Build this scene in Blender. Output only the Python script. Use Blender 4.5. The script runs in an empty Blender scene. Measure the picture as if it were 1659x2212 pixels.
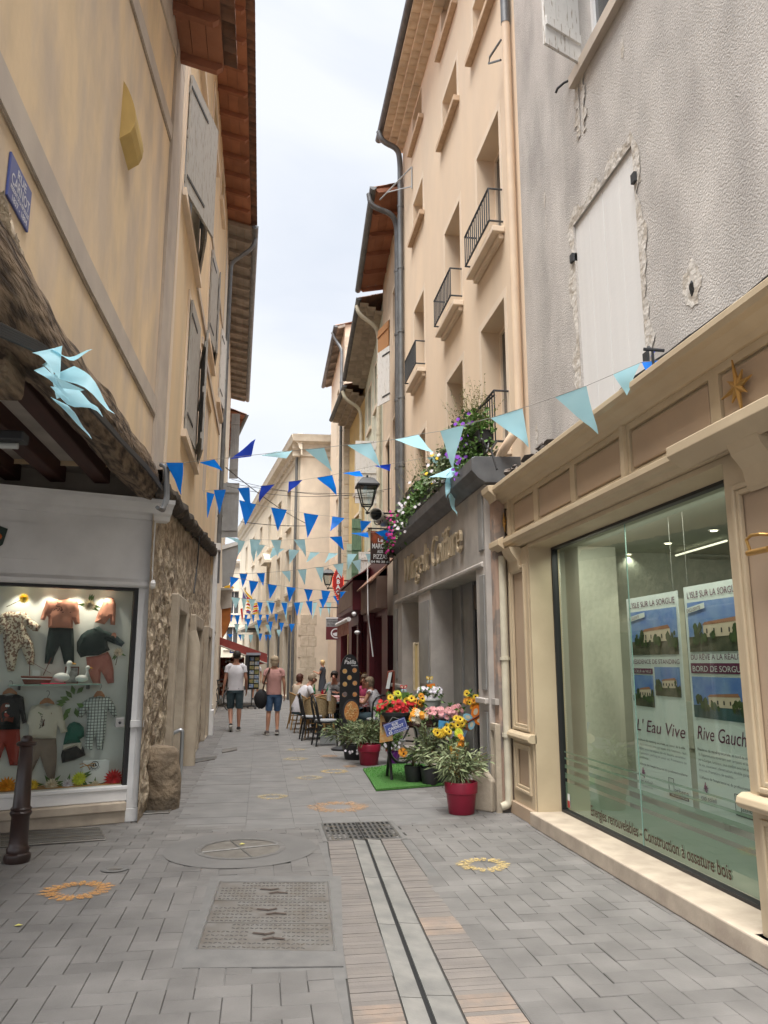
import bpy, bmesh, math, random
from mathutils import Vector, Matrix, noise
random.seed(7)
C = bpy.context.scene.collection
SC = bpy.context.scene
R = math.radians
# ---------------------------------------------------------------- camera
F, CX, CY, CH = 1661., 829.5, 1106., 1.5          # photograph units: 1659 x 2212
PT = math.atan((1430-CY)/F); YW = math.atan((829.5-565)/F*math.cos(PT))
FW = Vector((math.sin(YW)*math.cos(PT), math.cos(YW)*math.cos(PT), math.sin(PT)))
RT = Vector((math.cos(YW), -math.sin(YW), 0))
UPV = RT.cross(FW)
EYE = Vector((0, 0, CH))
cd = bpy.data.cameras.new('camera'); cam = bpy.data.objects.new('camera', cd); C.objects.link(cam)
cd.sensor_fit = 'VERTICAL'; cd.sensor_height = 36; cd.lens = 36*F/2212; cd.clip_start = .05; cd.clip_end = 500
cam.location = EYE; cam.rotation_euler = (math.pi/2+PT, 0, -YW)
SC.camera = cam
# ---------------------------------------------------------------- light
SUN = Vector((-.10, -.30, .95)).normalized()
sd = bpy.data.lights.new('sun', 'SUN'); sd.energy = 2.0; sd.angle = R(50); sd.color = (1, .965, .91)
so = bpy.data.objects.new('sun', sd); C.objects.link(so)
so.rotation_euler = SUN.to_track_quat('Z', 'Y').to_euler()
W = bpy.data.worlds.new('World'); SC.world = W; W.use_nodes = True
wn = W.node_tree; wn.nodes.clear()
def wnd(t, **k):
    n = wn.nodes.new(t)
    for a, v in k.items(): setattr(n, a, v)
    return n
wo = wnd('ShaderNodeOutputWorld'); bg = wnd('ShaderNodeBackground')
sky = wnd('ShaderNodeTexSky', sky_type='NISHITA', sun_disc=False)
sky.sun_elevation = math.asin(SUN.z); sky.sun_rotation = math.atan2(SUN.x, SUN.y)
tc = wnd('ShaderNodeTexCoord'); mp = wnd('ShaderNodeMapping'); mp.inputs['Scale'].default_value = (1, 1, 2.2)
nz = wnd('ShaderNodeTexNoise'); nz.inputs['Scale'].default_value = 2.1; nz.inputs['Detail'].default_value = 6; nz.inputs['Distortion'].default_value = .5
rp = wnd('ShaderNodeValToRGB'); rp.color_ramp.elements[0].position = .38; rp.color_ramp.elements[1].position = .6
rp.color_ramp.elements[0].color = (1.52, 1.62, 1.78, 1); rp.color_ramp.elements[1].color = (1.84, 1.89, 1.97, 1)
mx = wnd('ShaderNodeMixRGB'); mx.inputs[0].default_value = .97
wn.links.new(tc.outputs['Generated'], mp.inputs[0]); wn.links.new(mp.outputs[0], nz.inputs['Vector'])
wn.links.new(nz.outputs['Fac'], rp.inputs[0]); wn.links.new(sky.outputs[0], mx.inputs[1]); wn.links.new(rp.outputs[0], mx.inputs[2])
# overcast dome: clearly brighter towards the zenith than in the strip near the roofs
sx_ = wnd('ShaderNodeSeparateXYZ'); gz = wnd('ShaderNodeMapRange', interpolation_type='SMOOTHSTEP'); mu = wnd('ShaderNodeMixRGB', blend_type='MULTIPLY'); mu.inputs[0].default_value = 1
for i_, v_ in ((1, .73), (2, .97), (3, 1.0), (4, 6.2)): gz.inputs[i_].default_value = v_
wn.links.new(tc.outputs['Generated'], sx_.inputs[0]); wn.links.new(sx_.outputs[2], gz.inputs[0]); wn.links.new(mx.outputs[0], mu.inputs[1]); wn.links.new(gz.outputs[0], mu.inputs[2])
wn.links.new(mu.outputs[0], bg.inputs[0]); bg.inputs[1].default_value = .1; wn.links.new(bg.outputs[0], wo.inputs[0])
SC.view_settings.view_transform = 'Standard'; SC.view_settings.look = 'None'; SC.view_settings.gamma = 1
SC.view_settings.exposure = 2.4
# ---------------------------------------------------------------- picture point -> place
def ray(x, y): return FW + RT*((x-CX)/F) + UPV*((CY-y)/F)
def G(x, y, z=0):
    d = ray(x, y); return EYE + d*((z-CH)/d.z)
def PX(x, y, X):
    d = ray(x, y); return EYE + d*(X/d.x)
def PY(x, y, Y):
    d = ray(x, y); return EYE + d*(Y/d.y)
def PL(x, y, a, b):
    nx, ny = -(b[1]-a[1]), b[0]-a[0]; d = ray(x, y)
    return EYE + d*((nx*a[0]+ny*a[1])/(nx*d.x+ny*d.y))
# ---------------------------------------------------------------- helpers
MATS = {}
def mat(name, col, rough=.8, col2=None, scale=6., mixlo=.35, mixhi=.65, stretch=(1, 1, 1), bump=0., bscale=60., bdist=.01,
        metal=0., spec=.4, island=0., emit=None, es=1., alpha=None, detail=6, stain=0., stainscale=1.2, bstretch=(1, 1, 1), trans=0., coat=0.):
    if name in MATS: return MATS[name]
    m = bpy.data.materials.new(name); m.use_nodes = True; MATS[name] = m
    nt = m.node_tree; b = nt.nodes['Principled BSDF']; L = nt.links
    def nd(t): return nt.nodes.new(t)
    b.inputs['Roughness'].default_value = rough; b.inputs['Metallic'].default_value = metal
    b.inputs['Specular IOR Level'].default_value = spec
    if coat: b.inputs['Coat Weight'].default_value = coat
    tcn = nd('ShaderNodeTexCoord')
    out = None
    if col2 is not None:
        mpn = nd('ShaderNodeMapping'); mpn.inputs['Scale'].default_value = stretch
        n = nd('ShaderNodeTexNoise'); n.inputs['Scale'].default_value = scale; n.inputs['Detail'].default_value = detail
        r = nd('ShaderNodeMapRange'); r.inputs[1].default_value = mixlo; r.inputs[2].default_value = mixhi
        x = nd('ShaderNodeMixRGB'); x.inputs[1].default_value = (*col, 1); x.inputs[2].default_value = (*col2, 1)
        L.new(tcn.outputs['Object'], mpn.inputs[0]); L.new(mpn.outputs[0], n.inputs['Vector']); L.new(n.outputs['Fac'], r.inputs[0]); L.new(r.outputs[0], x.inputs[0])
        out = x.outputs[0]
    else:
        c = nd('ShaderNodeRGB'); c.outputs[0].default_value = (*col, 1); out = c.outputs[0]
    if stain:
        mpn = nd('ShaderNodeMapping'); mpn.inputs['Scale'].default_value = (1, 1, .42)
        n = nd('ShaderNodeTexNoise'); n.inputs['Scale'].default_value = stainscale; n.inputs['Detail'].default_value = 9; n.inputs['Roughness'].default_value = .65
        r = nd('ShaderNodeMapRange'); r.inputs[1].default_value = .3; r.inputs[2].default_value = .75; r.inputs[3].default_value = 1+stain*.5; r.inputs[4].default_value = 1-stain
        x = nd('ShaderNodeMixRGB'); x.blend_type = 'MULTIPLY'; x.inputs[0].default_value = 1
        L.new(tcn.outputs['Object'], mpn.inputs[0]); L.new(mpn.outputs[0], n.inputs['Vector']); L.new(n.outputs['Fac'], r.inputs[0])
        L.new(out, x.inputs[1]); L.new(r.outputs[0], x.inputs[2]); out = x.outputs[0]
    if island:
        g = nd('ShaderNodeNewGeometry'); r = nd('ShaderNodeMapRange'); r.inputs[3].default_value = 1-island; r.inputs[4].default_value = 1+island
        x = nd('ShaderNodeMixRGB'); x.blend_type = 'MULTIPLY'; x.inputs[0].default_value = 1
        L.new(g.outputs['Random Per Island'], r.inputs[0]); L.new(out, x.inputs[1]); L.new(r.outputs[0], x.inputs[2]); out = x.outputs[0]
    L.new(out, b.inputs['Base Color'])
    if bump:
        mpn = nd('ShaderNodeMapping'); mpn.inputs['Scale'].default_value = bstretch
        n = nd('ShaderNodeTexNoise'); n.inputs['Scale'].default_value = bscale; n.inputs['Detail'].default_value = 5
        bp = nd('ShaderNodeBump'); bp.inputs['Strength'].default_value = bump; bp.inputs['Distance'].default_value = bdist
        L.new(tcn.outputs['Object'], mpn.inputs[0]); L.new(mpn.outputs[0], n.inputs['Vector']); L.new(n.outputs['Fac'], bp.inputs['Height']); L.new(bp.outputs[0], b.inputs['Normal'])
    if emit: b.inputs['Emission Color'].default_value = (*emit, 1); b.inputs['Emission Strength'].default_value = es
    if trans: b.inputs['Transmission Weight'].default_value = trans
    if alpha is not None:
        if alpha == 'worn':
            n = nd('ShaderNodeTexNoise'); n.inputs['Scale'].default_value = 55; n.inputs['Detail'].default_value = 8; n.inputs['Roughness'].default_value = .75
            r = nd('ShaderNodeMapRange'); r.inputs[1].default_value = .42; r.inputs[2].default_value = .58; r.inputs[3].default_value = .25; r.inputs[4].default_value = .85
            L.new(tcn.outputs['Object'], n.inputs['Vector']); L.new(n.outputs['Fac'], r.inputs[0]); L.new(r.outputs[0], b.inputs['Alpha'])
        elif alpha == 'faint':
            n = nd('ShaderNodeTexNoise'); n.inputs['Scale'].default_value = 30; n.inputs['Detail'].default_value = 8; n.inputs['Roughness'].default_value = .75
            r = nd('ShaderNodeMapRange'); r.inputs[1].default_value = .4; r.inputs[2].default_value = .62; r.inputs[3].default_value = .08; r.inputs[4].default_value = .6
            L.new(tcn.outputs['Object'], n.inputs['Vector']); L.new(n.outputs['Fac'], r.inputs[0]); L.new(r.outputs[0], b.inputs['Alpha'])
        else: b.inputs['Alpha'].default_value = alpha
    return m
def glass(name, tint, gloss=.06, rough=.02):
    if name in MATS: return MATS[name]
    m = bpy.data.materials.new(name); m.use_nodes = True; MATS[name] = m
    nt = m.node_tree; nt.nodes.clear(); L = nt.links
    o = nt.nodes.new('ShaderNodeOutputMaterial'); t = nt.nodes.new('ShaderNodeBsdfTransparent'); g = nt.nodes.new('ShaderNodeBsdfGlossy')
    fr = nt.nodes.new('ShaderNodeLayerWeight'); fr.inputs[0].default_value = .35; x = nt.nodes.new('ShaderNodeMixShader')
    r = nt.nodes.new('ShaderNodeMapRange'); r.inputs[3].default_value = gloss; r.inputs[4].default_value = .4
    t.inputs[0].default_value = (*tint, 1); g.inputs['Roughness'].default_value = rough
    L.new(fr.outputs['Facing'], r.inputs[0]); L.new(r.outputs[0], x.inputs[0]); L.new(t.outputs[0], x.inputs[1]); L.new(g.outputs[0], x.inputs[2]); L.new(x.outputs[0], o.inputs[0])
    return m
ROOT = {}
def tag(o, label=None, cat=None, group=None, kind=None):
    if label: o['label'] = label
    if cat: o['category'] = cat
    if group: o['group'] = group
    if kind: o['kind'] = kind
    return o
def thing(name, label, cat, loc=(0, 0, 0), rz=0, group=None):
    o = bpy.data.objects.new(name, None); C.objects.link(o); o.location = loc; o.rotation_euler = (0, 0, rz); o.empty_display_size = .2
    ROOT[o] = (Vector(loc), rz)
    return tag(o, label, cat, group)
class Fr:
    """frame: origin, u along, v up, w outward"""
    def __init__(s, o=(0, 0, 0), U=(1, 0, 0), N=(0, -1, 0), V=(0, 0, 1)):
        s.o = Vector(o); s.U = Vector(U).normalized(); s.N = Vector(N).normalized(); s.V = Vector(V).normalized()
    def __call__(s, u, v, w=0): return s.o + s.U*u + s.V*v + s.N*w
    def uv(s, P): d = Vector(P)-s.o; return d.dot(s.U), d.dot(s.V)
W0 = Fr((0, 0, 0), (1, 0, 0), (0, 1, 0))            # u=x v=z w=y
class XY:
    def __call__(s, x, y, z=0): return Vector((x, y, z))
XYZ = XY()
class MB:
    def __init__(s): s.v = []; s.f = []
    def add(s, vs, fs):
        n = len(s.v); s.v += [Vector(p) for p in vs]; s.f += [tuple(i+n for i in f) for f in fs]; return s
    def quad(s, *p): return s.add(p, [tuple(range(len(p)))])
    def box(s, a, b, fr=XYZ, taper=None):
        (x0, y0, z0), (x1, y1, z1) = a, b
        p = [fr(x, y, z) for z in (z0, z1) for y in (y0, y1) for x in (x0, x1)]
        return s.add(p, [(0, 2, 3, 1), (4, 5, 7, 6), (0, 1, 5, 4), (2, 6, 7, 3), (0, 4, 6, 2), (1, 3, 7, 5)])
    def prism(s, poly, w0, w1, fr=XYZ, cap=True):
        n = len(poly); p = [fr(a, b, w0) for a, b in poly]+[fr(a, b, w1) for a, b in poly]
        f = [(i, (i+1) % n, n+(i+1) % n, n+i) for i in range(n)]
        if cap: f += [tuple(range(n-1, -1, -1)), tuple(range(n, 2*n))]
        return s.add(p, f)
    def tube(s, pts, r, seg=8, cap=True, flat=None):
        pts = [Vector(p) for p in pts]; n = len(pts); rs = r if isinstance(r, list) else [r]*n
        vs = []; prev = None
        for i, p in enumerate(pts):
            t = (pts[min(i+1, n-1)]-pts[max(i-1, 0)]).normalized()
            if prev is None:
                a = Vector((0, 0, 1)) if abs(t.z) < .9 else Vector((1, 0, 0)); a = (a-t*a.dot(t)).normalized()
            else: a = prev-t*prev.dot(t); a = a.normalized() if a.length > 1e-6 else Vector((1, 0, 0))
            prev = a; b = t.cross(a); rr = rs[i]; ra, rb = rr if isinstance(rr, tuple) else (rr, rr)
            vs += [p+a*(math.cos(2*math.pi*k/seg)*ra)+b*(math.sin(2*math.pi*k/seg)*rb) for k in range(seg)]
        fs = [(i*seg+k, i*seg+(k+1) % seg, (i+1)*seg+(k+1) % seg, (i+1)*seg+k) for i in range(n-1) for k in range(seg)]
        if cap: fs += [tuple(range(seg-1, -1, -1)), tuple((n-1)*seg+k for k in range(seg))]
        return s.add(vs, fs)
    def lathe(s, prof, c=(0, 0, 0), seg=20, sx=1, sy=1):
        c = Vector(c); vs = [c+Vector((math.cos(2*math.pi*k/seg)*r*sx, math.sin(2*math.pi*k/seg)*r*sy, z)) for r, z in prof for k in range(seg)]
        n = len(prof); fs = [(i*seg+k, i*seg+(k+1) % seg, (i+1)*seg+(k+1) % seg, (i+1)*seg+k) for i in range(n-1) for k in range(seg)]
        fs += [tuple(range(seg-1, -1, -1)), tuple((n-1)*seg+k for k in range(seg))]
        return s.add(vs, fs)
    def ball(s, c, r, seg=10, rings=7, sc=(1, 1, 1), jit=0):
        c = Vector(c); vs = []; 
        for i in range(rings+1):
            th = math.pi*i/rings
            for k in range(seg):
                d = Vector((math.sin(th)*math.cos(2*math.pi*k/seg), math.sin(th)*math.sin(2*math.pi*k/seg), math.cos(th)))
                q = r*(1+(jit*noise.noise(d*2.5+c*3) if jit else 0)); vs.append(c+Vector((d.x*q*sc[0], d.y*q*sc[1], d.z*q*sc[2])))
        fs = [(i*seg+k, i*seg+(k+1) % seg, (i+1)*seg+(k+1) % seg, (i+1)*seg+k) for i in range(rings) for k in range(seg)]
        return s.add(vs, fs)
    def build(s, name, m, parent=None, smooth=False, bevel=0, local=False, sub=0, weld=False, solid=0):
        me = bpy.data.meshes.new(name)
        vs = s.v
        top = parent
        while top is not None and top.parent is not None: top = top.parent
        if top is not None and not local:
            l, rz = ROOT[top]; q = Matrix.Rotation(-rz, 3, 'Z'); vs = [q @ (v-l) for v in vs]
        me.from_pydata([tuple(v) for v in vs], [], s.f)
        bm = bmesh.new(); bm.from_mesh(me)
        if weld: bmesh.ops.remove_doubles(bm, verts=bm.verts, dist=1e-4)
        bmesh.ops.recalc_face_normals(bm, faces=bm.faces); bm.to_mesh(me); bm.free()
        if smooth:
            for p in me.polygons: p.use_smooth = True
        me.materials.append(m)
        o = bpy.data.objects.new(name, me); C.objects.link(o)
        if parent is not None: o.parent = parent
        if bevel:
            b = o.modifiers.new('bevel', 'BEVEL'); b.width = bevel; b.segments = 2; b.limit_method = 'ANGLE'; b.angle_limit = R(35)
        if solid:
            b = o.modifiers.new('solid', 'SOLIDIFY'); b.thickness = solid; b.offset = 0
        if sub:
            b = o.modifiers.new('sub', 'SUBSURF'); b.levels = sub; b.render_levels = sub
        if smooth and not sub:
            try: me.set_sharp_from_angle(angle=R(45))
            except Exception: pass
        return o
def copy_tree(o, parent=None):
    c = o.copy(); C.objects.link(c); c.parent = parent
    if o in ROOT: ROOT[c] = ROOT[o]
    for ch in list(o.children): copy_tree(ch, c)
    return c
def text_mb(s, fr, u, v, size, w=.003, depth=.0, sx=1., align='LEFT', shear=0., offset=0., rot=0.):
    """mesh of a line of lettering laid in the frame's plane"""
    cu = bpy.data.curves.new('t', 'FONT'); cu.body = s; cu.size = size; cu.align_x = align; cu.extrude = depth; cu.shear = shear; cu.offset = offset; cu.resolution_u = 3
    ob = bpy.data.objects.new('t', cu); C.objects.link(ob)
    dg = bpy.context.evaluated_depsgraph_get(); dg.update(); me = bpy.data.meshes.new_from_object(ob.evaluated_get(dg))
    mb = MB(); cr, sr = math.cos(rot), math.sin(rot)
    mb.add([fr(u+(p.co.x*sx)*cr-p.co.y*sr, v+(p.co.x*sx)*sr+p.co.y*cr, w+p.co.z) for p in me.vertices], [tuple(p.vertices) for p in me.polygons])
    bpy.data.objects.remove(ob); bpy.data.curves.remove(cu); bpy.data.meshes.remove(me)
    return mb
def text(s, fr, u, v, size, m, parent, name='lettering', **k): return text_mb(s, fr, u, v, size, **k).build(name, m, parent)
def cut_wall(mb, fr, u0, u1, v0, v1, ops, vend=None, reveal=True):
    """wall sheet with rectangular openings (u0,u1,v0,v1,depth) and their reveals"""
    us = sorted({u0, u1, *[x for o in ops for x in o[:2]]}); vs = sorted({v0, v1, *[x for o in ops for x in o[2:4]]})
    us = [u for u in us if u0 <= u <= u1]; vs = [v for v in vs if v0 <= v <= v1]
    nu, nv = len(us), len(vs)
    def top(u, v): return v if vend is None or v < v1-1e-6 else v1+(vend-v1)*(u-u0)/(u1-u0)
    pts = [fr(u, top(u, v)) for v in vs for u in us]; fs = []
    for j in range(nv-1):
        for i in range(nu-1):
            a, b = (us[i]+us[i+1])/2, (vs[j]+vs[j+1])/2
            if any(o[0] < a < o[1] and o[2] < b < o[3] for o in ops): continue
            fs.append((j*nu+i, j*nu+i+1, (j+1)*nu+i+1, (j+1)*nu+i))
    mb.add(pts, fs)
    if reveal:
        for a, b, c, d, dep in [o[:5] for o in ops]:
            P = [fr(a, c), fr(b, c), fr(b, d), fr(a, d)]; Q = [fr(a, c, -dep), fr(b, c, -dep), fr(b, d, -dep), fr(a, d, -dep)]
            for i in range(4): mb.quad(P[i], P[(i+1) % 4], Q[(i+1) % 4], Q[i])
    return mb
def pane(mb, fr, a, b, c, d, w): return mb.quad(fr(a, c, w), fr(b, c, w), fr(b, d, w), fr(a, d, w))
def frame_mb(fr, a, b, c, d, t, w0, w1):
    m = MB(); m.box((a, c, w0), (a+t, d, w1), fr); m.box((b-t, c, w0), (b, d, w1), fr); m.box((a+t, c, w0), (b-t, c+t, w1), fr); m.box((a+t, d-t, w0), (b-t, d, w1), fr); return m
# ---------------------------------------------------------------- materials
def lin(r, g, b): return tuple(((c/255)/12.92 if c < 10 else ((c/255+.055)/1.055)**2.4) for c in (r, g, b))
m_paver = mat('paver', (.178, .167, .157), .85, (.128, .121, .114), 3.5, mixlo=.3, mixhi=.72, detail=14, island=.1, bump=.35, bscale=90, bdist=.006, stain=.22, stainscale=1.1)
m_joint = mat('joint sand', (.06, .056, .052), .95)
m_slab = mat('pavement slab', (.195, .187, .178), .85, (.155, .15, .144), 3, bump=.3, bscale=120, bdist=.004)
m_conc = mat('concrete', (.235, .225, .205), .85, (.17, .165, .155), 5, bump=.3, bscale=80, bdist=.005, stain=.15)
m_grey = mat('cement collar', (.135, .13, .124), .9, (.165, .158, .15), 8, bump=.3, bscale=120, bdist=.004)
m_channel_brick = mat('channel brick', (.165, .147, .135), .9, (.19, .168, .15), 6, island=.1, bump=.5, bscale=70, bdist=.006)
m_orange_brick = mat('orange brick', (.27, .205, .16), .9, (.2, .168, .145), 8, island=.15, bump=.5, bscale=70, bdist=.006)
m_black = mat('black', (.015, .015, .015), .6)
m_iron = mat('cast iron', (.12, .117, .11), .55, (.15, .13, .10), 9, mixlo=.5, mixhi=.7, metal=.5, bump=.2, bscale=90)
m_ironlight = mat('worn iron', (.21, .2, .185), .5, (.16, .14, .12), 7, metal=.4)
m_yellow = mat('ochre limewash', (.75, .57, .36), .92, (.62, .49, .36), 2.0, mixlo=.4, mixhi=.6, stretch=(1, 1, .55), bump=.25, bscale=9, bdist=.01, stain=.2, stainscale=1.6)
m_yellow2 = mat('pale ochre limewash', (.72, .54, .33), .92, (.64, .50, .33), 2, stretch=(1, 1, .3), bump=.15, bscale=20, bdist=.004, stain=.12)
m_band = mat('grey render band', (.54, .46, .38), .9, (.46, .39, .33), 3, bump=.2, bscale=60, bdist=.003, stain=.1)
m_bandshadow = mat('painted band shadow', (.40, .33, .26), .9, (.30, .24, .18), 6)  # shade below the string courses, put into the colour
m_peach = mat('peach limewash', (.75, .59, .43), .92, (.70, .56, .42), 1.2, stretch=(1, 1, .35), bump=.15, bscale=25, bdist=.003, stain=.08)
m_peachband = mat('peach window surround', (.76, .62, .48), .9, (.7, .58, .45), 4)
m_sill = mat('terracotta sill', (.60, .44, .30), .85, (.5, .35, .23), 14)
m_stucco = mat('rough grey stucco', (.53, .495, .46), .95, (.41, .38, .355), 2.2, mixlo=.4, mixhi=.66, stretch=(1, 1, .5), bump=.65, bscale=62, bdist=.013, detail=10, stain=.26, stainscale=1.4)
m_stuccoflake = mat('flaked plaster', (.46, .41, .35), .95, (.58, .54, .49), 9, mixlo=.45, mixhi=.5, bump=.5, bscale=18, bdist=.03)
m_white = mat('white paint', (.78, .77, .76), .55, (.70, .69, .68), 4, bump=.05, bscale=40)
m_whitewood = mat('white shutter paint', (.72, .705, .685), .6, (.69, .675, .655), 2, stretch=(6, 6, .5), bump=.1, bscale=30)
m_oldshutter = mat('peeling grey shutter paint', (.36, .34, .31), .8, (.26, .235, .2), 14, mixlo=.55, mixhi=.65, stretch=(3, 3, .5), bump=.4, bscale=30)
m_oldwhite = mat('peeling white shutter paint', (.62, .60, .57), .8, (.36, .31, .26), 16, mixlo=.6, mixhi=.66, stretch=(3, 3, .4), bump=.4, bscale=30)
m_greyshutter = mat('grey shutter paint', (.33, .33, .33), .7, (.27, .27, .27), 3)
m_greenshutter = mat('green shutter paint', (.15, .24, .15), .75, (.11, .18, .12), 12, stretch=(3, 3, .5))
m_palegreen = mat('pale green plaster', (.62, .62, .49), .92, (.52, .50, .40), 3, mixlo=.45, mixhi=.6, stain=.15)
m_yellowplaster = mat('yellow plaster', (.62, .45, .2), .92, (.55, .4, .2), 3)
m_cream = mat('cream stone', (.76, .67, .53), .9, (.68, .6, .48), 2, stretch=(1, 1, .3), stain=.12)
m_creamtrim = mat('cream moulding', (.78, .7, .58), .85, (.68, .6, .49), 5, stain=.1)
m_beige = mat('beige plaster', (.68, .58, .46), .92, (.6, .51, .41), 2, stain=.12)
m_rubble = mat('rubble stone', (.47, .385, .28), .95, (.24, .185, .13), 5, mixlo=.42, mixhi=.6, bump=1., bscale=9, bdist=.09, detail=10, stretch=(1, 1, 1.5))
nt_ = m_rubble.node_tree; b_ = nt_.nodes['Principled BSDF']; src = b_.inputs['Base Color'].links[0].from_socket
vo = nt_.nodes.new('ShaderNodeTexVoronoi'); vo.inputs['Scale'].default_value = 5.5; vm = nt_.nodes.new('ShaderNodeMapping'); vm.inputs['Scale'].default_value = (1, .62, 1.15); vt = nt_.nodes.new('ShaderNodeTexCoord'); vh = nt_.nodes.new('ShaderNodeHueSaturation'); vr = nt_.nodes.new('ShaderNodeMapRange'); vr.inputs[3].default_value = .75; vr.inputs[4].default_value = 1.25
nt_.links.new(vt.outputs['Object'], vm.inputs[0]); nt_.links.new(vm.outputs[0], vo.inputs['Vector']); nt_.links.new(vo.outputs['Color'], vr.inputs[0]); nt_.links.new(vr.outputs[0], vh.inputs['Value']); nt_.links.new(src, vh.inputs['Color']); nt_.links.new(vh.outputs[0], b_.inputs['Base Color'])
m_stone = mat('smooth worn stone', (.47, .40, .31), .9, (.36, .3, .23), 3, bump=.4, bscale=14, bdist=.02, stain=.15)
m_paleston = mat('pale stone quoins', (.56, .48, .38), .9, (.46, .39, .3), 6, bump=.6, bscale=12, bdist=.03)
m_timber = mat('old timber', (.24, .17, .11), .9, (.05, .033, .022), 7, mixlo=.4, mixhi=.62, stretch=(3, .6, 3), bump=1., bscale=16, bdist=.03, bstretch=(3, .5, 3))
m_joist = mat('dark joist', (.06, .02, .014), .7, (.04, .015, .011), 6, stretch=(4, .5, 4))
m_soffit = mat('dusty plaster soffit', (.5, .45, .4), .9, (.36, .32, .28), 3)
m_roofwood = mat('red brown soffit boards', (.36, .155, .085), .75, (.29, .12, .065), 3, island=.15, bump=.3, bscale=20)
m_rafter = mat('red brown rafter', (.31, .125, .07), .75, (.25, .1, .055), 5)
m_greywood = mat('weathered soffit boards', (.34, .29, .24), .85, (.24, .2, .165), 4, island=.2)
m_tile = mat('roof tile', (.30, .15, .09), .85, (.18, .11, .08), 5, island=.3)
m_peachtile = mat('painted eave tiles', (.66, .54, .40), .85, (.58, .46, .33), 6, island=.08)
m_genoise = mat('weathered eave tiles', (.40, .33, .25), .9, (.30, .25, .19), 5, island=.12)
m_zinc = mat('zinc', (.20, .21, .215), .5, (.15, .155, .16), 5, metal=.55, stain=.1)
m_zincdark = mat('dark zinc', (.16, .162, .165), .5, (.11, .112, .116), 5, metal=.5)
m_pipepeach = mat('peach painted pipe', (.68, .52, .37), .6, (.62, .47, .34), 4)
m_pipecream = mat('cream painted pipe', (.62, .57, .44), .6, (.5, .45, .35), 5)
m_shop = mat('cream shopfront paint', (.54, .435, .295), .5, (.48, .38, .255), 3, bump=.05, bscale=30)
m_shoppanel = mat('tan shopfront panel paint', (.44, .325, .225), .55, (.41, .305, .215), 3, bump=.05, bscale=90)
m_travertine = mat('travertine', (.50, .42, .33), .6, (.38, .31, .245), 6, bump=.2, bscale=40)
m_brass = mat('brushed brass', (.50, .30, .10), .4, metal=.7)
m_gold = mat('gilded lettering', (.50, .40, .27), .65, (.40, .32, .215), 12)
m_salon = mat('grey brown concrete front', (.44, .40, .365), .7, (.33, .305, .28), 2.5, bump=.15, bscale=20, stain=.18, stainscale=2.5)
m_salonpanel = mat('dark grey marbled panel', (.22, .215, .205), .45, (.33, .32, .305), 3, mixlo=.5, mixhi=.8, stain=.15)
m_salonpink = mat('worn pink plaster', (.40, .28, .215), .9, (.24, .2, .175), 3, mixlo=.48, mixhi=.55)
m_burgundy = mat('burgundy paint', (.105, .012, .018), .45, (.085, .01, .015), 4)
m_darkwood = mat('dark red joinery', (.05, .014, .014), .5)
m_dark = mat('dark interior', (.02, .019, .018), .8)
m_room = mat('pale room wall', (.38, .39, .33), .9)
m_room2 = mat('room cream column', (.52, .50, .41), .9)
m_roomdark = mat('grey room', (.16, .15, .13), .9)
m_darkglass = mat('dark window glass', (.03, .034, .036), .08, spec=.8)
m_winglass = mat('upper window glass', (.07, .075, .08), .1, spec=.8)
m_frameblack = mat('black frame', (.02, .02, .021), .45)
m_rail = mat('railing iron', (.035, .037, .04), .5)
m_signblue = mat('enamel blue', (.055, .075, .26), .35, (.06, .085, .25), 5)
m_signwhite = mat('enamel white', (.62, .62, .66), .4)
m_letter = mat('white lettering', (.75, .75, .75), .5)
m_brownletter = mat('brown vinyl lettering', (.045, .018, .008), .5)
m_paper = mat('poster paper', (.66, .69, .68), .5)
m_purple = mat('poster plum ink', (.12, .015, .06), .5)
m_ink = mat('poster dark ink', (.03, .03, .035), .5)
m_inkgrey = mat('poster grey ink', (.22, .22, .23), .5)
m_leaf = mat('olive leaf', (.10, .145, .06), .6, (.17, .20, .10), 8, island=.45)
m_leafpale = mat('pale olive leaf', (.26, .29, .16), .6, (.16, .2, .09), 8, island=.4)
m_leafgreen = mat('fresh leaf', (.06, .13, .025), .6, (.1, .19, .04), 8, island=.4)
m_stem = mat('stem', (.12, .09, .04), .8)
m_drygrass = mat('dry heather', (.26, .22, .1), .8, (.18, .2, .08), 8, island=.4)
m_redpot = mat('raspberry plastic', (.26, .012, .035), .4, (.22, .01, .03), 4)
m_blackpot = mat('black plastic', (.025, .025, .026), .5)
m_purplepot = mat('purple plastic', (.17, .02, .26), .4)
m_whitepot = mat('white plastic', (.6, .6, .58), .4)
m_soil = mat('soil', (.05, .035, .025), .95)
m_turf = mat('artificial turf', (.05, .16, .03), .9, (.08, .22, .045), 30, bump=1., bscale=300, bdist=.01)
m_skin = mat('skin', (.46, .24, .15), .55, (.40, .19, .12), 6)
m_skin2 = mat('tanned skin', (.40, .20, .13), .55, (.36, .17, .11), 6)
m_tee = mat('white cotton', (.58, .56, .58), .9, (.52, .5, .52), 8, bump=.5, bscale=9, bdist=.03, bstretch=(1, 1, .5))
m_pink = mat('dusty pink cotton', (.46, .25, .22), .9, (.42, .22, .2), 9, bump=.5, bscale=9, bdist=.03)
m_denim = mat('dark denim', (.04, .07, .085), .9, (.065, .10, .115), 8, bump=.4, bscale=14, bdist=.02)
m_denimblue = mat('blue denim', (.05, .10, .2), .9, (.09, .16, .28), 8, bump=.4, bscale=14, bdist=.02)
m_hairdark = mat('dark hair', (.02, .014, .01), .7)
m_hairblond = mat('ash blond hair', (.42, .33, .22), .7, (.32, .25, .17), 25)
m_hairgold = mat('light blond hair', (.6, .42, .2), .7, (.5, .33, .15), 25)
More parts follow.
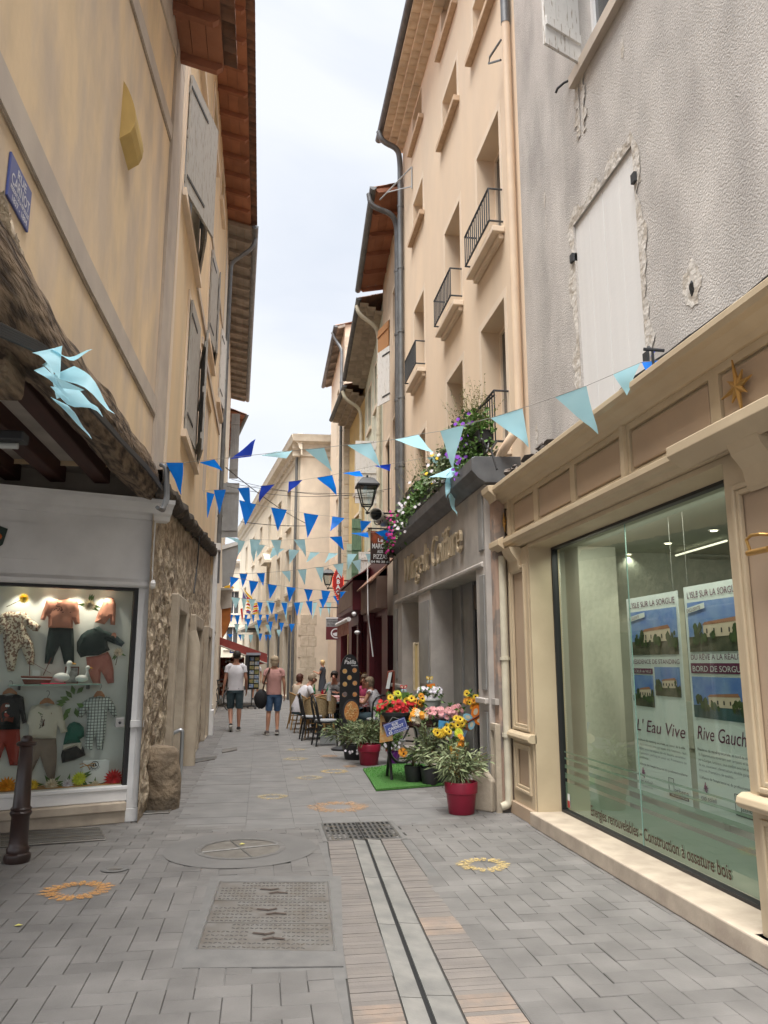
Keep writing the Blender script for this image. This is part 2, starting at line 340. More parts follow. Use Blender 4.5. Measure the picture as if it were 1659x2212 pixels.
m_hairred = mat('auburn hair', (.07, .022, .012), .7)
m_hairbrown = mat('grey brown hair', (.2, .14, .09), .7, (.28, .22, .15), 25)
m_shoe = mat('dark canvas shoe', (.04, .035, .035), .8); m_sole = mat('pale sole', (.5, .47, .42), .8)
m_shoegrey = mat('grey trainer', (.14, .115, .11), .8)
m_bag = mat('black bag cloth', (.012, .012, .014), .8)
m_wicker = mat('wicker', (.42, .31, .17), .7, (.28, .2, .1), 60, mixlo=.45, mixhi=.55, bump=.6, bscale=120, bdist=.004)
m_cane = mat('cane frame', (.30, .17, .06), .5)
m_blackchair = mat('black lacquer', (.012, .012, .013), .28, spec=.6)
m_seatgrey = mat('grey seat', (.30, .31, .32), .5)
m_cloth = mat('pink checked tablecloth', (.62, .5, .48), .9, (.5, .12, .12), 40, mixlo=.52, mixhi=.54, detail=0)
def flagmat(name, col, col2):
    """thin plastic: reflects and lets light through"""
    m = mat(name, col, .45, col2, 6); nt = m.node_tree; b = nt.nodes['Principled BSDF']; o = nt.nodes['Material Output']
    t = nt.nodes.new('ShaderNodeBsdfTranslucent'); x = nt.nodes.new('ShaderNodeMixShader'); x.inputs[0].default_value = .5
    src = b.inputs['Base Color'].links[0].from_socket
    nt.links.new(src, t.inputs[0]); nt.links.new(b.outputs[0], x.inputs[1]); nt.links.new(t.outputs[0], x.inputs[2]); nt.links.new(x.outputs[0], o.inputs[0])
    return m
m_flagblue = flagmat('royal blue plastic', (.008, .27, 1.), (.006, .22, .95))
m_flagnavy = flagmat('deep blue plastic', (.02, .08, .65), (.015, .06, .55))
m_flaglight = flagmat('pale blue plastic', (.52, .84, .93), (.46, .8, .9))
m_string = mat('grey twine', (.25, .24, .22), .8)
m_cable = mat('black cable', (.02, .02, .02), .6); m_cablegrey = mat('grey conduit', (.16, .165, .17), .5)
m_lamp = mat('lit spotlight', (1, .9, .7), .5, emit=(1, .85, .6), es=1)
g_shop = glass('green tinted shop glass', (.76, .87, .79), .05)
g_left = glass('clear shop glass', (.86, .9, .88), .02)
g_door = glass('salon glass', (.6, .66, .64), .12)
g_clear = glass('lamp glass', (.8, .85, .85), .15)
# ---------------------------------------------------------------- setting: street
street = MB().quad((-60, -30, -.011), (60, -30, -.011), (60, 220, -.011), (-60, 220, -.011)).build('street', m_joint); tag(street, kind='structure')
bw = .262; bh = bw/2; jt = .0019
def inpoly(x, y, poly):
    c = False; n = len(poly)
    for i in range(n):
        x1, y1 = poly[i]; x2, y2 = poly[(i+1) % n]
        if (y1 > y) != (y2 > y) and x < (x2-x1)*(y-y1)/(y2-y1)+x1: c = not c
    return c
def gp(pts): return [tuple(G(*p)[:2]) for p in pts]
# channel strips, given at two rows of the photograph
rowA, rowB = 1815, 2212
CHX = {}
def strip(xa, xb):
    a = G(xa, rowA); b = G(xb, rowB)
    return lambda Y: a.x+(b.x-a.x)*(Y-a.y)/(b.y-a.y)
s_out0, s_br0, s_sl0, s_sl1, s_br1, s_out1 = strip(706, 760), strip(763, 882), strip(789, 933), strip(794, 944), strip(822, 1008), strip(868, 1150)
YC1 = G(780, 1812).y
hatch = gp([(455, 1893), (737, 1893), (742, 2088), (393, 2092)])
mh = G(520, 1834); mhr = (G(612, 1834).x-G(427, 1834).x)/2
grate = gp([(697, 1779), (848, 1776), (862, 1808), (722, 1812)])
def excluded(x, y):
    if y < YC1+.03 and s_out0(y)-.03 < x < s_out1(y)+.03: return True
    if inpoly(x, y, hatch) or inpoly(x, y, grate): return True
    if math.hypot(x-mh.x, y-mh.y) < mhr+.2: return True
    return False
pav = MB()
def paver(x0, y0, x1, y1):
    z = random.uniform(-.0015, .0015); c = .0028; tx, ty = random.uniform(-.0012, .0012), random.uniform(-.0012, .0012)
    a, b, d, e = x0+jt, y0+jt, x1-jt, y1-jt
    pav.add([(a, b, z-.03), (d, b, z-.03), (d, e, z-.03), (a, e, z-.03), (a, b, z-c), (d, b, z-c), (d, e, z-c), (a, e, z-c),
             (a+c, b+c, z-tx), (d-c, b+c, z+tx), (d-c, e-c, z+ty), (a+c, e-c, z-ty)],
            [(0, 1, 5, 4), (1, 2, 6, 5), (2, 3, 7, 6), (3, 0, 4, 7), (4, 5, 9, 8), (5, 6, 10, 9), (6, 7, 11, 10), (7, 4, 8, 11), (8, 9, 10, 11)])
YH = 7.0
nx = int(8/bh)
for i in range(-int(4.5/bh), int(3.5/bh)):
    for j in range(int(.6/bh), int(YH/bh)):
        k = (i-j) % 4; x, y = i*bh, j*bh
        if k in (0, 3):
            ex, ey = (bh, 0) if k == 0 else (0, bh); A = [(x+q*ex, y+q*ey) for q in (0, 1)]; bad = [excluded(a+bh/2, b+bh/2) for a, b in A]
            if not any(bad): paver(x, y, x+ex+bh, y+ey+bh)
            else:
                for (a, b), e_ in zip(A, bad):
                    if not e_: paver(a, b, a+bh, b+bh)
j0 = int(YH/bh)
for j in range(j0, int(44/bh)):
    y = j*bh; off = bh if j % 2 else 0
    for i in range(-18, 16):
        x = i*bw+off
        if not (-1.5 < x < 3.0) and y > 9: continue
        if y > 7.6 and -.75 < x+bh < 1.9: continue
        if not excluded(x+bh, y+bh/2): paver(x, y, x+bw, y+bh)
tag(pav.build('paving', m_paver), kind='structure')
fil = MB()
for f_, w_ in ((s_out0, -.15), (s_out1, .15)): fil.quad((f_(.8), .8, -.0042), (f_(.8)+w_, .8, -.0042), (f_(YC1)+w_, YC1, -.0042), (f_(YC1), YC1, -.0042))
hx0, hx1, hy0, hy1 = min(p[0] for p in hatch)-.14, max(p[0] for p in hatch)+.1, min(p[1] for p in hatch)-.14, max(p[1] for p in hatch)+.14
fil.quad((hx0, hy0, -.0052), (hx1, hy0, -.0052), (hx1, hy1, -.0052), (hx0, hy1, -.0052)); fil.quad((mh.x-mhr-.35, mh.y-mhr-.35, -.0062), (mh.x+mhr+.35, mh.y-mhr-.35, -.0062), (mh.x+mhr+.35, mh.y+mhr+.35, -.0062), (mh.x-mhr-.35, mh.y+mhr+.35, -.0062))
fil.quad((-1.02, 7.6, -.0035), (-.75, 7.6, -.0035), (-.75, 44, -.0035), (-1.02, 44, -.0035)); fil.quad((1.96, 7.6, -.0035), (2.2, 7.6, -.0035), (2.2, 44, -.0035), (1.96, 44, -.0035))
tag(fil.build('mortar_paving', m_grey), kind='structure')
sl = MB()                                         # middle slabs beyond the grate, fine cross rows
for j in range(int(7.6/.16), int(44/.16)):
    y = j*.16; xs = [-.76, -.1, .35, .62, .98, 1.25, 1.62, 1.97]; off = (j % 2)*.12
    for a, b in zip(xs[:-1], xs[1:]):
        q = random.uniform(-.0012, .0012)
        if excluded((a+b)/2, y+.1) or excluded(a+.05, y+.1) or excluded(b-.05, y+.05): continue
        sl.box((a+.0012, y+.0012, -.03), (b-.0012, y+.1588, q))
tag(sl.build('slab_paving', m_slab), kind='structure')
# drainage channel
ch = thing('drain_channel', 'open stone drainage channel with brick borders running down the street middle', 'drain', (s_sl0(4), 4, 0))
sd_ = {s_out0: (MB(), []), s_br1: (MB(), [])}; y = .8
while y < YC1-.02:
    st = .043+random.uniform(-.004, .006); t = (YC1-y)
    for (f0, f1) in ((s_out0, s_br0), (s_br1, s_out1)):
        far = G(1000, 2125).y
        tgt, org = sd_[f0]; n0 = len(tgt.f)
        if (y < far-.15 and random.random() < .7) or (f0 is s_br1 and 4.55 < y < 4.95 and random.random() < .7): org.append(n0)
        z = random.uniform(-.0015, .0015)
        tgt.add([(f0(y)+.01, y+.001, z), (f1(y)-.008, y+.001, z), (f1(y+st)-.008, y+st-.001, z), (f0(y+st)+.01, y+st-.001, z),
                 (f0(y)+.01, y+.002, -.03), (f1(y)-.008, y+.002, -.03), (f1(y+st)-.008, y+st-.003, -.03), (f0(y+st)+.01, y+st-.003, -.03)],
                [(0, 1, 2, 3), (0, 1, 5, 4), (1, 2, 6, 5), (2, 3, 7, 6), (3, 0, 4, 7)])
    y += st
for mb_, og in sd_.values():
    o = mb_.build('brick_border', m_channel_brick, ch); o.data.materials.append(m_orange_brick)
    for i in og:
        for j_ in range(5): o.data.polygons[i+j_].material_index = 1
cc = MB(); y = .8
while y < YC1:
    e = min(y+1.0, YC1)
    for f0, f1 in ((s_br0, s_sl0), (s_sl1, s_br1)):
        cc.add([(f0(y), y+.004, .004), (f1(y), y+.004, -.006), (f1(e), e-.004, -.006), (f0(e), e-.004, .004), (f0(y), y+.004, -.1), (f1(y), y+.004, -.1), (f1(e), e-.004, -.1), (f0(e), e-.004, -.1)],
               [(0, 1, 2, 3), (0, 1, 5, 4), (1, 2, 6, 5), (2, 3, 7, 6), (3, 0, 4, 7)])
    y = e
cc.build('channel_edge', m_conc, ch)
MB().quad((s_sl0(.8), .8, -.009), (s_sl1(.8), .8, -.009), (s_sl1(YC1), YC1, -.009), (s_sl0(YC1), YC1, -.009)).build('slot', m_black, ch)
# grate
ctr = Vector((sum(p[0] for p in grate)/4, sum(p[1] for p in grate)/4, 0))
gr = thing('drain_grate', 'dark iron drain grate with two rows of square holes at the channel head', 'drain grate', ctr)
gx0, gx1 = G(700, 1790).x, G(858, 1800).x; gy0, gy1 = G(790, 1813).y, G(780, 1777).y
MB().quad((gx0, gy0, -.009), (gx1, gy0, -.009), (gx1, gy1, -.009), (gx0, gy1, -.009)).build('sump', m_black, gr)
m = MB(); NXg, NYg = 13, 5; mid = (gx0+gx1)/2
for half in (0, 1):
    a, b = (gx0, mid-.004) if half == 0 else (mid+.004, gx1)
    n = 7; wx = (b-a)/n
    for i in range(n+1): m.box((a+i*(b-a)/n-.011, gy0, -.02), (a+i*(b-a)/n+.011, gy1, .004))
    for j in range(NYg+1): yy = gy0+j*(gy1-gy0)/NYg; m.box((a-.011, yy-.011, -.02), (b+.011, yy+.011, .0045))
m.build('grating', m_iron, gr, bevel=.002)
frm = MB(); frm.box((gx0-.05, gy0-.04, -.02), (gx0-.012, gy1+.04, .002)); frm.box((gx1+.012, gy0-.04, -.02), (gx1+.05, gy1+.04, .002)); frm.box((gx0-.012, gy1+.012, -.02), (gx1+.012, gy1+.04, .002))
frm.build('grate_frame', m_grey, gr)
# big rectangular hatch
def bil(q, u, v):
    a, b, c, d = [Vector((*p, 0)) for p in q]; return (a*(1-u)+b*u)*(1-v)+(d*(1-u)+c*u)*v
hi = gp([(475, 1906), (709, 1906), (723, 2056), (425, 2051)])
ht = thing('access_hatch', 'large rectangular iron access hatch in three treaded sections set in grey cement', 'access hatch', bil(hi, .5, .5))
m = MB(); H4 = [Vector((*p, 0)) for p in hatch]; I4 = [Vector((*p, 0)) for p in hi]
for i in range(4):
    j = (i+1) % 4; m.add([H4[i]+Vector((0, 0, .003)), H4[j]+Vector((0, 0, .003)), I4[j]+Vector((0, 0, .003)), I4[i]+Vector((0, 0, .003)), H4[i]-Vector((0, 0, .03)), H4[j]-Vector((0, 0, .03))], [(0, 1, 2, 3), (0, 1, 5, 4)])
m.build('cement_surround', m_grey, ht)
for s in range(3):
    v0, v1 = s/3+.004, (s+1)/3-.004; m = MB()
    q = [bil(hi, .008, v0), bil(hi, .992, v0), bil(hi, .992, v1), bil(hi, .008, v1)]
    m.add([p+Vector((0, 0, .002)) for p in q]+[p-Vector((0, 0, .02)) for p in q], [(0, 1, 2, 3), (0, 1, 5, 4), (1, 2, 6, 5), (2, 3, 7, 6), (3, 0, 4, 7)])
    pl = m.build('hatch_plate', m_ironlight, ht)
    m = MB(); n = 26
    for i in range(n):
        for j in range(7):
            u = .03+.94*(i+.5)/n; v = v0+(v1-v0)*(j+.5)/7
            if (.36 < u < .62 and 1 < j < 5) or (u < .22 and j < 2) or (u > .8 and j > 5): continue
            p = bil(hi, u, v); a = R(38 if (i+j) % 2 else -38); d = Vector((math.cos(a), math.sin(a), 0))*.011; e = Vector((-d.y, d.x, 0))*.32
            m.add([p-d-e+Vector((0, 0, .0021)), p+d-e+Vector((0, 0, .0021)), p+d+e+Vector((0, 0, .0021)), p-d+e+Vector((0, 0, .0021)), p-d*.8+Vector((0, 0, .006)), p+d*.8+Vector((0, 0, .006))], [(0, 1, 5, 4), (2, 3, 4, 5), (0, 4, 3), (1, 2, 5)])
    m.build('tread_pattern', m_iron, pl)
    m = MB()
    for du, dv, sg in ((-.03, -.05, 1), (.05, .07, -1)):
        for k, t in enumerate((-1, 1)):
            p = bil(hi, .5+du+t*.04, (v0+v1)/2+dv*.5); a = R(22*sg*t); d = Vector((math.cos(a), math.sin(a), 0))*.034; e = Vector((-d.y, d.x, 0))*.35
            m.quad(*[x+Vector((0, 0, .0065)) for x in (p-d-e, p+d-e, p+d+e, p-d+e)])
    m.build('lifting_slot', mat('rusty slot', (.075, .055, .045), .8), pl)
for i, j in ((0, 3), (1, 2)):
    m = MB(); m.tube([I4[i]+Vector((0, 0, .006)), I4[j]+Vector((0, 0, .006))], .006, 6); m.build('steel_edge', mat('bright steel', (.5, .5, .5), .35, metal=.8), ht)
# manhole
mo = thing('manhole_cover', 'round manhole cover filled with paving and ringed in cement', 'manhole cover', (mh.x, mh.y, 0))
def ring(r0, r1, z, c, seg=64, a0=0, a1=2*math.pi):
    m = MB(); P = []
    for k in range(seg+1):
        a = a0+(a1-a0)*k/seg; P += [(c.x+math.cos(a)*r0, c.y+math.sin(a)*r0, z), (c.x+math.cos(a)*r1, c.y+math.sin(a)*r1, z)]
    return m.add(P, [(2*k, 2*k+1, 2*k+3, 2*k+2) for k in range(seg)])
ring(mhr+.015, mhr+.27, .0035, mh).build('cement_surround', mat('worn cement ring', (.155, .148, .14), .9, (.13, .124, .118), 3, bump=.3, bscale=120, bdist=.004), mo)
ring(mhr-.03, mhr+.015, .006, mh).build('cover_rim', mat('pale iron', (.2, .192, .18), .5, (.14, .134, .126), 30, metal=.3), mo)
ring(0, mhr-.03, .002, mh).build('cover_infill', mat('cover infill', (.125, .112, .096), .9, (.165, .15, .13), 10, bump=.4, bscale=60), mo)
m = MB()
for a in (.3, .3+math.pi/2):
    d = Vector((math.cos(a), math.sin(a), 0))*(mhr-.03); m.tube([mh-d+Vector((0, 0, .004)), mh+d+Vector((0, 0, .004))], .008, 5)
m.build('cross_rib', mat('pale iron', (.33, .32, .3)), mo)
m = MB(); lf = G(522, 1826); m.add([(lf.x-.02, lf.y, .008), (lf.x+.01, lf.y-.015, .012), (lf.x+.03, lf.y+.01, .008), (lf.x, lf.y+.02, .015)], [(0, 1, 2, 3)])
tag(m.build('fallen_leaf', mat('yellow leaf', (.5, .45, .12), .7), None, solid=.001), 'small pale yellow leaf lying on the round manhole cover', 'leaf')
m = MB(); lf = G(38, 2002); m.add([(lf.x-.02, lf.y, .006), (lf.x+.01, lf.y-.012, .01), (lf.x+.025, lf.y+.01, .006), (lf.x, lf.y+.015, .012)], [(0, 1, 2, 3)])
tag(m.build('fallen_leaf', mat('yellow leaf', (.5, .45, .12), .7), None, solid=.001), 'pale leaf scrap on the paving at the left edge', 'leaf')
# small round cover, small plates, long grate by left shop
sc = G(248, 1878)
so_ = thing('valve_cover', 'small round metal valve cover in the paving near the bollard', 'valve cover', sc)
ring(0, .055, .009, sc, 28).build('lid', m_ironlight, so_); ring(.055, .1, .0065, sc, 28).build('cement_surround', m_grey, so_)
def plate(name, px, label, cat, mm, z=.008):
    q = [G(*p) for p in px]; c = sum(q, Vector())/4; t = thing(name, label, cat, c)
    MB().add([p+Vector((0, 0, z)) for p in q]+[p-Vector((0, 0, .01)) for p in q], [(0, 1, 2, 3), (0, 1, 5, 4), (1, 2, 6, 5), (2, 3, 7, 6), (3, 0, 4, 7)]).build('lid', mm, t)
    m = MB(); n = 10
    for i in range(4):
        a, b = q[i], q[(i+1) % 4]; m.tube([a+Vector((0, 0, z+.001)), b+Vector((0, 0, z+.001))], .006, 5)
    m.build('frame', m_ironlight, t); return t, q
plate('utility_cover', [(310, 1748), (372, 1745), (365, 1757), (300, 1761)], 'small iron utility cover at the foot of the worn stone', 'utility cover', m_iron)
plate('utility_cover', [(415, 1642), (468, 1634), (464, 1641), (408, 1650)], 'thin iron utility cover beside the left wall doorway', 'utility cover', m_iron)
plate('utility_cover', [(480, 1621), (512, 1616), (512, 1621), (480, 1627)], 'narrow iron cover strip behind the walking man', 'utility cover', m_ironlight)
t, q = plate('footing_grate', [(0, 1800), (215, 1789), (228, 1816), (0, 1832)], 'long patterned iron grate in the ground below the clothes shop', 'grate', m_iron)
m = MB()
for i in range(44):
    for j in range(4):
        p = (q[0]*(1-(i+.5)/44)+q[1]*((i+.5)/44))*(1-(j+.5)/4)+(q[3]*(1-(i+.5)/44)+q[2]*((i+.5)/44))*((j+.5)/4)
        m.box((p.x-.008, p.y-.014, .008), (p.x+.008, p.y+.014, .013))
m.build('tread_pattern', m_ironlight, t)
# painted sunflowers on the pavement
def petals(px, py, wpx, mm, label, n=20, hole=.4):
    c = G(px, py); r = (G(px+wpx/2, py)-G(px-wpx/2, py)).length/2
    m = MB()
    for k in range(n):
        a = 2*math.pi*k/n+random.uniform(-.05, .05); rr = r*random.uniform(.88, 1.05); r0 = r*hole; w = math.pi/n*1.0
        P = [(r0, 0), ((r0+rr)/2-.01, w*r*.72), (rr*.93, w*r*.5), (rr, 0), (rr*.93, -w*r*.5), ((r0+rr)/2-.01, -w*r*.72)]
        m.quad(*[(c.x+math.cos(a)*p-math.sin(a)*q, c.y+math.sin(a)*p+math.cos(a)*q, .0075) for p, q in P])
    tag(m.build('painted_flower', mm), label, 'painted flower', 'sunflower rings painted on the street')
pw_o = mat('worn orange street paint', (.52, .24, .07), .9, (.6, .32, .1), 20, alpha='worn'); pw_y = mat('worn yellow street paint', (.52, .38, .14), .9, (.56, .42, .2), 20, alpha='worn')
pf_o = mat('faded orange street paint', (.6, .32, .12), .9, alpha='faint'); pf_y = mat('faded yellow street paint', (.6, .46, .2), .9, alpha='faint')
petals(166, 1925, 158, pw_o, 'bright orange painted sunflower ring on the paving near the bollard')
petals(1045, 1869, 124, pw_y, 'yellow painted sunflower ring on the herringbone paving right of the channel')
petals(730, 1744, 140, pf_o, 'large faded orange painted ring just beyond the drain grate', 30, hole=.35)
petals(588, 1722, 74, pf_y, 'faint yellow painted ring left of the large faded orange one')
petals(668, 1681, 64, pf_y, 'pale yellow painted ring on the centre slabs, nearer of two close together', hole=.45)
petals(722, 1667, 66, pw_y, 'stronger yellow painted ring on the centre slabs beside the green mat', hole=.5)
petals(638, 1640, 55, pf_y, 'very faint painted ring between the walkers and the café chairs')
petals(712, 1634, 42, pf_o, 'small faded orange painted patch in front of the black café chairs', hole=.2)
petals(755, 1656, 34, pf_o, 'small orange painted patch at the leafy plants by the café', hole=.1)
petals(640, 1620, 44, pf_y, 'faintest painted ring farthest up the street by the café chairs')
# ---------------------------------------------------------------- building helpers
def eave(b, fr, u0, u1, v, vend=None, oh=.55, style='wood', gutter=m_zinc, soff=m_roofwood, raft=m_rafter, drop=.12, guttercap=True, depth=4.5, rise=1.6, roofm=None):
    vend = v if vend is None else vend
    V = lambda u: v+(vend-v)*(u-u0)/(u1-u0)
    if style in ('wood', 'grey'):
        m = MB(); nb = max(2, int((u1-u0)/.62)); rows = 3
        for i in range(nb):
            a, c = u0+(u1-u0)*i/nb, u0+(u1-u0)*(i+1)/nb
            for r in range(rows):
                w0, w1 = oh*r/rows, oh*(r+1)/rows; P = []
                for dz in (0, .02):
                    for (u, w) in ((a, w0), (c, w0), (c, w1-.006), (a, w1-.006)): P.append(fr(u, V(u)-drop*w/oh+dz, w))
                m.add(P, [(0, 1, 2, 3), (4, 5, 6, 7), (2, 3, 7, 6), (0, 1, 5, 4)])
        m.build('soffit', soff, b)
        for i in range(nb+1):
            m = MB(); a = u0+.04+(u1-u0-.08)*i/nb; P = []
            for w, dz in ((0, 0), (oh-.08, 0), (oh-.02, .03)):
                for du in (-.035, .035):
                    for h in ((-.1, .0) if w < oh-.03 else (-.04, 0)): P.append(fr(a+du, V(a)-drop*w/oh-.001+h, w))
            m.add(P, [(0, 2, 6, 4), (1, 3, 7, 5), (0, 1, 5, 4), (2, 3, 7, 6), (4, 6, 10, 8), (5, 7, 11, 9), (4, 5, 9, 8), (6, 7, 11, 10), (8, 10, 11, 9), (0, 1, 3, 2)]); m.build('rafter', raft, b)
    else:
        m = MB(); rows = 3
        for r in range(rows):
            w = oh*(r+1)/rows; w0 = oh*r/rows; n = max(3, int((u1-u0)/.19))
            for i in range(n):
                a, c = u0+(u1-u0)*i/n, u0+(u1-u0)*(i+1)/n; P = []
                for ww in (w0-.02, w):
                    for k in range(6):
                        t = k/5; u = a+(c-a)*t; P.append(fr(u, V(u)-.3+.1*r-.045*math.sin(math.pi*t), ww))
                for k in range(6): P.append(fr(a+(c-a)*k/5, V(a)-.3+.1*r+.09, w))
                m.add(P, [(k, k+1, 7+k, 6+k) for k in range(5)]+[(6+k, 7+k, 13+k, 12+k) for k in range(5)])
        m.build('tiled_eave', soff, b)
    m = MB(); n = max(3, int((u1-u0)/.2))                      # half round tiles seen at the edge
    for i in range(n):
        a, c = u0+(u1-u0)*i/n, u0+(u1-u0)*(i+1)/n
        for r in range(2):
            P = []
            for ww, lift in ((oh+.05-r*.35, 0), (oh-.33-r*.35, .1)):
                for k in range(5):
                    t = k/4; P.append(fr(a+(c-a)*t, V(a)-drop+.03+r*.1+lift+.06*math.sin(math.pi*t), ww+(0 if gutter else .09)))
            m.add(P, [(k, k+1, 6+k, 5+k) for k in range(4)])
            m.add(P[:5], [(0, 1, 2, 3, 4)])
    m.build('roof_tiles', m_tile, b)
    MB().quad(fr(u0, V(u0)-drop+.03, oh), fr(u1, V(u1)-drop+.03, oh), fr(u1, V(u1)+rise, -depth), fr(u0, V(u0)+rise, -depth)).build('roof', roofm or m_tile, b)
    if gutter:
        m = MB(); P = []; K = 8; gw = .075
        for u in (u0-.05, u1+.05):
            for k in range(K+1):
                a = math.pi*k/K; P.append(fr(u, V(u)-drop+.0-gw*math.sin(a), oh+gw-.03-gw*math.cos(a)))
        m.add(P, [(k, k+1, K+2+k, K+1+k) for k in range(K)])
        m.add(P, [tuple(range(K+1)), tuple(range(K+1, 2*K+2))])
        g = m.build('gutter', gutter, b, smooth=False, solid=.004)
def body(b, fr, u0, u1, v0, v1, mm, depth=4.5, rise=1.5, gable=True):
    m = MB()
    for u in (u0+.003, u1-.003):
        m.quad(fr(u, v0, -.003), fr(u, v1, -.003), fr(u, v1+rise, -depth), fr(u, v0, -depth))
    m.quad(fr(u0, v0, -depth), fr(u1, v0, -depth), fr(u1, v1+rise, -depth), fr(u0, v1+rise, -depth))
    return m.build('side_wall', mm, b)
def window(b, fr, a, c, d, e, dep, fm=None, gm=None, name='window', mull=True, sm=None, sill=None):
    fm = fm or m_frameblack; m = frame_mb(fr, a, c, d, e, .05, -dep, -dep+.04)
    if mull: m.box(((a+c)/2-.025, d+.05, -dep), ((a+c)/2+.025, e-.05, -dep+.05), fr)
    f = m.build(name, fm, b); p = MB(); pane(p, fr, a+.02, c-.02, d+.02, e-.02, -dep+.012); p.build('pane', gm or m_winglass, f)
    return f
def surround(b, fr, a, c, d, e, t, mm, out=.012, sill=True, name='window_surround'):
    m = MB(); m.box((a-t, d, 0), (a, e+t, out), fr); m.box((c, d, 0), (c+t, e+t, out), fr); m.box((a, e, 0), (c, e+t, out), fr)
    if sill: m.box((a-t-.03, d-.1, 0), (c+t+.03, d, out+.05), fr)
    return m.build(name, mm, b)
def shutter(b, fr, uh, d, e, wd, dr, ang, mm, w=.03, planks=4, name='shutter'):
    A = R(ang); U = fr.U*dr*math.cos(A)+fr.N*math.sin(A); N = fr.N*math.cos(A)-fr.U*dr*math.sin(A)
    f2 = Fr(fr(uh, 0, w), U, N, fr.V); m = MB()
    for i in range(planks): m.box((wd*i/planks+.002, d, 0), (wd*(i+1)/planks-.002, e, .028), f2)
    for v in (d+(e-d)*.12, d+(e-d)*.5, e-(e-d)*.12): m.box((.01, v-.045, -.022), (wd-.01, v+.045, 0), f2)
    o = m.build(name, mm, b)
    h = MB()
    for v in (d+(e-d)*.12, e-(e-d)*.12): h.box((-.02, v-.02, .028), (wd*.6, v+.02, .036), f2)
    h.build('hinge', m_rail if mm not in (m_whitewood,) else mm, o)
    return o
def pipe(b, pts, r, mm, name='downpipe', clips=2):
    m = MB(); m.tube(pts, r, 10); o = m.build(name, mm, b, smooth=True)
    c = MB(); a, d = Vector(pts[-2]), Vector(pts[-1])
    for k in range(clips):
        p = a.lerp(d, (k+.6)/clips); c.tube([p-Vector((0, 0, .025)), p+Vector((0, 0, .025))], r*1.18, 10)
    c.build('pipe_joint', mm, o, smooth=True); return o
def bentpoly(pts, n=6, r=.15):
    out = [Vector(pts[0])]
    for i in range(1, len(pts)-1):
        p0, p1, p2 = [Vector(q) for q in pts[i-1:i+2]]; a = p1+(p0-p1).normalized()*min(r, (p0-p1).length*.45); c = p1+(p2-p1).normalized()*min(r, (p2-p1).length*.45)
        for k in range(n+1):
            t = k/n; out.append(a*(1-t)**2+p1*2*t*(1-t)+c*t*t)
    out.append(Vector(pts[-1])); return out
def rng(fr, pts, f=PX, *arg):
    us = sorted(fr.uv(f(x, y, *arg))[0] for x, y in pts); vs = sorted(fr.uv(f(x, y, *arg))[1] for x, y in pts); n = len(us)//2
    return sum(us[:n])/n, sum(us[n:])/n, sum(vs[:n])/n, sum(vs[n:])/n
# ================================================================ LEFT SIDE
XL = -1.1
fl = Fr((XL, 0, 0), (0, 1, 0), (1, 0, 0))            # u = Y
YB1 = 7.55; YE2 = 16.95; ZE1 = 8.05; ZE2 = 11.85
b1 = thing('ochre_corner_house', 'streaked ochre house on the left with slanting grey bands and the street name plate', 'house', (XL, 5, 0))
m = MB()
low = [(1.0, 3.1), (3.0, 3.16), (3.6, 3.12), (4.6, 3.2), (6.0, 3.27), (7.0, 3.3), (YB1, 3.34)]
hi_ = ZE1+.05; n = len(low)
vs = [fl(u, v) for u, v in low]+[fl(u, hi_) for u, v in low]
m.add(vs, [(i, i+1, n+i+1, n+i) for i in range(n-1)]); m.build('wall', m_yellow, b1)
m = MB()
for u in (1.0, YB1-.01): m.quad(fl(u, 3.43, -.003), fl(u, hi_, -.003), fl(u, hi_, -5), fl(u, 3.43, -5))
m.quad(fl(1, 3.1, -5), fl(YB1, 3.1, -5), fl(YB1, hi_+1, -5), fl(1, hi_+1, -5)); m.build('side_wall', m_yellow, b1)
eave(b1, fl, 1.0, YB1+.05, ZE1, oh=.5, gutter=None)
def slantband(pts, t, mm, out=.02, name='string_course', f=fl, X=XL):
    """raised band following points of its lower edge"""
    q = [f.uv(PX(x, y, X)) for x, y in pts]; q = [(q[0][0]-3.0, q[0][1]-(q[1][1]-q[0][1])/(q[1][0]-q[0][0])*3.0)]+q if pts[0][0] <= 0 or pts[0][1] <= 0 else q
    m = MB(); poly = q+[(u, v+t) for u, v in reversed(q)]
    for i in range(len(q)-1): m.prism([q[i], q[i+1], (q[i+1][0], q[i+1][1]+t), (q[i][0], q[i][1]+t)], .001, out, f)
    return m.build(name, mm, b1 if f is fl else None)
slantband([(0, 233), (178, 603), (335, 903)], .17, m_band)
slantband([(280, 0), (371, 316)], .17, m_band)
slantband([(345, 0), (384, 142)], .6, m_band)
# shadow under the bands, put in as a thin strip of darker colour
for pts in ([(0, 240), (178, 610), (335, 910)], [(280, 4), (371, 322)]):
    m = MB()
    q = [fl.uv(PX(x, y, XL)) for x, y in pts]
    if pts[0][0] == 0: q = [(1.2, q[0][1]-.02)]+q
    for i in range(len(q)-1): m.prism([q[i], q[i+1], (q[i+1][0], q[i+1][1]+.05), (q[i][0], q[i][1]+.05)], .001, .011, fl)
    m.build('band_shadow_strip', m_bandshadow, b1)
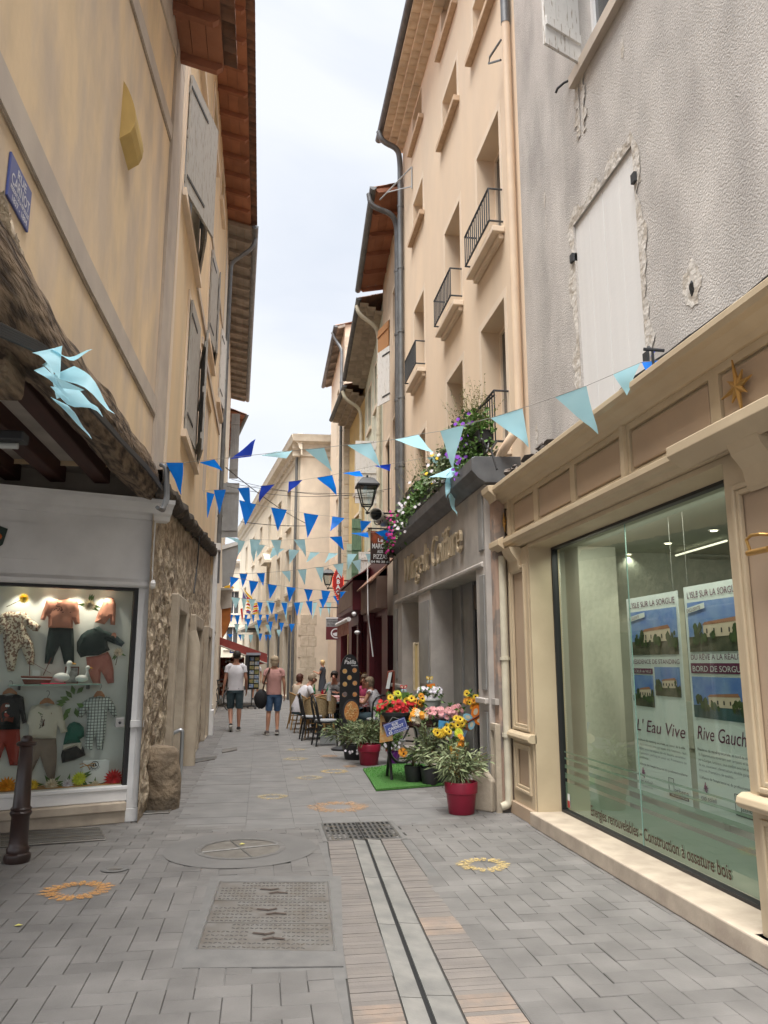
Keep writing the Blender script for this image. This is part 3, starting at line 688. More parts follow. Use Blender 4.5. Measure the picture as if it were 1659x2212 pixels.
# curved plaster niche hood
hd = MB(); q = [fl.uv(PX(x, y, XL)) for x, y in ((268, 178), (302, 202), (312, 310), (266, 328))]
K = 8
for i in range(K):
    for dd in (0,):
        t0, t1 = i/K, (i+1)/K; z0, z1 = q[0][1], q[3][1]
        w = lambda t: .14*math.sin(math.pi*min(1, t*1.0))**.6*(.35+.65*t)
        a0, a1 = 5.05, 5.42
        hd.quad(fl(a0, z0+(z1-z0)*t0, w(t0)), fl(a1, z0+(z1-z0)*t0, w(t0)), fl(a1, z0+(z1-z0)*t1, w(t1)), fl(a0, z0+(z1-z0)*t1, w(t1)))
        hd.quad(fl(a1, z0+(z1-z0)*t0, 0), fl(a1, z0+(z1-z0)*t0, w(t0)), fl(a1, z0+(z1-z0)*t1, w(t1)), fl(a1, z0+(z1-z0)*t1, 0))
        hd.quad(fl(a0, z0+(z1-z0)*t0, 0), fl(a0, z0+(z1-z0)*t0, w(t0)), fl(a0, z0+(z1-z0)*t1, w(t1)), fl(a0, z0+(z1-z0)*t1, 0))
hd.build('curved_hood', mat('bright ochre', (.60, .42, .15), .9, (.5, .35, .13), 5), b1)
# lintel timber, soffit and joists of the overhang
m = MB(); K = 90; J = 8
for i in range(K+1):
    u = 1.0+(YB1-1.0)*i/K
    zt = 3.1+.24*(u-1)/6.5+.02; hb = .27 if u > 4 else .3
    prof = [(.01, zt), (.05, zt-.02), (.06, zt-.12), (.05, zt-hb*.8), (.0, zt-hb-.05), (-.12, zt-hb-.02), (-.3, zt-.12), (-.32, zt+.2)]
    for w, z in prof:
        nn = noise.noise(Vector((u*1.2, w*9, z*7)))*.03+noise.noise(Vector((u*3, w*40, z*50+5)))*.018
        m.v.append(fl(u, z+nn*.6, w+nn))
for i in range(K):
    for j in range(J-1): m.f.append((i*J+j, i*J+j+1, (i+1)*J+j+1, (i+1)*J+j))
m.build('timber_lintel', m_timber, b1, smooth=True)
m = MB(); m.box((XL-5.5, 1.0, 3.40), (XL-.02, YB1+.9, 3.44)); m.build('soffit', m_soffit, b1)
m = MB()
for k in range(9):
    x = XL-.52-.42*k; m.box((x-.075, 1.2, 3.24), (x+.075, YB1+.25, 3.4))
m.build('joist', m_joist, b1, bevel=.012)
m = MB(); m.box((XL-5, 3.45, 2.72), (XL-.06, 3.75, 3.3)); m.build('cross_beam', m_timber, b1, bevel=.03)
m = MB()                                              # rough stones above the lintel at the frame edge
for k in range(7): m.ball(fl(2.5+.12*k, 3.42-.04*k, .0), .11, 12, 8, (.35, 1, .9), .9)
m.build('rubble_edge', m_rubble, b1, smooth=True)
# ---- house 2
b2 = thing('ochre_shuttered_house', 'pale ochre house with grey shutters and red brown boarded eaves over a rubble stone wall', 'house', (XL, 12, 0))
def r2(l, f=fl, X=XL): return rng(f, l, PX, X)
W = {}
W['w1u'] = r2([(400, 142), (397, 475), (431, 317), (430, 609)]); W['w1l'] = r2([(404, 636), (396, 960), (426, 723), (426, 1010)])
W['w2u'] = r2([(452, 519), (448, 720), (463, 573), (463, 770)]); W['w3u'] = r2([(474, 665), (474, 800), (481, 700), (481, 845)])
W['a1'] = r2([(427, 75), (429, 108), (446, 90), (442, 171)]); W['a2'] = r2([(461, 218), (459, 300), (472, 255), (467, 350)]); W['a3'] = r2([(478, 356), (476, 440), (484, 380), (481, 480)])
W['w2l'] = r2([(442, 865), (440, 1050), (453, 906), (451, 1085)])
for k in W: print('L', k, [round(x, 2) for x in W[k]])
vu = (W['w1u'][2], W['w1u'][3]); vl = (W['w1l'][2], W['w1l'][3]); va = (9.35, 10.1)
ops = []
def add(k, z): a, c, _, _ = W[k]; ops.append((a, c, z[0], z[1], .16)); return (a, c, z[0], z[1])
o1 = add('w1u', vu); o2 = add('w1l', vl); o3 = add('w2u', vu); o5 = add('w3u', vu); oa1 = add('a1', W['a1'][2:]); oa2 = add('a2', W['a2'][2:]); oa3 = add('a3', W['a3'][2:])
ow2l = (W['w2l'][0], W['w2l'][1], vl[0], vl[1], .05); ops.append(ow2l)
zb = lambda u: 3.3+.6*(u-YB1)/(YE2-YB1)
m = MB(); cut_wall(m, fl, YB1, YE2, 3.95, ZE2, ops)
lowp = [YB1+(YE2-YB1)*i/30 for i in range(31)]
for a, c in zip(lowp[:-1], lowp[1:]):
    ja, jc = [.05*noise.noise(Vector((x*3, 0, 0)))+zb(x) for x in (a, c)]
    m.quad(fl(a, ja), fl(c, jc), fl(c, 3.95), fl(a, 3.95))
m.build('wall', m_yellow2, b2); body(b2, fl, YB1, YE2, 3.35, ZE2, m_yellow2)
eave(b2, fl, YB1, YE2+.1, ZE2, oh=.55, gutter=None)
m = MB(); ua, ub = PX(343, 800, XL).y, PX(358, 800, XL).y
m.box((7.35, 3.36, .001), (8.0, ZE1-.02, .03), fl); m.box((7.56, ZE1, .001), (8.0, ZE2-.02, .03), fl); m.build('corner_pilaster', m_band, b2)
MB().box((8.003, 3.5, .001), (8.17, ZE2-.02, .04), fl).build('corner_fillet', m_peachband, b2)
for o, k in ((o1, 0), (o2, 1), (o3, 2), (o5, 3)):
    window(b2, fl, *o, .15, m_white, m_greyshutter); surround(b2, fl, *o, .09, m_peachband, .02)
for o in (oa1, oa2, oa3): window(b2, fl, *o, .15, m_white, m_winglass, mull=False); surround(b2, fl, *o, .09, m_peachband, .02)
MB().quad(fl(ow2l[0], ow2l[2], -.049), fl(ow2l[1], ow2l[2], -.049), fl(ow2l[1], ow2l[3], -.049), fl(ow2l[0], ow2l[3], -.049)).build('blind_window', m_band, b2)
def pair(b, o, f, mm, a1, a2):
    wd = (o[1]-o[0])/2-.005; shutter(b, f, o[0], o[2]+.02, o[3]-.02, wd, 1, a1, mm); shutter(b, f, o[1], o[2]+.02, o[3]-.02, wd, -1, a2, mm)
pair(b2, o1, fl, m_oldshutter, 14, 9); pair(b2, o2, fl, m_oldshutter, 2, 9); pair(b2, o3, fl, m_oldshutter, 4, 7); pair(b2, o5, fl, m_oldwhite, 4, 6)
for (ya, yb, z) in ((8.17, W['w1u'][0]-.13, vu[0]+.0), (W['w1u'][1]+.15, W['w2u'][0]-.15, vu[0]), (W['w1u'][1]+.15, YE2, vu[1]+.35), (W['w1l'][1]+.2, YE2, vl[1]+.35)):
    MB().box((ya, z-.12, .001), (yb, z, .03), fl).build('string_course', m_band, b2)
# charred lintel edge and rubble ground floor with stone door frames
XS1 = XL
def oo(l): return rng(fl, l, PX, XL)
d1 = oo([(372, 1300), (377, 1640), (388, 1330), (388, 1630)]); d2 = oo([(411, 1360), (413, 1620), (425, 1370), (427, 1615)]); d3 = oo([(453, 1390), (455, 1590), (463, 1395), (464, 1580)])
print('doors', d1, d2, d3)
D1 = (d1[0], d1[1], .12, 2.15, .18); D2 = (d2[0], d2[1], .02, 2.05, .25); D3 = (15.9, 16.75, .02, 2.0, .15)
m = MB(); NU, NV = 260, 90; u0, u1 = 7.98, YE2; P = {}
for j in range(NV+1):
    for i in range(NU+1):
        u = u0+(u1-u0)*i/NU; v = (zb(u)+.02)*j/NV; dn = noise.noise(Vector((u*2.2, v*3, 1)))*.06+noise.noise(Vector((u*7, v*9, 4)))*.05
        _d, _p = noise.voronoi(Vector((u*3.4, v*6.3, 0))); dn = dn*.4+min(.022, (_d[1]-_d[0])*.09)-.015
        dn *= min(1, max(0, u-8.02)/.4)
        if u > D1[0]-.3: dn *= .35
        m.v.append(fl(u, v, -.02+dn-.02*(v/3)))
for j in range(NV):
    for i in range(NU):
        u = u0+(u1-u0)*(i+.5)/NU; v = (zb(u))*(j+.5)/NV
        if any(o[0]-.03 < u < o[1]+.03 and v < o[3]+.03 for o in (D1, D2, D3)): continue
        m.f.append((j*(NU+1)+i, j*(NU+1)+i+1, (j+1)*(NU+1)+i+1, (j+1)*(NU+1)+i))
m.build('rubble_wall', m_rubble, b2, smooth=True)
for o in (D1, D2, D3):
    m = MB(); t = .2
    m.box((o[0]-t, 0, -.3), (o[0], o[3]+t, .05), fl); m.box((o[1], 0, -.3), (o[1]+t, o[3]+t, .05), fl); m.box((o[0], o[3], -.3), (o[1], o[3]+t, .05), fl)
    m.box((o[0], -.02, -.3), (o[1], o[2], .04), fl)
    m.build('stone_door_frame', m_stone, b2, bevel=.02)
f = window(b2, fl, D1[0], D1[1], D1[2], D1[3], .12, m_white, g_door, 'glazed_door', False)
window(b2, fl, D2[0], D2[1], D2[2], D2[3], .22, m_shop, m_darkglass, 'glazed_door', False)
MB().box((D3[0], .03, -.15), (D3[1], 2.0, -.1), fl).build('door', m_stone, b2)
MB().quad(fl(9.2, 0, -.9), fl(YE2, 0, -.9), fl(YE2, 3, -.9), fl(9.2, 3, -.9)).build('inner_wall', m_roomdark, b2)
m = MB(); m.tube([fl(12.2, 0, .06), fl(12.2, 1.75, .06), fl(12.2, 1.95, .0)], .11, 14); m.build('rounded_buttress', m_stone, b2, smooth=True)
m = MB()
K = 60
for i in range(K+1):
    u = YB1+(YE2-YB1)*i/K; z = zb(u)
    for w, dz in ((0, .05), (.07, .03), (.09, -.06), (.05, -.14), (-.02, -.17)):
        nn = noise.noise(Vector((u*4, w*20, dz*20)))*.04; m.v.append(fl(u, z+dz+nn, w+nn))
for i in range(K):
    for j in range(4): m.f.append((i*5+j, i*5+j+1, (i+1)*5+j+1, (i+1)*5+j))
m.build('charred_lintel', mat('charred edge', (.045, .036, .028), .95, (.12, .09, .06), 9, mixlo=.5, mixhi=.7, bump=.8, bscale=30, bdist=.02), b2, smooth=True)
# worn kerb stone at the corner
ks = G(342, 1745); m = MB(); m.lathe([(.2, -.02), (.205, .1), (.205, .3), (.195, .48), (.185, .57), (.15, .62), (0.01, .635)], (-1.01, 8.74, 0), 16, 1.0, .9)
for i, v in enumerate(m.v):
    nn = noise.noise(v*5)*.025; v.x += nn; v.y += nn; v.z += nn*.5
tag(m.build('corner_guard_stone', mat('guard stone', (.27, .205, .14), .95, (.11, .085, .06), 4, bump=1., bscale=9, bdist=.05), None, smooth=True), 'squat worn guard stone standing at the corner of the clothes shop', 'guard stone')
# steel handrail by the stone
hp = G(389, 1690); rl = MB(); rl.tube(bentpoly([(hp.x, hp.y, 0), (hp.x, hp.y, .66), (hp.x-.2, hp.y-.02, .56)], 5, .06), .024, 10)
tag(rl.build('handrail', mat('galvanised steel', (.42, .43, .44), .35, metal=.7), None, smooth=True), 'short bent galvanised handrail beside the worn guard stone', 'handrail')
# ---- house 3 (white front far left)
P3a, P3b = Vector((-1.1, 17.0, 0)), Vector((-1.5, 29.5, 0))
U3 = (P3b-P3a).normalized(); f3 = Fr(P3a, U3, (U3.y, -U3.x, 0)); L3 = (P3b-P3a).length; ZE3 = 11.8
b3 = thing('white_narrow_house', 'pale narrow house with weathered grey eaves and zinc gutter beyond the ochre house', 'house', (-1.3, 22, 0))
op3 = [(2.2, 3.2, 6.6, 8.2, .15), (6.4, 7.4, 6.6, 8.2, .15), (4.6, 5.6, 3.9, 5.5, .15), (9, 10, 5, 6.6, .15), (1.0, 1.9, .02, 2.2, .2), (3.2, 4.6, .4, 2.3, .2)]
m = MB(); cut_wall(m, f3, 0, L3, 0, ZE3, op3); m.build('wall', m_creamtrim, b3); body(b3, f3, 0, L3, 0, ZE3, m_creamtrim)
for o in op3: window(b3, f3, *o[:4], .14, m_white, m_winglass)
eave(b3, f3, -.05, L3, ZE3, oh=.6, style='grey', soff=m_greywood, raft=m_greywood, gutter=m_zinc)
pipe(b3, bentpoly([f3(.25, ZE3-.25, .66), f3(.25, ZE3-.5, .6), f3(.25, ZE3-.95, .1), f3(.25, 3.2, .09)], 5, .15), .05, m_zinc)
m = MB(); m.box((-.02, 0, .001), (.45, 3.9, .09), f3); m.box((-.04, 3.9, .001), (.5, 4.05, .14), f3); m.box((-.04, 0, .001), (.5, .5, .13), f3); m.build('pilaster', m_white, b3)
for k, (px0, px1, pya, pyb, Yd, mm) in enumerate(((477.5, 518, 1045, 1161, 23.2, m_greyshutter), (495, 519, 895, 1034, 28, m_greyshutter), (484, 492, 760, 905, 24.5, m_oldwhite))):
    a = PY(px0, pyb, Yd); c = PY(px1, pya, Yd); ff = Fr((a.x, Yd, 0), (1, -.15, 0), (-.15, -1, 0)); m = MB(); n = 5
    for i in range(n): m.box(((c.x-a.x)*i/n+.002, a.z, 0), ((c.x-a.x)*(i+1)/n-.002, c.z, .03), ff)
    for q in (.15, .85): m.box((0, a.z+(c.z-a.z)*q-.05, .03), (c.x-a.x, a.z+(c.z-a.z)*q+.05, .05), ff)
    m.build('shutter', mm, b3)
# ---- house 4 beyond
P4a, P4b = Vector((-1.5, 29.5, 0)), Vector((-4.2, 47, 0)); U4 = (P4b-P4a).normalized(); f4 = Fr(P4a, U4, (U4.y, -U4.x, 0)); L4 = (P4b-P4a).length
b4 = thing('brown_eaved_house', 'farther left house with brown tiled eaves behind the grey shutters', 'house', (-2, 34, 0))
op4 = [(3, 4, 5.5, 7.2, .15), (7, 8, 5.5, 7.2, .15), (2, 4.5, .3, 2.4, .2), (7, 9.5, .3, 2.4, .2)]
m = MB(); cut_wall(m, f4, 0, L4, 0, 11.2, op4); m.build('wall', m_beige, b4); body(b4, f4, 0, L4, 0, 11.2, m_beige)
for o in op4: window(b4, f4, *o[:4], .14, m_white, m_winglass)
eave(b4, f4, 0, L4, 11.2, oh=.6, gutter=m_zincdark)
# grey box sign and orange canopy side
def slab(name, pts, Yd, th, mm, label, cat, root=None):
    q = [PY(x, y, Yd) for x, y in pts]; m = MB(); n = len(q); m.add(q+[p+Vector((0, th, 0)) for p in q], [tuple(range(n)), tuple(range(2*n-1, n-1, -1))]+[(i, (i+1) % n, n+(i+1) % n, n+i) for i in range(n)])
    o = m.build(name, mm, root)
    if label: tag(o, label, cat)
    return o
t = thing('box_sign', 'large grey slanted box sign projecting from the far left wall', 'sign', PY(484, 1271, 25))
slab('sign_body', [(480, 1185), (515, 1176), (514, 1196), (503, 1245), (494, 1262), (480, 1268)], 25, .18, m_greyshutter, None, None, t)
slab('sign_trim', [(480, 1178), (516, 1168), (517, 1176), (480, 1187)], 24.97, .2, m_white, None, None, t)
t = thing('shop_sign', 'orange brown timber shop sign box hanging above the red awning', 'sign', PY(484, 1372, 25.5))
slab('sign_body', [(479, 1316), (498, 1312), (497, 1340), (488, 1365), (479, 1378)], 25.5, .4, mat('orange timber', (.42, .14, .03), .7, (.28, .09, .02), 4), None, None, t)
slab('sign_head', [(472, 1273), (500, 1273), (500, 1312), (478, 1316)], 25.45, .4, m_soffit, None, None, t)
slab('sign_head', [(472, 1270), (502, 1270), (502, 1274), (472, 1275)], 25.4, .5, m_white, None, None, t)
# ================================================================ RIGHT SIDE
XW = 2.8; YBD = 7.68; YPE = 15.2
fw = Fr((XW, 0, 0), (0, -1, 0), (-1, 0, 0))          # u = -Y : reads left to right from the street
fy = Fr((XW, 0, 0), (0, 1, 0), (-1, 0, 0))           # u = Y
def r_(l, X=XW, f=fy): return rng(f, l, PX, X)
g1 = thing('rough_stucco_house', 'grey rough cast house on the right with a closed white shutter above the estate agency', 'house', (XW, 4, 0))
wsh = r_([(1370, 310), (1243, 480), (1395, 765), (1255, 873)])
wsh = (5.1, 6.28, 3.25, 5.56)
top = (3.9, 5.95, 6.98, 8.9)
m = MB(); cut_wall(m, fy, -8.0, YBD, 3.19, 12, [(*wsh, .06), (*top, .2)]); m.quad(fy(-8, 0, .2), fy(.49, 0, .2), fy(.49, 3.3, .2), fy(-8, 3.3, .2)); m.build('wall', m_stucco, g1); body(g1, fy, -8, YBD, 3.2, 12, m_stucco)
eave(g1, fy, -8, YBD, 12, oh=.5, style='grey', soff=m_greywood, raft=m_greywood)
m = MB(); a, c, d, e = wsh
for i in range(4): m.box((a+(c-a)*i/4+(.006 if i == 2 else .0012), d, -.045), (a+(c-a)*(i+1)/4-.0012, e, -.02), fy)
s = m.build('shutter', m_whitewood, g1, bevel=.002)
h = MB()
for v in (3.75, 5.25):
    for u in (a-.03, c+.03): h.box((u-.03, v-.05, -.03), (u+.03, v+.03, .03), fy)
h.build('hinge', m_rail, s)
m = MB()                                              # broken plaster around the shutter: thin irregular strips
def ragged(m, a, c, d, e, t, seed, w=.012, f=fy):
    random.seed(seed)
    segs = []
    pin = [(a, d), (a, e), (c, e), (c, d)]
    P = []; Q = []
    for (x0, y0), (x1, y1), (ox, oy) in ((pin[0], pin[1], (-1, 0)), (pin[1], pin[2], (0, 1)), (pin[2], pin[3], (1, 0))):
        n = 26
        for k in range(n):
            q = k/n; x = x0+(x1-x0)*q; y = y0+(y1-y0)*q; r = t*(.55+random.random()*.6+.35*math.sin(k*.7+seed))
            P.append((x, y)); Q.append((x+ox*r, y+oy*r+(.0)))
    nP = len(P)
    v = [f(x, y, w-.006) for x, y in P]+[f(x, y, w) for x, y in Q]
    m.add(v, [(i, i+1, nP+i+1, nP+i) for i in range(nP-1)])
ragged(m, a, c, d, e, .12, 3, .008); m.build('broken_plaster', m_stuccoflake, g1)
window(g1, fy, *top, .18, m_white, m_winglass)
shutter(g1, fy, 5.85, 6.95, top[3], .46, -1, 66, m_oldwhite, planks=3); shutter(g1, fy, top[0], top[2], top[3], .9, -1, 8, m_oldwhite, planks=5)
m = MB(); m.box((top[0]-.1, top[2]-.12, .001), (top[1]+.12, top[2], .07), fy); m.build('window_sill', m_band, g1)
surround(g1, fy, *top, .07, m_band, .015, sill=False)
m = MB(); ragged(m, 5.95, 6.0, 6.3, 6.9, .1, 9); m.build('broken_plaster', m_stuccoflake, g1)
for px, py, sx, sz in ((1495, 616, .11, .17), (1345, 105, .03, .09), (1177, 430, .025, .1), (1180, 478, .02, .09), (1160, 935, .04, .12), (1383, 388, .02, .02)):
    q = PX(px, py, XW); m = MB(); P = [fy(q.y, q.z, .003)]; n = 18
    for k in range(n): a_ = 2*math.pi*k/n; r = .75+.45*random.random(); P.append(fy(q.y+math.cos(a_)*sx*r, q.z+math.sin(a_)*sz*r, .004))
    m.add(P, [(0, 1+k, 1+(k+1) % n) for k in range(n)]); m.build('plaster_hole', m_stuccoflake, g1)
    if sx > .1: m = MB(); m.ball(fy(q.y, q.z-.02, -.0), .045, 8, 6, (.3, .7, 1.2), .5); m.build('plaster_hole', m_black, g1)
q = PX(1225, 190, XW); m = MB(); m.tube([fy(q.y-.12, q.z+.0, 0), fy(q.y-.05, q.z+.01, .05), fy(q.y+.02, q.z+.0, .09), fy(q.y+.05, q.z-.03, .1)], .012, 6); m.build('shutter_stop', m_rail, g1)
# ---- estate agency shopfront
XF = 2.58
ff = Fr((XF, 0, 0), (0, -1, 0), (-1, 0, 0)); fF = Fr((XF, 0, 0), (0, 1, 0), (-1, 0, 0))
sh = thing('estate_agency_front', 'cream panelled wooden shopfront of the estate agency with moulded cornice and large window', 'shopfront', (XF, 6, 0))
ZT, ZB = 3.22, 2.78; Y0f, Y1f = .5, 8.0
def mould(mb, f, u0, u1, prof):
    """moulding: profile (w, v) swept along u"""
    n = len(prof); vs = [f(u, v, w) for u in (u0, u1) for w, v in prof]
    mb.add(vs, [(i, i+1, n+i+1, n+i) for i in range(n-1)]+[tuple(range(n)), tuple(range(n, 2*n))])
m = MB(); mould(m, fF, Y0f, Y1f, [(-.3, 3.2), (.02, 3.2), (.05, 3.23), (.07, 3.24), (.12, 3.27), (.17, 3.28), (.19, 3.31), (.19, 3.35), (-.3, 3.4)])
mould(m, fF, 7.78, Y1f+.04, [(.15, 3.2), (.16, 3.24), (.20, 3.28), (.23, 3.30), (.24, 3.36), (.15, 3.37)])
m.build('cornice', m_shop, sh, bevel=.006)
m = MB(); cut = [(7.86, 7.97), (7.2, 7.75), (6.33, 7.08), (5.32, 6.2), (4.25, 5.05), (3.1, 4.05), (1.9, 2.9)]
Z0p, Z1p = 2.84, 3.15
cut_wall(m, fF, Y0f, Y1f, ZB-.02, 3.2, [(a, c, Z0p, Z1p, .03) for a, c in [(7.83, 7.97), (7.05, 7.68), (6.13, 6.93), (5.17, 6.03), (4.0, 5.02), (3.1, 3.9), (2.0, 3.0)]])
m.box((7.75, ZB, .001), (7.79, 3.2, .03), fF); m.box((5.06, ZB, .001), (5.12, 3.2, .03), fF)
m.quad(fF(Y1f, ZB-.02), fF(Y1f, 3.2), fF(Y1f, 3.2, -.3), fF(Y1f, ZB-.02, -.3))
m.build('fascia', m_shop, sh)
m = MB(); mm = MB()
for a, c in [(7.83, 7.97), (7.05, 7.68), (6.13, 6.93), (5.17, 6.03), (4.0, 5.02), (3.1, 3.9), (2.0, 3.0)]:
    pane(m, fF, a, c, Z0p, Z1p, -.029); mm.box((a+.02, Z0p+.02, -.028), (c-.02, Z1p-.02, -.006), fF)
m.build('fascia_panel', m_shop, sh); mm.build('fascia_panel', m_shoppanel, sh, bevel=.012)
m = MB(); mould(m, fF, Y0f, Y1f+.02, [(-.25, 2.66), (.03, 2.66), (.05, 2.69), (.09, 2.70), (.11, 2.73), (.11, 2.77), (.02, 2.80), (0, 2.8)])
mould(m, fF, 7.72, Y1f+.06, [(.09, 2.66), (.13, 2.69), (.16, 2.71), (.16, 2.77), (.1, 2.8)])
mould(m, fF, 2.5, 4.18, [(.1, 2.64), (.16, 2.68), (.2, 2.71), (.2, 2.77), (.1, 2.8)])
m.build('cornice_moulding', m_shop, sh, bevel=.005)
XG = 2.85; YG0, YG1 = 3.2, 7.26; ZG0, ZG1 = .13, 2.62
def pilaster(u0, u1, name='pilaster'):
    m = MB(); w = .03
    cut_wall(m, fF, u0, u1, .12, 2.64, [(u0+.1, u1-.1, .86, 2.44, .025), (u0+.1, u1-.1, .27, .68, .025)])
    for u in (u0, u1): m.quad(fF(u, .12), fF(u, 2.64), fF(u, 2.64, -.27), fF(u, .12, -.27))
    o = m.build(name, m_shop, sh)
    m = MB()
    for z0, z1 in ((.86, 2.44), (.27, .68)): pane(m, fF, u0+.1, u1-.1, z0, z1, -.024)
    m.build('pilaster_panel', m_shoppanel, o)
    m = MB()
    for z0, z1 in ((.86, 2.44), (.27, .68)):
        for t, wo, wi in ((.0, .02, .01), (.03, .008, -.004)):
            a, c = u0+.075+t, u1-.075-t; d, e = z0-.025+t, z1+.025-t
            fr_ = frame_mb(fF, a, c, d, e, .03, -.02, wo); m.add(fr_.v, fr_.f)
    m.build('moulding', m_shop, o, bevel=.006)
    m = MB(); m.box((u0-.03, 0, -.27), (u1+.03, .125, .035), fF); m.build('plinth', m_shoppanel if u0 > 6 else m_travertine, o, bevel=.006)
    m = MB(); mould(m, fF, u0-.04, u1+.04, [(-.02, .735), (.03, .735), (.06, .75), (.07, .77), (.06, .80), (.03, .82), (-.02, .82)]); m.build('dado_rail', m_shop, o, bevel=.005)
    m = MB(); mould(m, fF, (u0+u1)/2-.13, (u0+u1)/2+.13, [(0, 2.40), (.02, 2.42), (.04, 2.52), (.10, 2.6), (.12, 2.655), (0, 2.655)]); m.build('corbel', m_shop, o)
    return o
pilaster(7.30, 7.92); pl2 = pilaster(3.2, 3.93)
m = MB(); m.box((YG0, .0, -.34), (7.30, .125, .06), fF); m.build('stone_step', m_travertine, sh, bevel=.01)
m = MB(); m.box((YG1, .125, -.33), (7.299, ZG1+.03, -.01), fF); m.build('jamb', m_shop, sh)
m = MB(); m.box((YG0, ZG1, -.31), (7.299, 2.655, -.005), fF); m.build('head_soffit', m_shop, sh)
fG = Fr((XG, 0, 0), (0, -1, 0), (-1, 0, 0)); fGy = Fr((XG, 0, 0), (0, 1, 0), (-1, 0, 0))
m = MB(); fr_ = frame_mb(fGy, YG0, YG1, ZG0-.004, ZG1, .022, -.03, .03); m.add(fr_.v, fr_.f); wf = m.build('window_frame', m_frameblack, sh)
m = MB(); pane(m, fGy, YG0+.03, YG1-.03, ZG0+.03, ZG1-.03, 0); m.build('pane', g_shop, wf)
m = MB()
for k in range(150): z = .2+k*.0158; m.ball(fG(-7.2, z, -.03), .0065, 6, 4)
m.build('bead_chain', mat('steel beads', (.6, .6, .55), .3, metal=.8), wf)
YJ = PX(1365, 1400, XG).y
m = MB(); m.box((YJ-.003, ZG0+.03, -.004), (YJ+.003, ZG1-.03, .004), fGy); m.build('glass_joint', mat('glass edge', (.25, .38, .33), .2), wf)
# frosted bands along the bottom
frost = mat('frosted film', (.27, .35, .28), .6, alpha=.8)
m = MB()
for z0, z1 in ((.165, .40), (.43, .48), (.52, .555), (.60, .62), (.66, .675)): pane(m, fGy, YG0+.035, YG1-.035, z0, z1, -.006)
m.build('frosted_film', frost, wf)
tx = text_mb('Energies renouvelables - Construction à ossature bois', fG, 0, 0, .122); tw_ = max((p-fG.o).dot(fG.U) for p in tx.v)
text('Energies renouvelables - Construction à ossature bois', fG, -6.65, .205, .122, m_brownletter, wf, w=.006, sx=2.05/tw_, offset=.0015)
m = MB(); q = PX(1230, 1752, XG); m.box((q.y-.03, .18, .002), (q.y+.02, .3, .004), fGy); st = m.build('sticker', m_paper, wf)
m = MB(); m.box((q.y-.03, .18, .0045), (q.y+.02, .24, .006), fGy); m.build('sticker_band', mat('sticker red', (.4, .03, .03), .5), st)
# brass sun emblems and handle
def star(f, u, v, r, mm, parent, name='star_emblem', ax=1., w=.03):
    m = MB(); P = []; n = 8; rr = [1, .62, .9, .55, 1.05, .62, .8, .58]
    for k in range(n):
        a = math.pi/2+2*math.pi*k/n+.15; b = a+math.pi/n; P.append((u+math.cos(a)*r*rr[k]*ax, v+math.sin(a)*r*rr[k])); P.append((u+math.cos(b)*r*.27*ax, v+math.sin(b)*r*.27))
    c = len(P); m.v = [f(x, y, w) for x, y in P]+[f(u, v, w+.012)]+[f(x, y, w-.01) for x, y in P]
    m.f = [(k, (k+1) % c, c) for k in range(c)]+[(k, (k+1) % c, c+1+(k+1) % c, c+1+k) for k in range(c)]
    return m.build(name, mm, parent)
q = PX(1600, 822, XF); star(ff, -q.y, 2.995, .17, m_brass, sh); q = PX(1092, 1125, XF); star(ff, -q.y, 2.995, .11, m_brass, sh, w=.02)
q0, q1 = PX(1622, 1195, XF-.06), PX(1659, 1175, XF-.06); m = MB()
hx = XF-.07; yy, zz = q0.y, q0.z
m.tube([(hx, yy+.01, zz), (hx, yy-.16, zz+.0)], .016, 10); m.tube([(hx, yy-.01, zz+.01), (hx-.01, yy-.0, zz+.07), (hx, yy-.03, zz+.09), (hx, yy-.1, zz+.085), (XF, yy-.12, zz+.08)], .009, 8)
m.build('brass_bracket', m_brass, pl2, smooth=True)
# interior of the agency
m = MB(); xr = XG+2.4
m.quad((xr, .5, 0), (xr, 7.6, 0), (xr, 7.6, 2.75), (xr, .5, 2.75)); m.quad((XG+.0, 7.6, 0), (xr, 7.6, 0), (xr, 7.6, 2.75), (XG, 7.6, 2.75)); m.quad((XG, .5, 0), (xr, .5, 0), (xr, .5, 2.75), (XG, .5, 2.75))
m.build('inner_wall', m_room, sh)
MB().quad((XG+.02, .5, .12), (xr, .5, .12), (xr, 7.6, .12), (XG+.02, 7.6, .12)).build('inner_floor', mat('tiled floor', (.28, .27, .24), .4, (.33, .32, .28), 2), sh)
MB().quad((XG+.02, .5, 2.64), (xr, .5, 2.64), (xr, 7.6, 2.64), (XG+.02, 7.6, 2.64)).build('ceiling', m_room, sh)
m = MB(); m.box((XG+.25, 7.25, .12), (XG+.65, 7.6, 2.64)); m.box((XG+.95, 6.9, .12), (XG+1.15, 7.6, 2.1)); m.build('inner_column', m_room2, sh)
m = MB(); m.box((XG+1.6, .6, .3), (XG+1.66, 5.9, 2.35)); m.build('partition', m_roomdark, sh)
m = MB()
for k, y in enumerate((6.75, 6.6, 6.42, 6.3)): m.box((XG+.94, y-.055, .75), (XG+.95, y+.055, .86))
m.box((XG+.94, 6.88-.05, .9), (XG+.95, 6.88+.05, 1.0))
m.box((XG+.96, 6.2, .12), (XG+1.0, 7.0, 1.15)); m.build('socket_panel', m_room, sh)
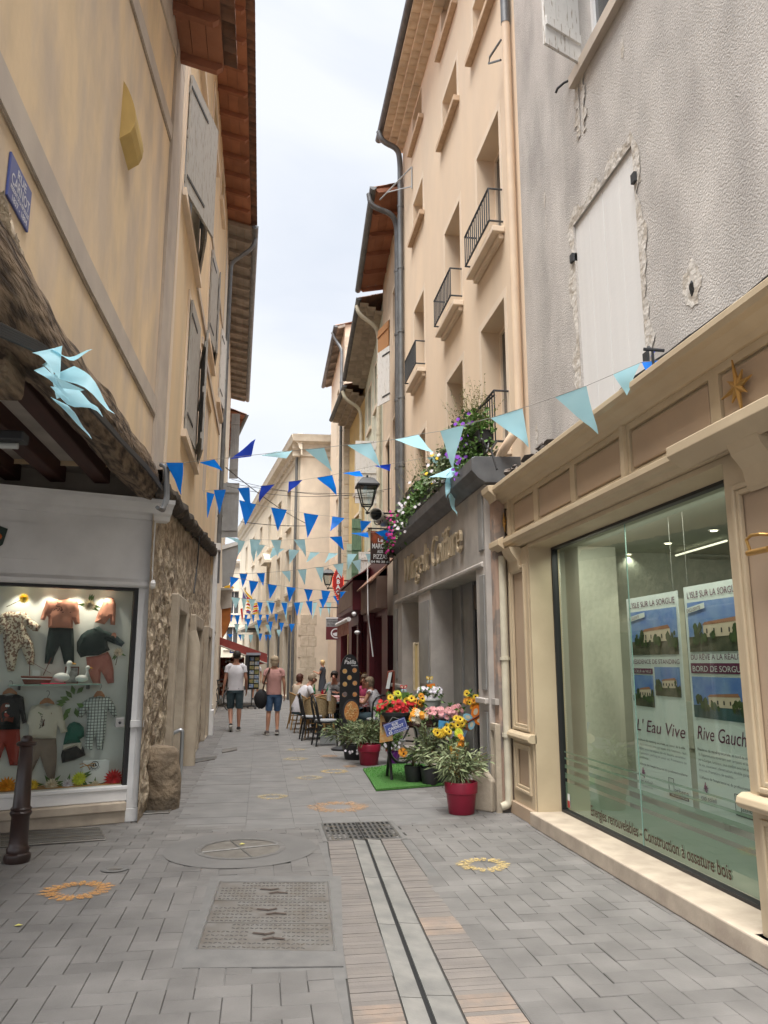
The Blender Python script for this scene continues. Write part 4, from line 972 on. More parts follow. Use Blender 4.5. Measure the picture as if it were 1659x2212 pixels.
for px, py in ((1443, 1172), (1357, 1196), (1542, 1144)):
    c = G(px, py, 2.63); m = MB(); m.lathe([(.045, -.0), (.045, .006), (.03, .008)], (c.x, c.y, 2.622), 14); rr = m.build('spot_ring', m_white, sh); m = MB(); m.lathe([(.03, -.006), (.03, 0)], (c.x, c.y, 2.622), 12); m.build('spot_lens', m_lamp, rr)
    l = bpy.data.lights.new('shop_spot', 'SPOT'); l.energy = 3; l.spot_size = R(110); l.color = (1, .93, .8); l.shadow_soft_size = .05; lo = bpy.data.objects.new('shop_spot', l); C.objects.link(lo); lo.location = (c.x, c.y, 2.6); lo.parent = sh; lo.location = Vector((c.x, c.y, 2.6))-sh.location
m = MB(); a, c = G(1390, 1222, 2.6), G(1440, 1207, 2.6); m.tube([a, c], .012, 6); a, c = G(1460, 1200, 2.6), G(1570, 1168, 2.6); m.tube([a, c], .01, 6); m.build('light_rail', mat('lit strip', (1, .95, .8), .4, emit=(1, .9, .7), es=.3), sh)
l = bpy.data.lights.new('strip_light', 'AREA'); l.shape = 'RECTANGLE'; l.size = .1; l.size_y = 3.6; l.energy = 9; l.color = (1, .96, .88); lo = bpy.data.objects.new('strip_light', l); C.objects.link(lo); lo.parent = sh; lo.location = Vector((XG+.1, 5.2, 2.6))-sh.location; lo.rotation_euler = (0, R(-22), 0)
# posters hanging in the window
XP = 3.12
fP = Fr((XP, 0, 0), (0, -1, 0), (-1, 0, 0))
def poster(pts, label, lines):
    q = [PX(x, y, XP) for x, y in pts]; u0 = -(q[0].y+q[3].y)/2; u1 = -(q[1].y+q[2].y)/2; v1 = (q[0].z+q[1].z)/2; v0 = (q[2].z+q[3].z)/2
    w, h = u1-u0, v1-v0; print('poster', w, h, v0, v1)
    t = thing('poster', label, 'poster', (XP, -(u0+u1)/2, v0), 0, 'estate agency posters in the window')
    m = MB(); m.box((u0, v0, -.004), (u1, v1, 0), fP); m.build('sheet', m_paper, t)
    m = MB()
    for u in (u0+.06, u1-.06): m.tube([fP(u, v1, 0), fP(u, 2.62, 0)], .0015, 4)
    m.build('hanging_thread', m_string, t)
    return t, Fr(fP(u0, v0, 0), fP.U, fP.N), w, h
def picture(t, f, w, a, c, d, e, h, kind):
    pic = MB(); pane(pic, f, a*w, c*w, d*h, e*h, .002); o = pic.build('photo_print', mat('print sky', (.05, .14, .48), .5, (.35, .48, .62), 3, mixlo=.3, mixhi=.8), t)
    rd = random.Random(kind)
    g = MB(); y0 = d*h; hh = (e-d)*h; g.quad(f(a*w, y0, .003), f(c*w, y0, .003), f(c*w, y0+hh*.36, .003), f(a*w, y0+hh*.3, .003))
    g.build('print_ground', mat('print ground', (.05, .06, .035), .5, (.13, .12, .08), 12) if kind != 3 else mat('print water', (.06, .12, .14), .5, (.03, .06, .05), 8, stretch=(1, 1, .2)), o)
    b = MB(); x0, x1 = a+(c-a)*.3, a+(c-a)*.86
    if kind == 2: x1 = c-.01
    b.quad(f(x0*w, y0+hh*.28, .0045), f(x1*w, y0+hh*.3, .0045), f(x1*w, y0+hh*.56, .0045), f(x0*w, y0+hh*.52, .0045)); b.build('print_house', mat('print house', (.65, .52, .4), .5), o)
    r = MB(); r.quad(f((x0-.02)*w, y0+hh*.52, .0052), f((x1)*w, y0+hh*.56, .0052), f((x1-.03)*w, y0+hh*.64, .0052), f((x0+.03)*w, y0+hh*.58, .0052)); r.build('print_roof', mat('print roof', (.38, .17, .10), .5), o)
    s = MB()
    for k in range(26):
        cx = a+(c-a)*rd.random(); 
        if k < 14: cx = rd.choice((a+(c-a)*rd.uniform(.05, .28), a+(c-a)*rd.uniform(.78, .95)))
        cy = y0+hh*rd.uniform(.22, .5 if k < 14 else .34); rr = hh*rd.uniform(.05, .11); n = 9
        P = [(cx*w+math.cos(6.28*i/n)*rr*rd.uniform(.7, 1.1), cy+math.sin(6.28*i/n)*rr*rd.uniform(.8, 1.4)) for i in range(n)]
        P = [(min(max(x, a*w), c*w), min(max(y, d*h), e*h)) for x, y in P]; s.quad(*[f(x, y, .006+k*.0001) for x, y in P])
    s.build('print_trees', mat('print trees', (.025, .045, .018), .5, (.07, .11, .035), 15), o)
    wi = MB()
    for k in range(5):
        x = x0+(x1-x0)*(k+.5)/5; wi.quad(*[f(q_[0], q_[1], .0058) for q_ in ((x*w-.008, y0+hh*.36), (x*w+.008, y0+hh*.36), (x*w+.008, y0+hh*.45), (x*w-.008, y0+hh*.45))])
    wi.build('print_windows', m_ink, o)
    return o
para = ['Résidence de standing sécurisée, au coeur de la ville.', '10 Appartements avec terrasses, très lumineux, tout', 'confort, avec bel espace de vie double, ascenseur,', 'climatisation, parking en sous sol. Prestations de', 'qualités...']
para2 = ['Résidence de standing sécurisée, en bord de rivière.', '10 Appartements traversant avec terrasses et balcons', 'par la Sorgue, lumineux, tout confort avec bel espace', 'de vie, ascenseur, climatisation, double garage en', 'sous sol. Prestations de qualités...']
t1, pf, w, h = poster([(1356, 1295), (1467, 1274), (1493, 1747), (1375, 1713)], 'long white poster reading L Eau Vive under small villa photos, farther from the near pilaster', 0)
t2, pg, w2, h2 = poster([(1478, 1272), (1604, 1243), (1645, 1795), (1510, 1754)], 'long white poster reading Rive Gauche, partly hidden by the near pilaster', 0)
def fit(s, f, u, v, wid, m, t, size, **k):
    mb = text_mb(s, f, 0, 0, size, **k); us = [(p-f.o).dot(f.U) for p in mb.v]; ext = max(us)-min(us); sx = wid/ext
    mb = text_mb(s, f, u, v, size, sx=sx, **k); return mb.build('lettering', m, t)
for t, f, w_, h_, k in ((t1, pf, w, h, 0), (t2, pg, w2, h2, 1)):
    fit("L'ISLE SUR LA SORGUE", f, w_*.06, h_*.945, w_*.88, m_purple, t, h_*.042)
    picture(t, f, w_, .05, .96, .70, .925, h_, 1 if k == 0 else 2)
    e = MB(); c0, c1, s0 = w_*.04, w_*.38, h_*.875; e.quad(f(c0, s0, .0075), f(c1, s0+.028, .0075), f(c1, s0+.068, .0075), f(c0, s0+.04, .0075)); e.build('banner', m_paper, t)
    text_mb('EXCLUSIVITE', f, c0+.01, s0+.008, h_*.022, w=.0085, rot=.1, sx=.9).build('lettering', m_purple, t)
    if k == 0:
        fit('RÉSIDENCE DE STANDING', f, w_*.05, h_*.655, w_*.9, m_purple, t, h_*.032)
        b_ = MB(); pane(b_, f, w_*.05, w_*.46, h_*.605, h_*.632, .003); b_.build('banner', m_purple, t); fit('COEUR de VILLE', f, w_*.08, h_*.611, w_*.35, m_paper, t, h_*.02, w=.005)
        picture(t, f, w_, .05, .46, .44, .598, h_, 5); picture(t, f, w_, .49, .95, .50, .64, h_, 6)
        fit("L' Eau Vive", f, w_*.05, h_*.315, w_*.9, m_purple, t, h_*.085, shear=.25); P_ = para
    else:
        fit('DU RÊVE À LA RÉALITÉ', f, w_*.05, h_*.665, w_*.9, m_purple, t, h_*.034)
        b_ = MB(); pane(b_, f, w_*.04, w_*.97, h_*.605, h_*.65, .003); b_.build('banner', m_purple, t); fit('BORD DE SORGUE', f, w_*.07, h_*.613, w_*.86, m_paper, t, h_*.036, w=.005)
        picture(t, f, w_, .04, .97, .41, .59, h_, 3)
        fit('Rive Gauche', f, w_*.05, h_*.315, w_*.9, m_purple, t, h_*.085, shear=.25); P_ = para2
    for i, l in enumerate(P_): fit(l, f, w_*.05, h_*(.265-.022*i), w_*(.9 if i < 4 else (.25 if k == 0 else .6)), m_ink if i == 0 else m_inkgrey, t, h_*.0165)
    fit("L'alliance de l'expérience et du professionnalisme", f, w_*.05, h_*.145, w_*.9, m_ink, t, h_*.0165)
    star(f, w_*.15, h_*.108, h_*.026, m_purple, t, w=.004)
    fit('cap soleil', f, w_*.05, h_*.055, w_*.26, m_ink, t, h_*.03); fit('PATRIMOINE', f, w_*.05, h_*.038, w_*.26, m_inkgrey, t, h_*.012)
    fit('Commercialisation', f, w_*.36, h_*.05, w_*.18, m_inkgrey, t, h_*.009)
    o_ = MB(); o_.add(*[(lambda q: (q.v, q.f))(frame_mb(f, w_*.62, w_*.71, h_*.05, h_*.12, .004, .002, .004))][0]); pane(o_, f, w_*.62, w_*.95, h_*.035, h_*.052, .003); o_.build('emblem', m_ink, t)
    fit('athena', f, w_*.72, h_*.058, w_*.23, m_ink, t, h_*.032); fit('PROMOTION', f, w_*.66, h_*.039, w_*.27, m_paper, t, h_*.011, w=.005)
# roof of the shopfront with debris, cables
m = MB()
m.quad((XF-.17, Y0f, 3.36), (XF-.17, Y1f, 3.36), (XW+.05, Y1f, 3.52), (XW+.05, Y0f, 3.52)); m.build('lead_flashing', m_zincdark, sh)
dbl = thing('broken_tiles', 'row of broken dark roof tiles and mortar lying on the shopfront cornice', 'roof debris', (XF, 6.8, 3.4)); m = MB(); random.seed(5)
for k in range(44):
    y = 6.35+1.45*random.random(); x = XF-.08+random.random()*.16; z = 3.42+random.random()*.06; r = random.uniform(.025, .06)
    m.ball((x, y, z), r, 7, 5, (1, 1.4, .6), .9)
m.build('tile_fragment', mat('dark broken tile', (.07, .06, .055), .9, (.16, .13, .11), 9), dbl)
cb = thing('cable_bundle', 'bundle of black cables lying along the right shopfront cornice', 'cable', (XF, 4, 3.4)); m = MB()
for k in range(4):
    pts = [(XF-.06+.03*k, 1.0+i*.35, 3.40+.02*k+.03*math.sin(i*1.3+k)+(.03 if i < 12 else 0)) for i in range(14)]; m.tube(pts, .011, 6)
m.build('cable', m_cable, cb, smooth=True)
m = MB(); q = PX(1410, 765, XF-.12); m.tube([(q.x, q.y, 3.36), (q.x, q.y, 3.5), (q.x, q.y+.05, 3.54)], .01, 6); m.tube([(q.x-.06, q.y, 3.5), (q.x+.08, q.y, 3.5)], .012, 6); m.build('cable_bracket', m_rail, cb)
# ---- peach house
g2 = thing('peach_house', 'tall peach rendered house on the right with iron window railings and painted tile eaves', 'house', (XW, 11.5, 0))
cA, cB, cC = (8.40, 9.42), (10.40, 11.38), (13.08, 14.02)
rows = {4: (12.0, 12.85), 3: (10.22, 10.98), 2: (6.78, 8.48), 1: (3.95, 5.88)}
rows2 = {3: (9.93, 10.7), 2: (6.78, 8.35), 1: (3.95, 5.66), 4: (12.0, 12.7)}
ops = []
for cI, col in enumerate((cA, cB, cC)):
    for r in (1, 2, 3, 4):
        z = rows[r] if cI < 2 else rows2[r]; ops.append((col[0], col[1], z[0], z[1], .3, cI, r))
ZP = 13.12
m = MB(); cut_wall(m, fy, YBD, YPE, 0, ZP, [o[:5] for o in ops]); m.build('wall', m_peach, g2); body(g2, fy, YBD, YPE, 0, ZP, m_peach)
def minisurround(b, f, a, c, d, e, t=.1, mm=m_peachband, out=.004):
    m = MB(); m.box((a-t, d, 0), (a, e+t, out), f); m.box((c, d, 0), (c+t, e+t, out), f); m.box((a, e, 0), (c, e+t, out), f); m.build('window_surround', mm, b)
def railing(b, f, a, c, z, hgt, out):
    m = MB()
    for v in (z+.08, z+hgt):
        m.tube([f(a, v, 0), f(a, v, out), f(c, v, out), f(c, v, 0)], .014, 6)
    n = 12
    for i in range(n+1): u = a+(c-a)*i/n; m.tube([f(u, z+.08, out), f(u, z+hgt, out)], .009, 5)
    return m.build('railing', m_rail, b)
for a, c, d, e, dep, cI, r in ops:
    window(g2, fy, a, c, d, e, dep-.01, m_peachband, m_winglass); minisurround(g2, fy, a, c, d, e)
    if r >= 3:
        m = MB(); m.box((a-.14, d-.1, .001), (c+.16, d, .10), fy); m.build('window_sill', m_sill, g2, bevel=.01)
    else:
        sl_ = MB(); sl_.box((a-.12, d-.09, .001), (c+.12, d-.01, .16), fy); sl_.box((a-.08, d-.16, .001), (c+.08, d-.09, .07), fy); sl_.build('balcony_slab', m_peachband, g2, bevel=.01)
        railing(g2, fy, a-.06, c+.06, d, .52 if r == 2 else .7, .18)
eave(g2, fy, YBD, YPE+.1, ZP, oh=.48, style='genoise', soff=m_peachtile, gutter=m_zincdark, drop=0)
pipe(g2, bentpoly([fy(YPE-.25, ZP-.08, .58), fy(YPE-.25, ZP-.32, .5), fy(YPE-.2, ZP-.42, .14), fy(YPE-.12, ZP-.7, .08), fy(YPE-.12, 3.4, .08)], 6, .2), .062, m_zinc, clips=6)
pipe(g2, bentpoly([fy(YBD+.12, 11.5, .07), fy(YBD+.12, 9.2, .07)], 4), .058, m_zincdark, clips=1)
pipe(g2, bentpoly([fy(YBD+.12, 9.2, .07), fy(YBD+.12, 4.05, .07), fy(YBD+.2, 3.85, .2), fy(YBD+.45, 3.75, .22), fy(YBD+.45, 3.35, .22)], 6, .12), .052, m_pipepeach, clips=5)
m = MB(); q = fy(YBD+.16, 9.0, .12); m.tube([q, fy(YBD+.5, 9.05, .16), fy(YBD+.55, 9.0, .16), fy(YBD+.2, 8.75, .12)], .014, 6); m.build('pipe_hook', m_zinc, g2)
m = MB(); z = 11.6                                     # wall bracket for a line
for a_, b_ in (((14.05, z, .02), (15.3, z, .5)), ((14.05, z-.45, .02), (15.0, z, .38)), ((14.05, z, .02), (14.05, z-.5, .02))): m.tube([fy(*a_), fy(*b_)], .016, 6)
m.build('wall_bracket', mat('pale metal', (.42, .44, .45), .5), g2)
# ---- hair salon
XS = 2.40; fs = Fr((XS, 0, 0), (0, -1, 0), (-1, 0, 0)); fsy = Fr((XS, 0, 0), (0, 1, 0), (-1, 0, 0))
sa = thing('hair_salon_front', 'grey brown concrete salon front with raised script lettering and flower troughs along its ledge', 'shopfront', (XS, 11, 0))
YA, YZ = 8.12, 14.25; ZC = 3.45; ZL = 2.55
m = MB(); doorY = (8.52, 11.0); win2 = (11.85, 13.3)
cut_wall(m, fsy, YA, YZ, 0, ZC, [(doorY[0], doorY[1], .12, ZL, .45), (win2[0], win2[1], .12, ZL-.03, .5)])
m.quad(fsy(YA, 0), fsy(YA, ZC), fsy(YA, ZC, -.4), fsy(YA, 0, -.4)); m.quad(fsy(YZ, 0), fsy(YZ, ZC), fsy(YZ, ZC, -.4), fsy(YZ, 0, -.4)); m.build('wall', m_salon, sa)
m = MB(); mould(m, fsy, YA-.12, YZ+.15, [(-.4, 3.45), (.02, 3.45), (.10, 3.50), (.17, 3.58), (.17, 3.72), (.13, 3.74), (-.4, 3.76)]); m.build('ledge', m_zincdark, sa, bevel=.006)
m = MB(); mould(m, fsy, YA+.1, YZ-.3, [(0, 2.53), (.025, 2.54), (.03, 2.58), (0, 2.60)])
m.box((8.12, 1.06, .001), (8.5, 1.12, .05), fsy); m.box((11.0, 1.06, .001), (11.85, 1.12, .05), fsy); m.box((13.3, 1.06, .001), (YZ, 1.12, .05), fsy); m.build('moulding', m_salon, sa, bevel=.01)
for a, c in ((8.16, 8.34), (13.75, 14.1)):
    m = MB()
    for d, e in ((.3, .98), (1.2, 2.45), (2.72, 3.38)): m.box((a, d, .001), (c, e, .02), fsy)
    m.build('raised_panel', m_salonpanel, sa, bevel=.012)
m = MB()
for a, c in ((11.08, 11.76),):
    for d, e in ((.2, 1.0), (1.18, 2.4)): m.box((a, d, .001), (c, e, .016), fsy)
m.build('marbled_panel', m_salonpanel, sa, bevel=.01)
# glazing
wf2 = window(sa, fsy, 8.52, 9.9, .12, ZL, .4, m_frameblack, g_door, 'glazed_door', mull=True)
m = MB(); m.box((8.52, 2.18, -.39), (9.9, 2.5, -.345), fsy); m.build('transom_sign', mat('brown transom', (.07, .045, .03), .5), sa)
text('Coiffure   Visagiste', fs, -9.7, 2.28, .14, m_gold, sa, w=-.343)
m = MB(); m.box((9.9, .12, -.4), (11.0, ZL, -.33), fsy); m.box((10.4, .12, -.33), (10.46, ZL, -.3), fsy); m.build('side_panel', m_salonpanel, sa)
m = MB(); m.box((win2[0], .12, -.46), (win2[1], ZL-.03, -.42), fsy); m.build('blank_panel', m_salonpanel, sa)
m = MB(); m.quad((XS+2.2, YA, 0), (XS+2.2, 10.6, 0), (XS+2.2, 10.6, 2.6), (XS+2.2, YA, 2.6)); m.quad((XS+.5, YA+.05, 0), (XS+2.2, YA+.05, 0), (XS+2.2, YA+.05, 2.6), (XS+.5, YA+.05, 2.6)); m.quad((XS+.5, 10.6, 0), (XS+2.2, 10.6, 0), (XS+2.2, 10.6, 2.6), (XS+.5, 10.6, 2.6)); m.quad((XS+.5, YA, 2.6), (XS+2.2, YA, 2.6), (XS+2.2, 10.6, 2.6), (XS+.5, 10.6, 2.6)); m.quad((XS+.5, YA, .03), (XS+2.2, YA, .03), (XS+2.2, 10.6, .03), (XS+.5, 10.6, .03))
m.build('inner_wall', mat('salon interior', (.35, .29, .24), .9, (.15, .08, .06), 3), sa)
m = MB(); m.box((XS+.5, 8.58, 1.25), (XS+.53, 9.1, 2.1)); m.build('blind', m_room, sa)
m = MB(); m.box((XS-.02, 8.45, 0), (XS+.45, 11.05, .118)); m.build('door_step', m_travertine, sa)
# little pennants inside the door
t = thing('pennant_string', 'short string of pale blue pennants hanging inside the salon door', 'bunting', (XS+.5, 8.9, 2.0)); m = MB(); m.tube([(XS+.47, 8.56, 2.14), (XS+.47, 9.4, 2.12)], .004, 5); m.build('cord', m_string, t)
for k in range(5):
    y = 8.62+.16*k; MB().quad((XS+.465, y, 2.13), (XS+.465, y+.14, 2.13), (XS+.46, y+.07, 1.9)).build('flag', m_flaglight, t)
# script lettering
def script(s, u0, u1, v, size, rise):
    mb = text_mb(s, fs, 0, 0, size, depth=.018, shear=.25, offset=-.004); us = [(p-fs.o).dot(fs.U) for p in mb.v]; ex = max(us)-min(us)
    mb = text_mb(s, fs, u0, v, size, w=.045, depth=.018, sx=(u1-u0)/ex, shear=.25, offset=-.004, rot=rise); return mb
mb = script('Wirgelt', -12.92, -10.95, 2.82, .60, 0); mb.build('raised_lettering', m_gold, sa)
mb = script('Coiffure', -10.7, -9.05, 2.82, .60, 0); mb.build('raised_lettering', m_gold, sa)
# remnant of worn plaster pier, boxed duct, pipes, between salon and agency
pr_ = thing('plaster_pier', 'narrow worn pink and grey plaster pier between the salon and the agency', 'wall', (2.5, 8.06, 0))
MB().box((2.46, 7.97, 0), (2.9, 8.118, 3.36)).build('pier', m_salonpink, pr_)
m = MB(); m.box((2.42, 7.97, 1.06), (2.46, 8.11, 1.12)); m.build('moulding', m_salon, pr_)
m = MB(); m.box((2.40, 7.93, 0), (2.455, 7.98, .80)); m.box((2.40, 8.09, 0), (2.455, 8.115, .80)); m.box((2.40, 7.93, .80), (2.455, 8.115, .87)); m.box((2.44, 7.98, 0), (2.455, 8.09, .8)); m.build('duct_cover', m_stone, pr_)
pp = thing('cream_drainpipe', 'cream painted drainpipe at the left edge of the agency front', 'drainpipe', (2.52, 7.95, 0))
m = MB(); m.tube(bentpoly([(2.53, 7.94, 2.62), (2.53, 7.94, .08), (2.44, 7.94, .06)], 6, .06), .042, 10); m.build('pipe', m_pipecream, pp, smooth=True)
m = MB(); m.tube([(2.53, 7.94, 1.52), (2.53, 7.94, 1.55)], .055, 10); m.tube([(2.53, 7.94, .74), (2.53, 7.94, .78)], .055, 10); m.build('collar', m_pipecream, pp)
ks2 = thing('stone_shard', 'broken pale stone slab leaning on the foot of the salon pier', 'stone', (2.3, 8.05, 0))
m = MB(); m.prism([(-.1, 0), (.12, 0), (.14, .3), (.02, .42), (-.12, .36)], 0, .08, Fr((2.34, 8.1, 0), (.6, -.8, 0), (-.8, -.6, 0), (0, .1, 1))); m.build('slab', m_stone, ks2, bevel=.015)
# gilt narrow sign blade
q = [PY(x, y, 11.75) for x, y in ((892, 1388), (905, 1390), (906, 1492), (893, 1490))]; t = thing('gilt_blade_sign', 'narrow gilded frame sign sticking out beside the salon window', 'sign', q[2])
a, b_, z0, z1 = min(p.x for p in q), max(p.x for p in q), q[2].z, q[0].z; fb = Fr((0, 11.75, 0), (1, 0, 0), (0, -1, 0)); m = MB(); fr_ = frame_mb(fb, a, b_, z0, z1, .025, -.02, .02); m.add(fr_.v, fr_.f); m.build('frame', m_gold, t, bevel=.004); m = MB(); m.box((a+.02, z0+.02, -.01), (b_-.02, z1-.02, .005), fb); m.build('board', mat('pale gold', (.45, .33, .15), .5), t)
# ---- red café
cf = thing('burgundy_cafe_front', 'burgundy café front with boxed fascia, rolled awning and dark red joinery', 'shopfront', (XS, 17, 0)); fc = Fr((2.3, 0, 0), (0, 1, 0), (-1, 0, 0))
cut = MB(); cut_wall(cut, fc, 14.3, 24.4, 0, 3.6, [(15.0, 15.9, .05, 2.4, .3), (16.3, 17.9, .05, 2.4, .3), (18.3, 20.2, .05, 2.4, .3), (20.8, 23, .3, 2.3, .2)]); cut.build('wall', m_burgundy, cf)
for o in ((15.0, 15.9, .05, 2.4), (16.3, 17.9, .05, 2.4), (18.3, 20.2, .05, 2.4), (20.8, 23, .3, 2.3)): window(cf, fc, *o, .26, m_darkwood, m_darkglass)
m = MB(); m.box((16.9, 2.62, .001), (20.0, 3.28, .36), fc); m.build('fascia_box', m_burgundy, cf, bevel=.01)
m = MB(); m.box((16.93, 2.72, .363), (19.95, 3.2, .375), fc); m.build('fascia_board', mat('brown board', (.16, .10, .075), .7, (.2, .13, .1), 4), cf)
m = MB(); m.quad(fc(16.6, 3.30, .4), fc(20.2, 3.30, .4), fc(20.2, 3.75, -.4), fc(16.6, 3.75, -.4)); m.quad(fc(16.6, 3.26, .4), fc(20.2, 3.26, .4), fc(20.2, 3.30, .4), fc(16.6, 3.30, .4)); m.build('canopy_roof', m_burgundy, cf, solid=.02)
m = MB(); m.tube([fc(16.9, 2.42, .44), fc(19.6, 2.42, .44)], .05, 10); m.build('awning_roll', m_white, cf, smooth=True)
m = MB(); m.quad(fc(16.95, 2.42, .44), fc(19.5, 2.42, .44), fc(19.5, 2.1, .44), fc(16.95, 2.1, .44)); m.build('awning_valance', mat('striped red canvas', (.22, .06, .05), .85, (.35, .18, .12), 10), cf, solid=.008)
m = MB(); m.box((14.35, 2.5, .001), (16.7, 3.1, .2), fc); m.build('fascia_board', mat('brown board', (.16, .10, .075)), cf)
m = MB(); m.quad(fc(14.35, 3.0, .3), fc(16.6, 3.0, .3), fc(16.6, 3.6, -.3), fc(14.35, 3.6, -.3)); m.build('lean_to_roof', m_tile, cf, solid=.03)
m = MB(); m.box((15.9, .0, .001), (16.3, 2.5, .12), fc); m.box((17.95, .0, .001), (18.25, 2.6, .1), fc); m.build('pilaster', m_burgundy, cf, bevel=.01)
m = MB(); m.ball(fc(16.7, 2.52, .35), .05, 10, 8, (1, 1.4, 1)); m.ball(fc(16.5, 2.12, .3), .05, 10, 8, (1.3, 1.9, .8)); m.build('spotlight', m_white, cf, smooth=True)
m = MB(); m.tube([fc(14.9, 3.4, .3), fc(14.8, 2.4, .3), fc(14.9, 2.2, .26), fc(14.8, 1.6, .2)], .011, 6); m.build('cable', m_white, cf)
# ---- house 3 right
Pa, Pb = Vector((2.8, 15.22, 0)), Vector((2.92, 18.9, 0)); Ur = (Pb-Pa).normalized(); f5 = Fr(Pa, Ur, (-Ur.y, Ur.x, 0)); L5 = (Pb-Pa).length
def zat(fr, x, y, a, b): P = PL(x, y, (a.x, a.y), (b.x, b.y)); return fr.uv(P)
h3 = thing('boarded_eave_house', 'peach house with red brown boarded eaves just beyond the tall peach house', 'house', Pa)
o5 = [(*sorted((zat(f5, 838, 640, Pa, Pb)[0], zat(f5, 848, 620, Pa, Pb)[0])), 8.6, 10.2, .15)]
op5 = [(.9, 1.7, 8.9, 10.2, .15), (2.2, 3.0, 8.4, 9.8, .15), (.9, 1.7, 5.2, 7.0, .15), (2.3, 3.1, 5.0, 6.8, .06)]
m = MB(); cut_wall(m, f5, 0, L5, 0, 11.95, op5, vend=11.45); m.build('wall', mat('pale peach plaster', (.64, .50, .36), .92, (.56, .44, .33), 2, stain=.12), h3); body(h3, f5, 0, L5, 0, 11.4, m_beige)
for o in op5: window(h3, f5, *o[:4], .14, m_white, m_winglass); minisurround(h3, f5, *o[:4], .09)
p_, q_ = PY(817, 880, 16.9), PY(843, 748, 16.4); shutter(h3, Fr((q_.x, 16.4, 0), (p_.x-q_.x, .5, 0), (-.5, -1, 0)), 0, p_.z, q_.z, (Vector((p_.x, p_.y))-Vector((q_.x, q_.y))).length, 1, 0, m_oldwhite, planks=5); shutter(h3, f5, 2.3, 8.4, 9.8, .7, -1, 165, mat('orange shutter paint', (.45, .22, .09), .8), planks=3)
eave(h3, f5, .0, L5, 11.95, vend=11.4, oh=.62, gutter=m_zinc)
pipe(h3, bentpoly([f5(.15, 11.78, .74), f5(.15, 11.5, .70), f5(.2, 11.35, .2), f5(.28, 11.1, .09), f5(.28, 3.4, .09)], 6, .18), .06, m_zincdark, clips=5)
# ---- house 4 right (pale green) and 5 (yellow)
Pc, Pd = Vector((2.92, 18.9, 0)), Vector((2.95, 22.7, 0)); Ud = (Pd-Pc).normalized(); f6 = Fr(Pc, Ud, (-Ud.y, Ud.x, 0)); L6 = (Pd-Pc).length
h4 = thing('pale_green_house', 'narrow pale greenish plaster house with a cream downpipe and peeling white shutter', 'house', Pc)
op6 = [(.8, 1.5, 8.4, 9.7, .15), (2.3, 3.0, 8.2, 9.5, .15), (.7, 1.5, 5.6, 7.3, .15), (2.2, 3.0, 5.3, 7.0, .15), (2.2, 3.0, 3.2, 4.6, .15)]
m = MB(); cut_wall(m, f6, 0, L6, 0, 11.0, op6, vend=10.3); m.build('wall', m_palegreen, h4); body(h4, f6, 0, L6, 0, 10.2, m_palegreen)
for o in op6: window(h4, f6, *o[:4], .14, m_white, m_winglass); surround(h4, f6, *o[:4], .08, m_peachband, .006)
eave(h4, f6, 0, L6, 11.0, vend=10.2, oh=.6, style='genoise', soff=m_genoise, gutter=m_zincdark, drop=0)
pipe(h4, bentpoly([f6(.1, 10.85, .7), f6(.1, 10.6, .62), f6(.15, 10.3, .15), f6(.2, 10.0, .08), f6(.2, 3.6, .08)], 6, .18), .055, m_pipecream, clips=4)
shutter(h4, f6, .7, 5.6, 7.3, .6, -1, 96, m_oldwhite); shutter(h4, f6, .65, 2.9, 4.3, .5, -1, 96, m_oldwhite)
Pe, Pf = Vector((2.95, 22.7, 0)), Vector((2.8, 25.7, 0)); Ue = (Pf-Pe).normalized(); f7 = Fr(Pe, Ue, (-Ue.y, Ue.x, 0)); L7 = (Pf-Pe).length
h5 = thing('yellow_house', 'sliver of a yellow house with green shutters behind the bunting on the right', 'house', Pe)
op7 = [(.9, 1.8, 6.9, 8.4, .15), (.9, 1.8, 3.6, 6.1, .15)]
m = MB(); cut_wall(m, f7, 0, L7, 0, 9.95, op7, vend=9.8); m.build('wall', m_yellowplaster, h5); body(h5, f7, 0, L7, 0, 9.8, m_yellowplaster)
for o in op7: window(h5, f7, *o[:4], .14, m_white, m_winglass); surround(h5, f7, *o[:4], .08, m_peachband, .006)
eave(h5, f7, 0, L7, 9.95, vend=9.8, oh=.6, style='genoise', soff=m_genoise, gutter=m_zincdark, drop=0)
pipe(h5, bentpoly([f7(.1, 9.8, .7), f7(.1, 9.55, .62), f7(.15, 9.3, .15), f7(.2, 9.0, .08), f7(.2, 3.6, .08)], 6, .18), .055, m_pipecream, clips=3)
# green shutters facing the camera
for k, (x0, x1, ya, yb, Yd) in enumerate(((759, 781, 1121, 1252, 22.4), (748, 766, 1175, 1262, 23.6))):
    a = PY(x0, yb, Yd); c = PY(x1, ya, Yd); fq = Fr((a.x, Yd, 0), (1, .1, 0), (.1, -1, 0)); m = MB(); n = 4
    for i in range(n): m.box(((c.x-a.x)*i/n+.002, a.z, 0), ((c.x-a.x)*(i+1)/n-.002, c.z, .03), fq)
    for q in (.12, .5, .86): m.box((0, a.z+(c.z-a.z)*q-.04, .03), (c.x-a.x, a.z+(c.z-a.z)*q+.04, .05), fq)
    m.build('shutter', m_greenshutter if k == 0 else mat('mint shutter paint', (.42, .50, .42), .8), h5)
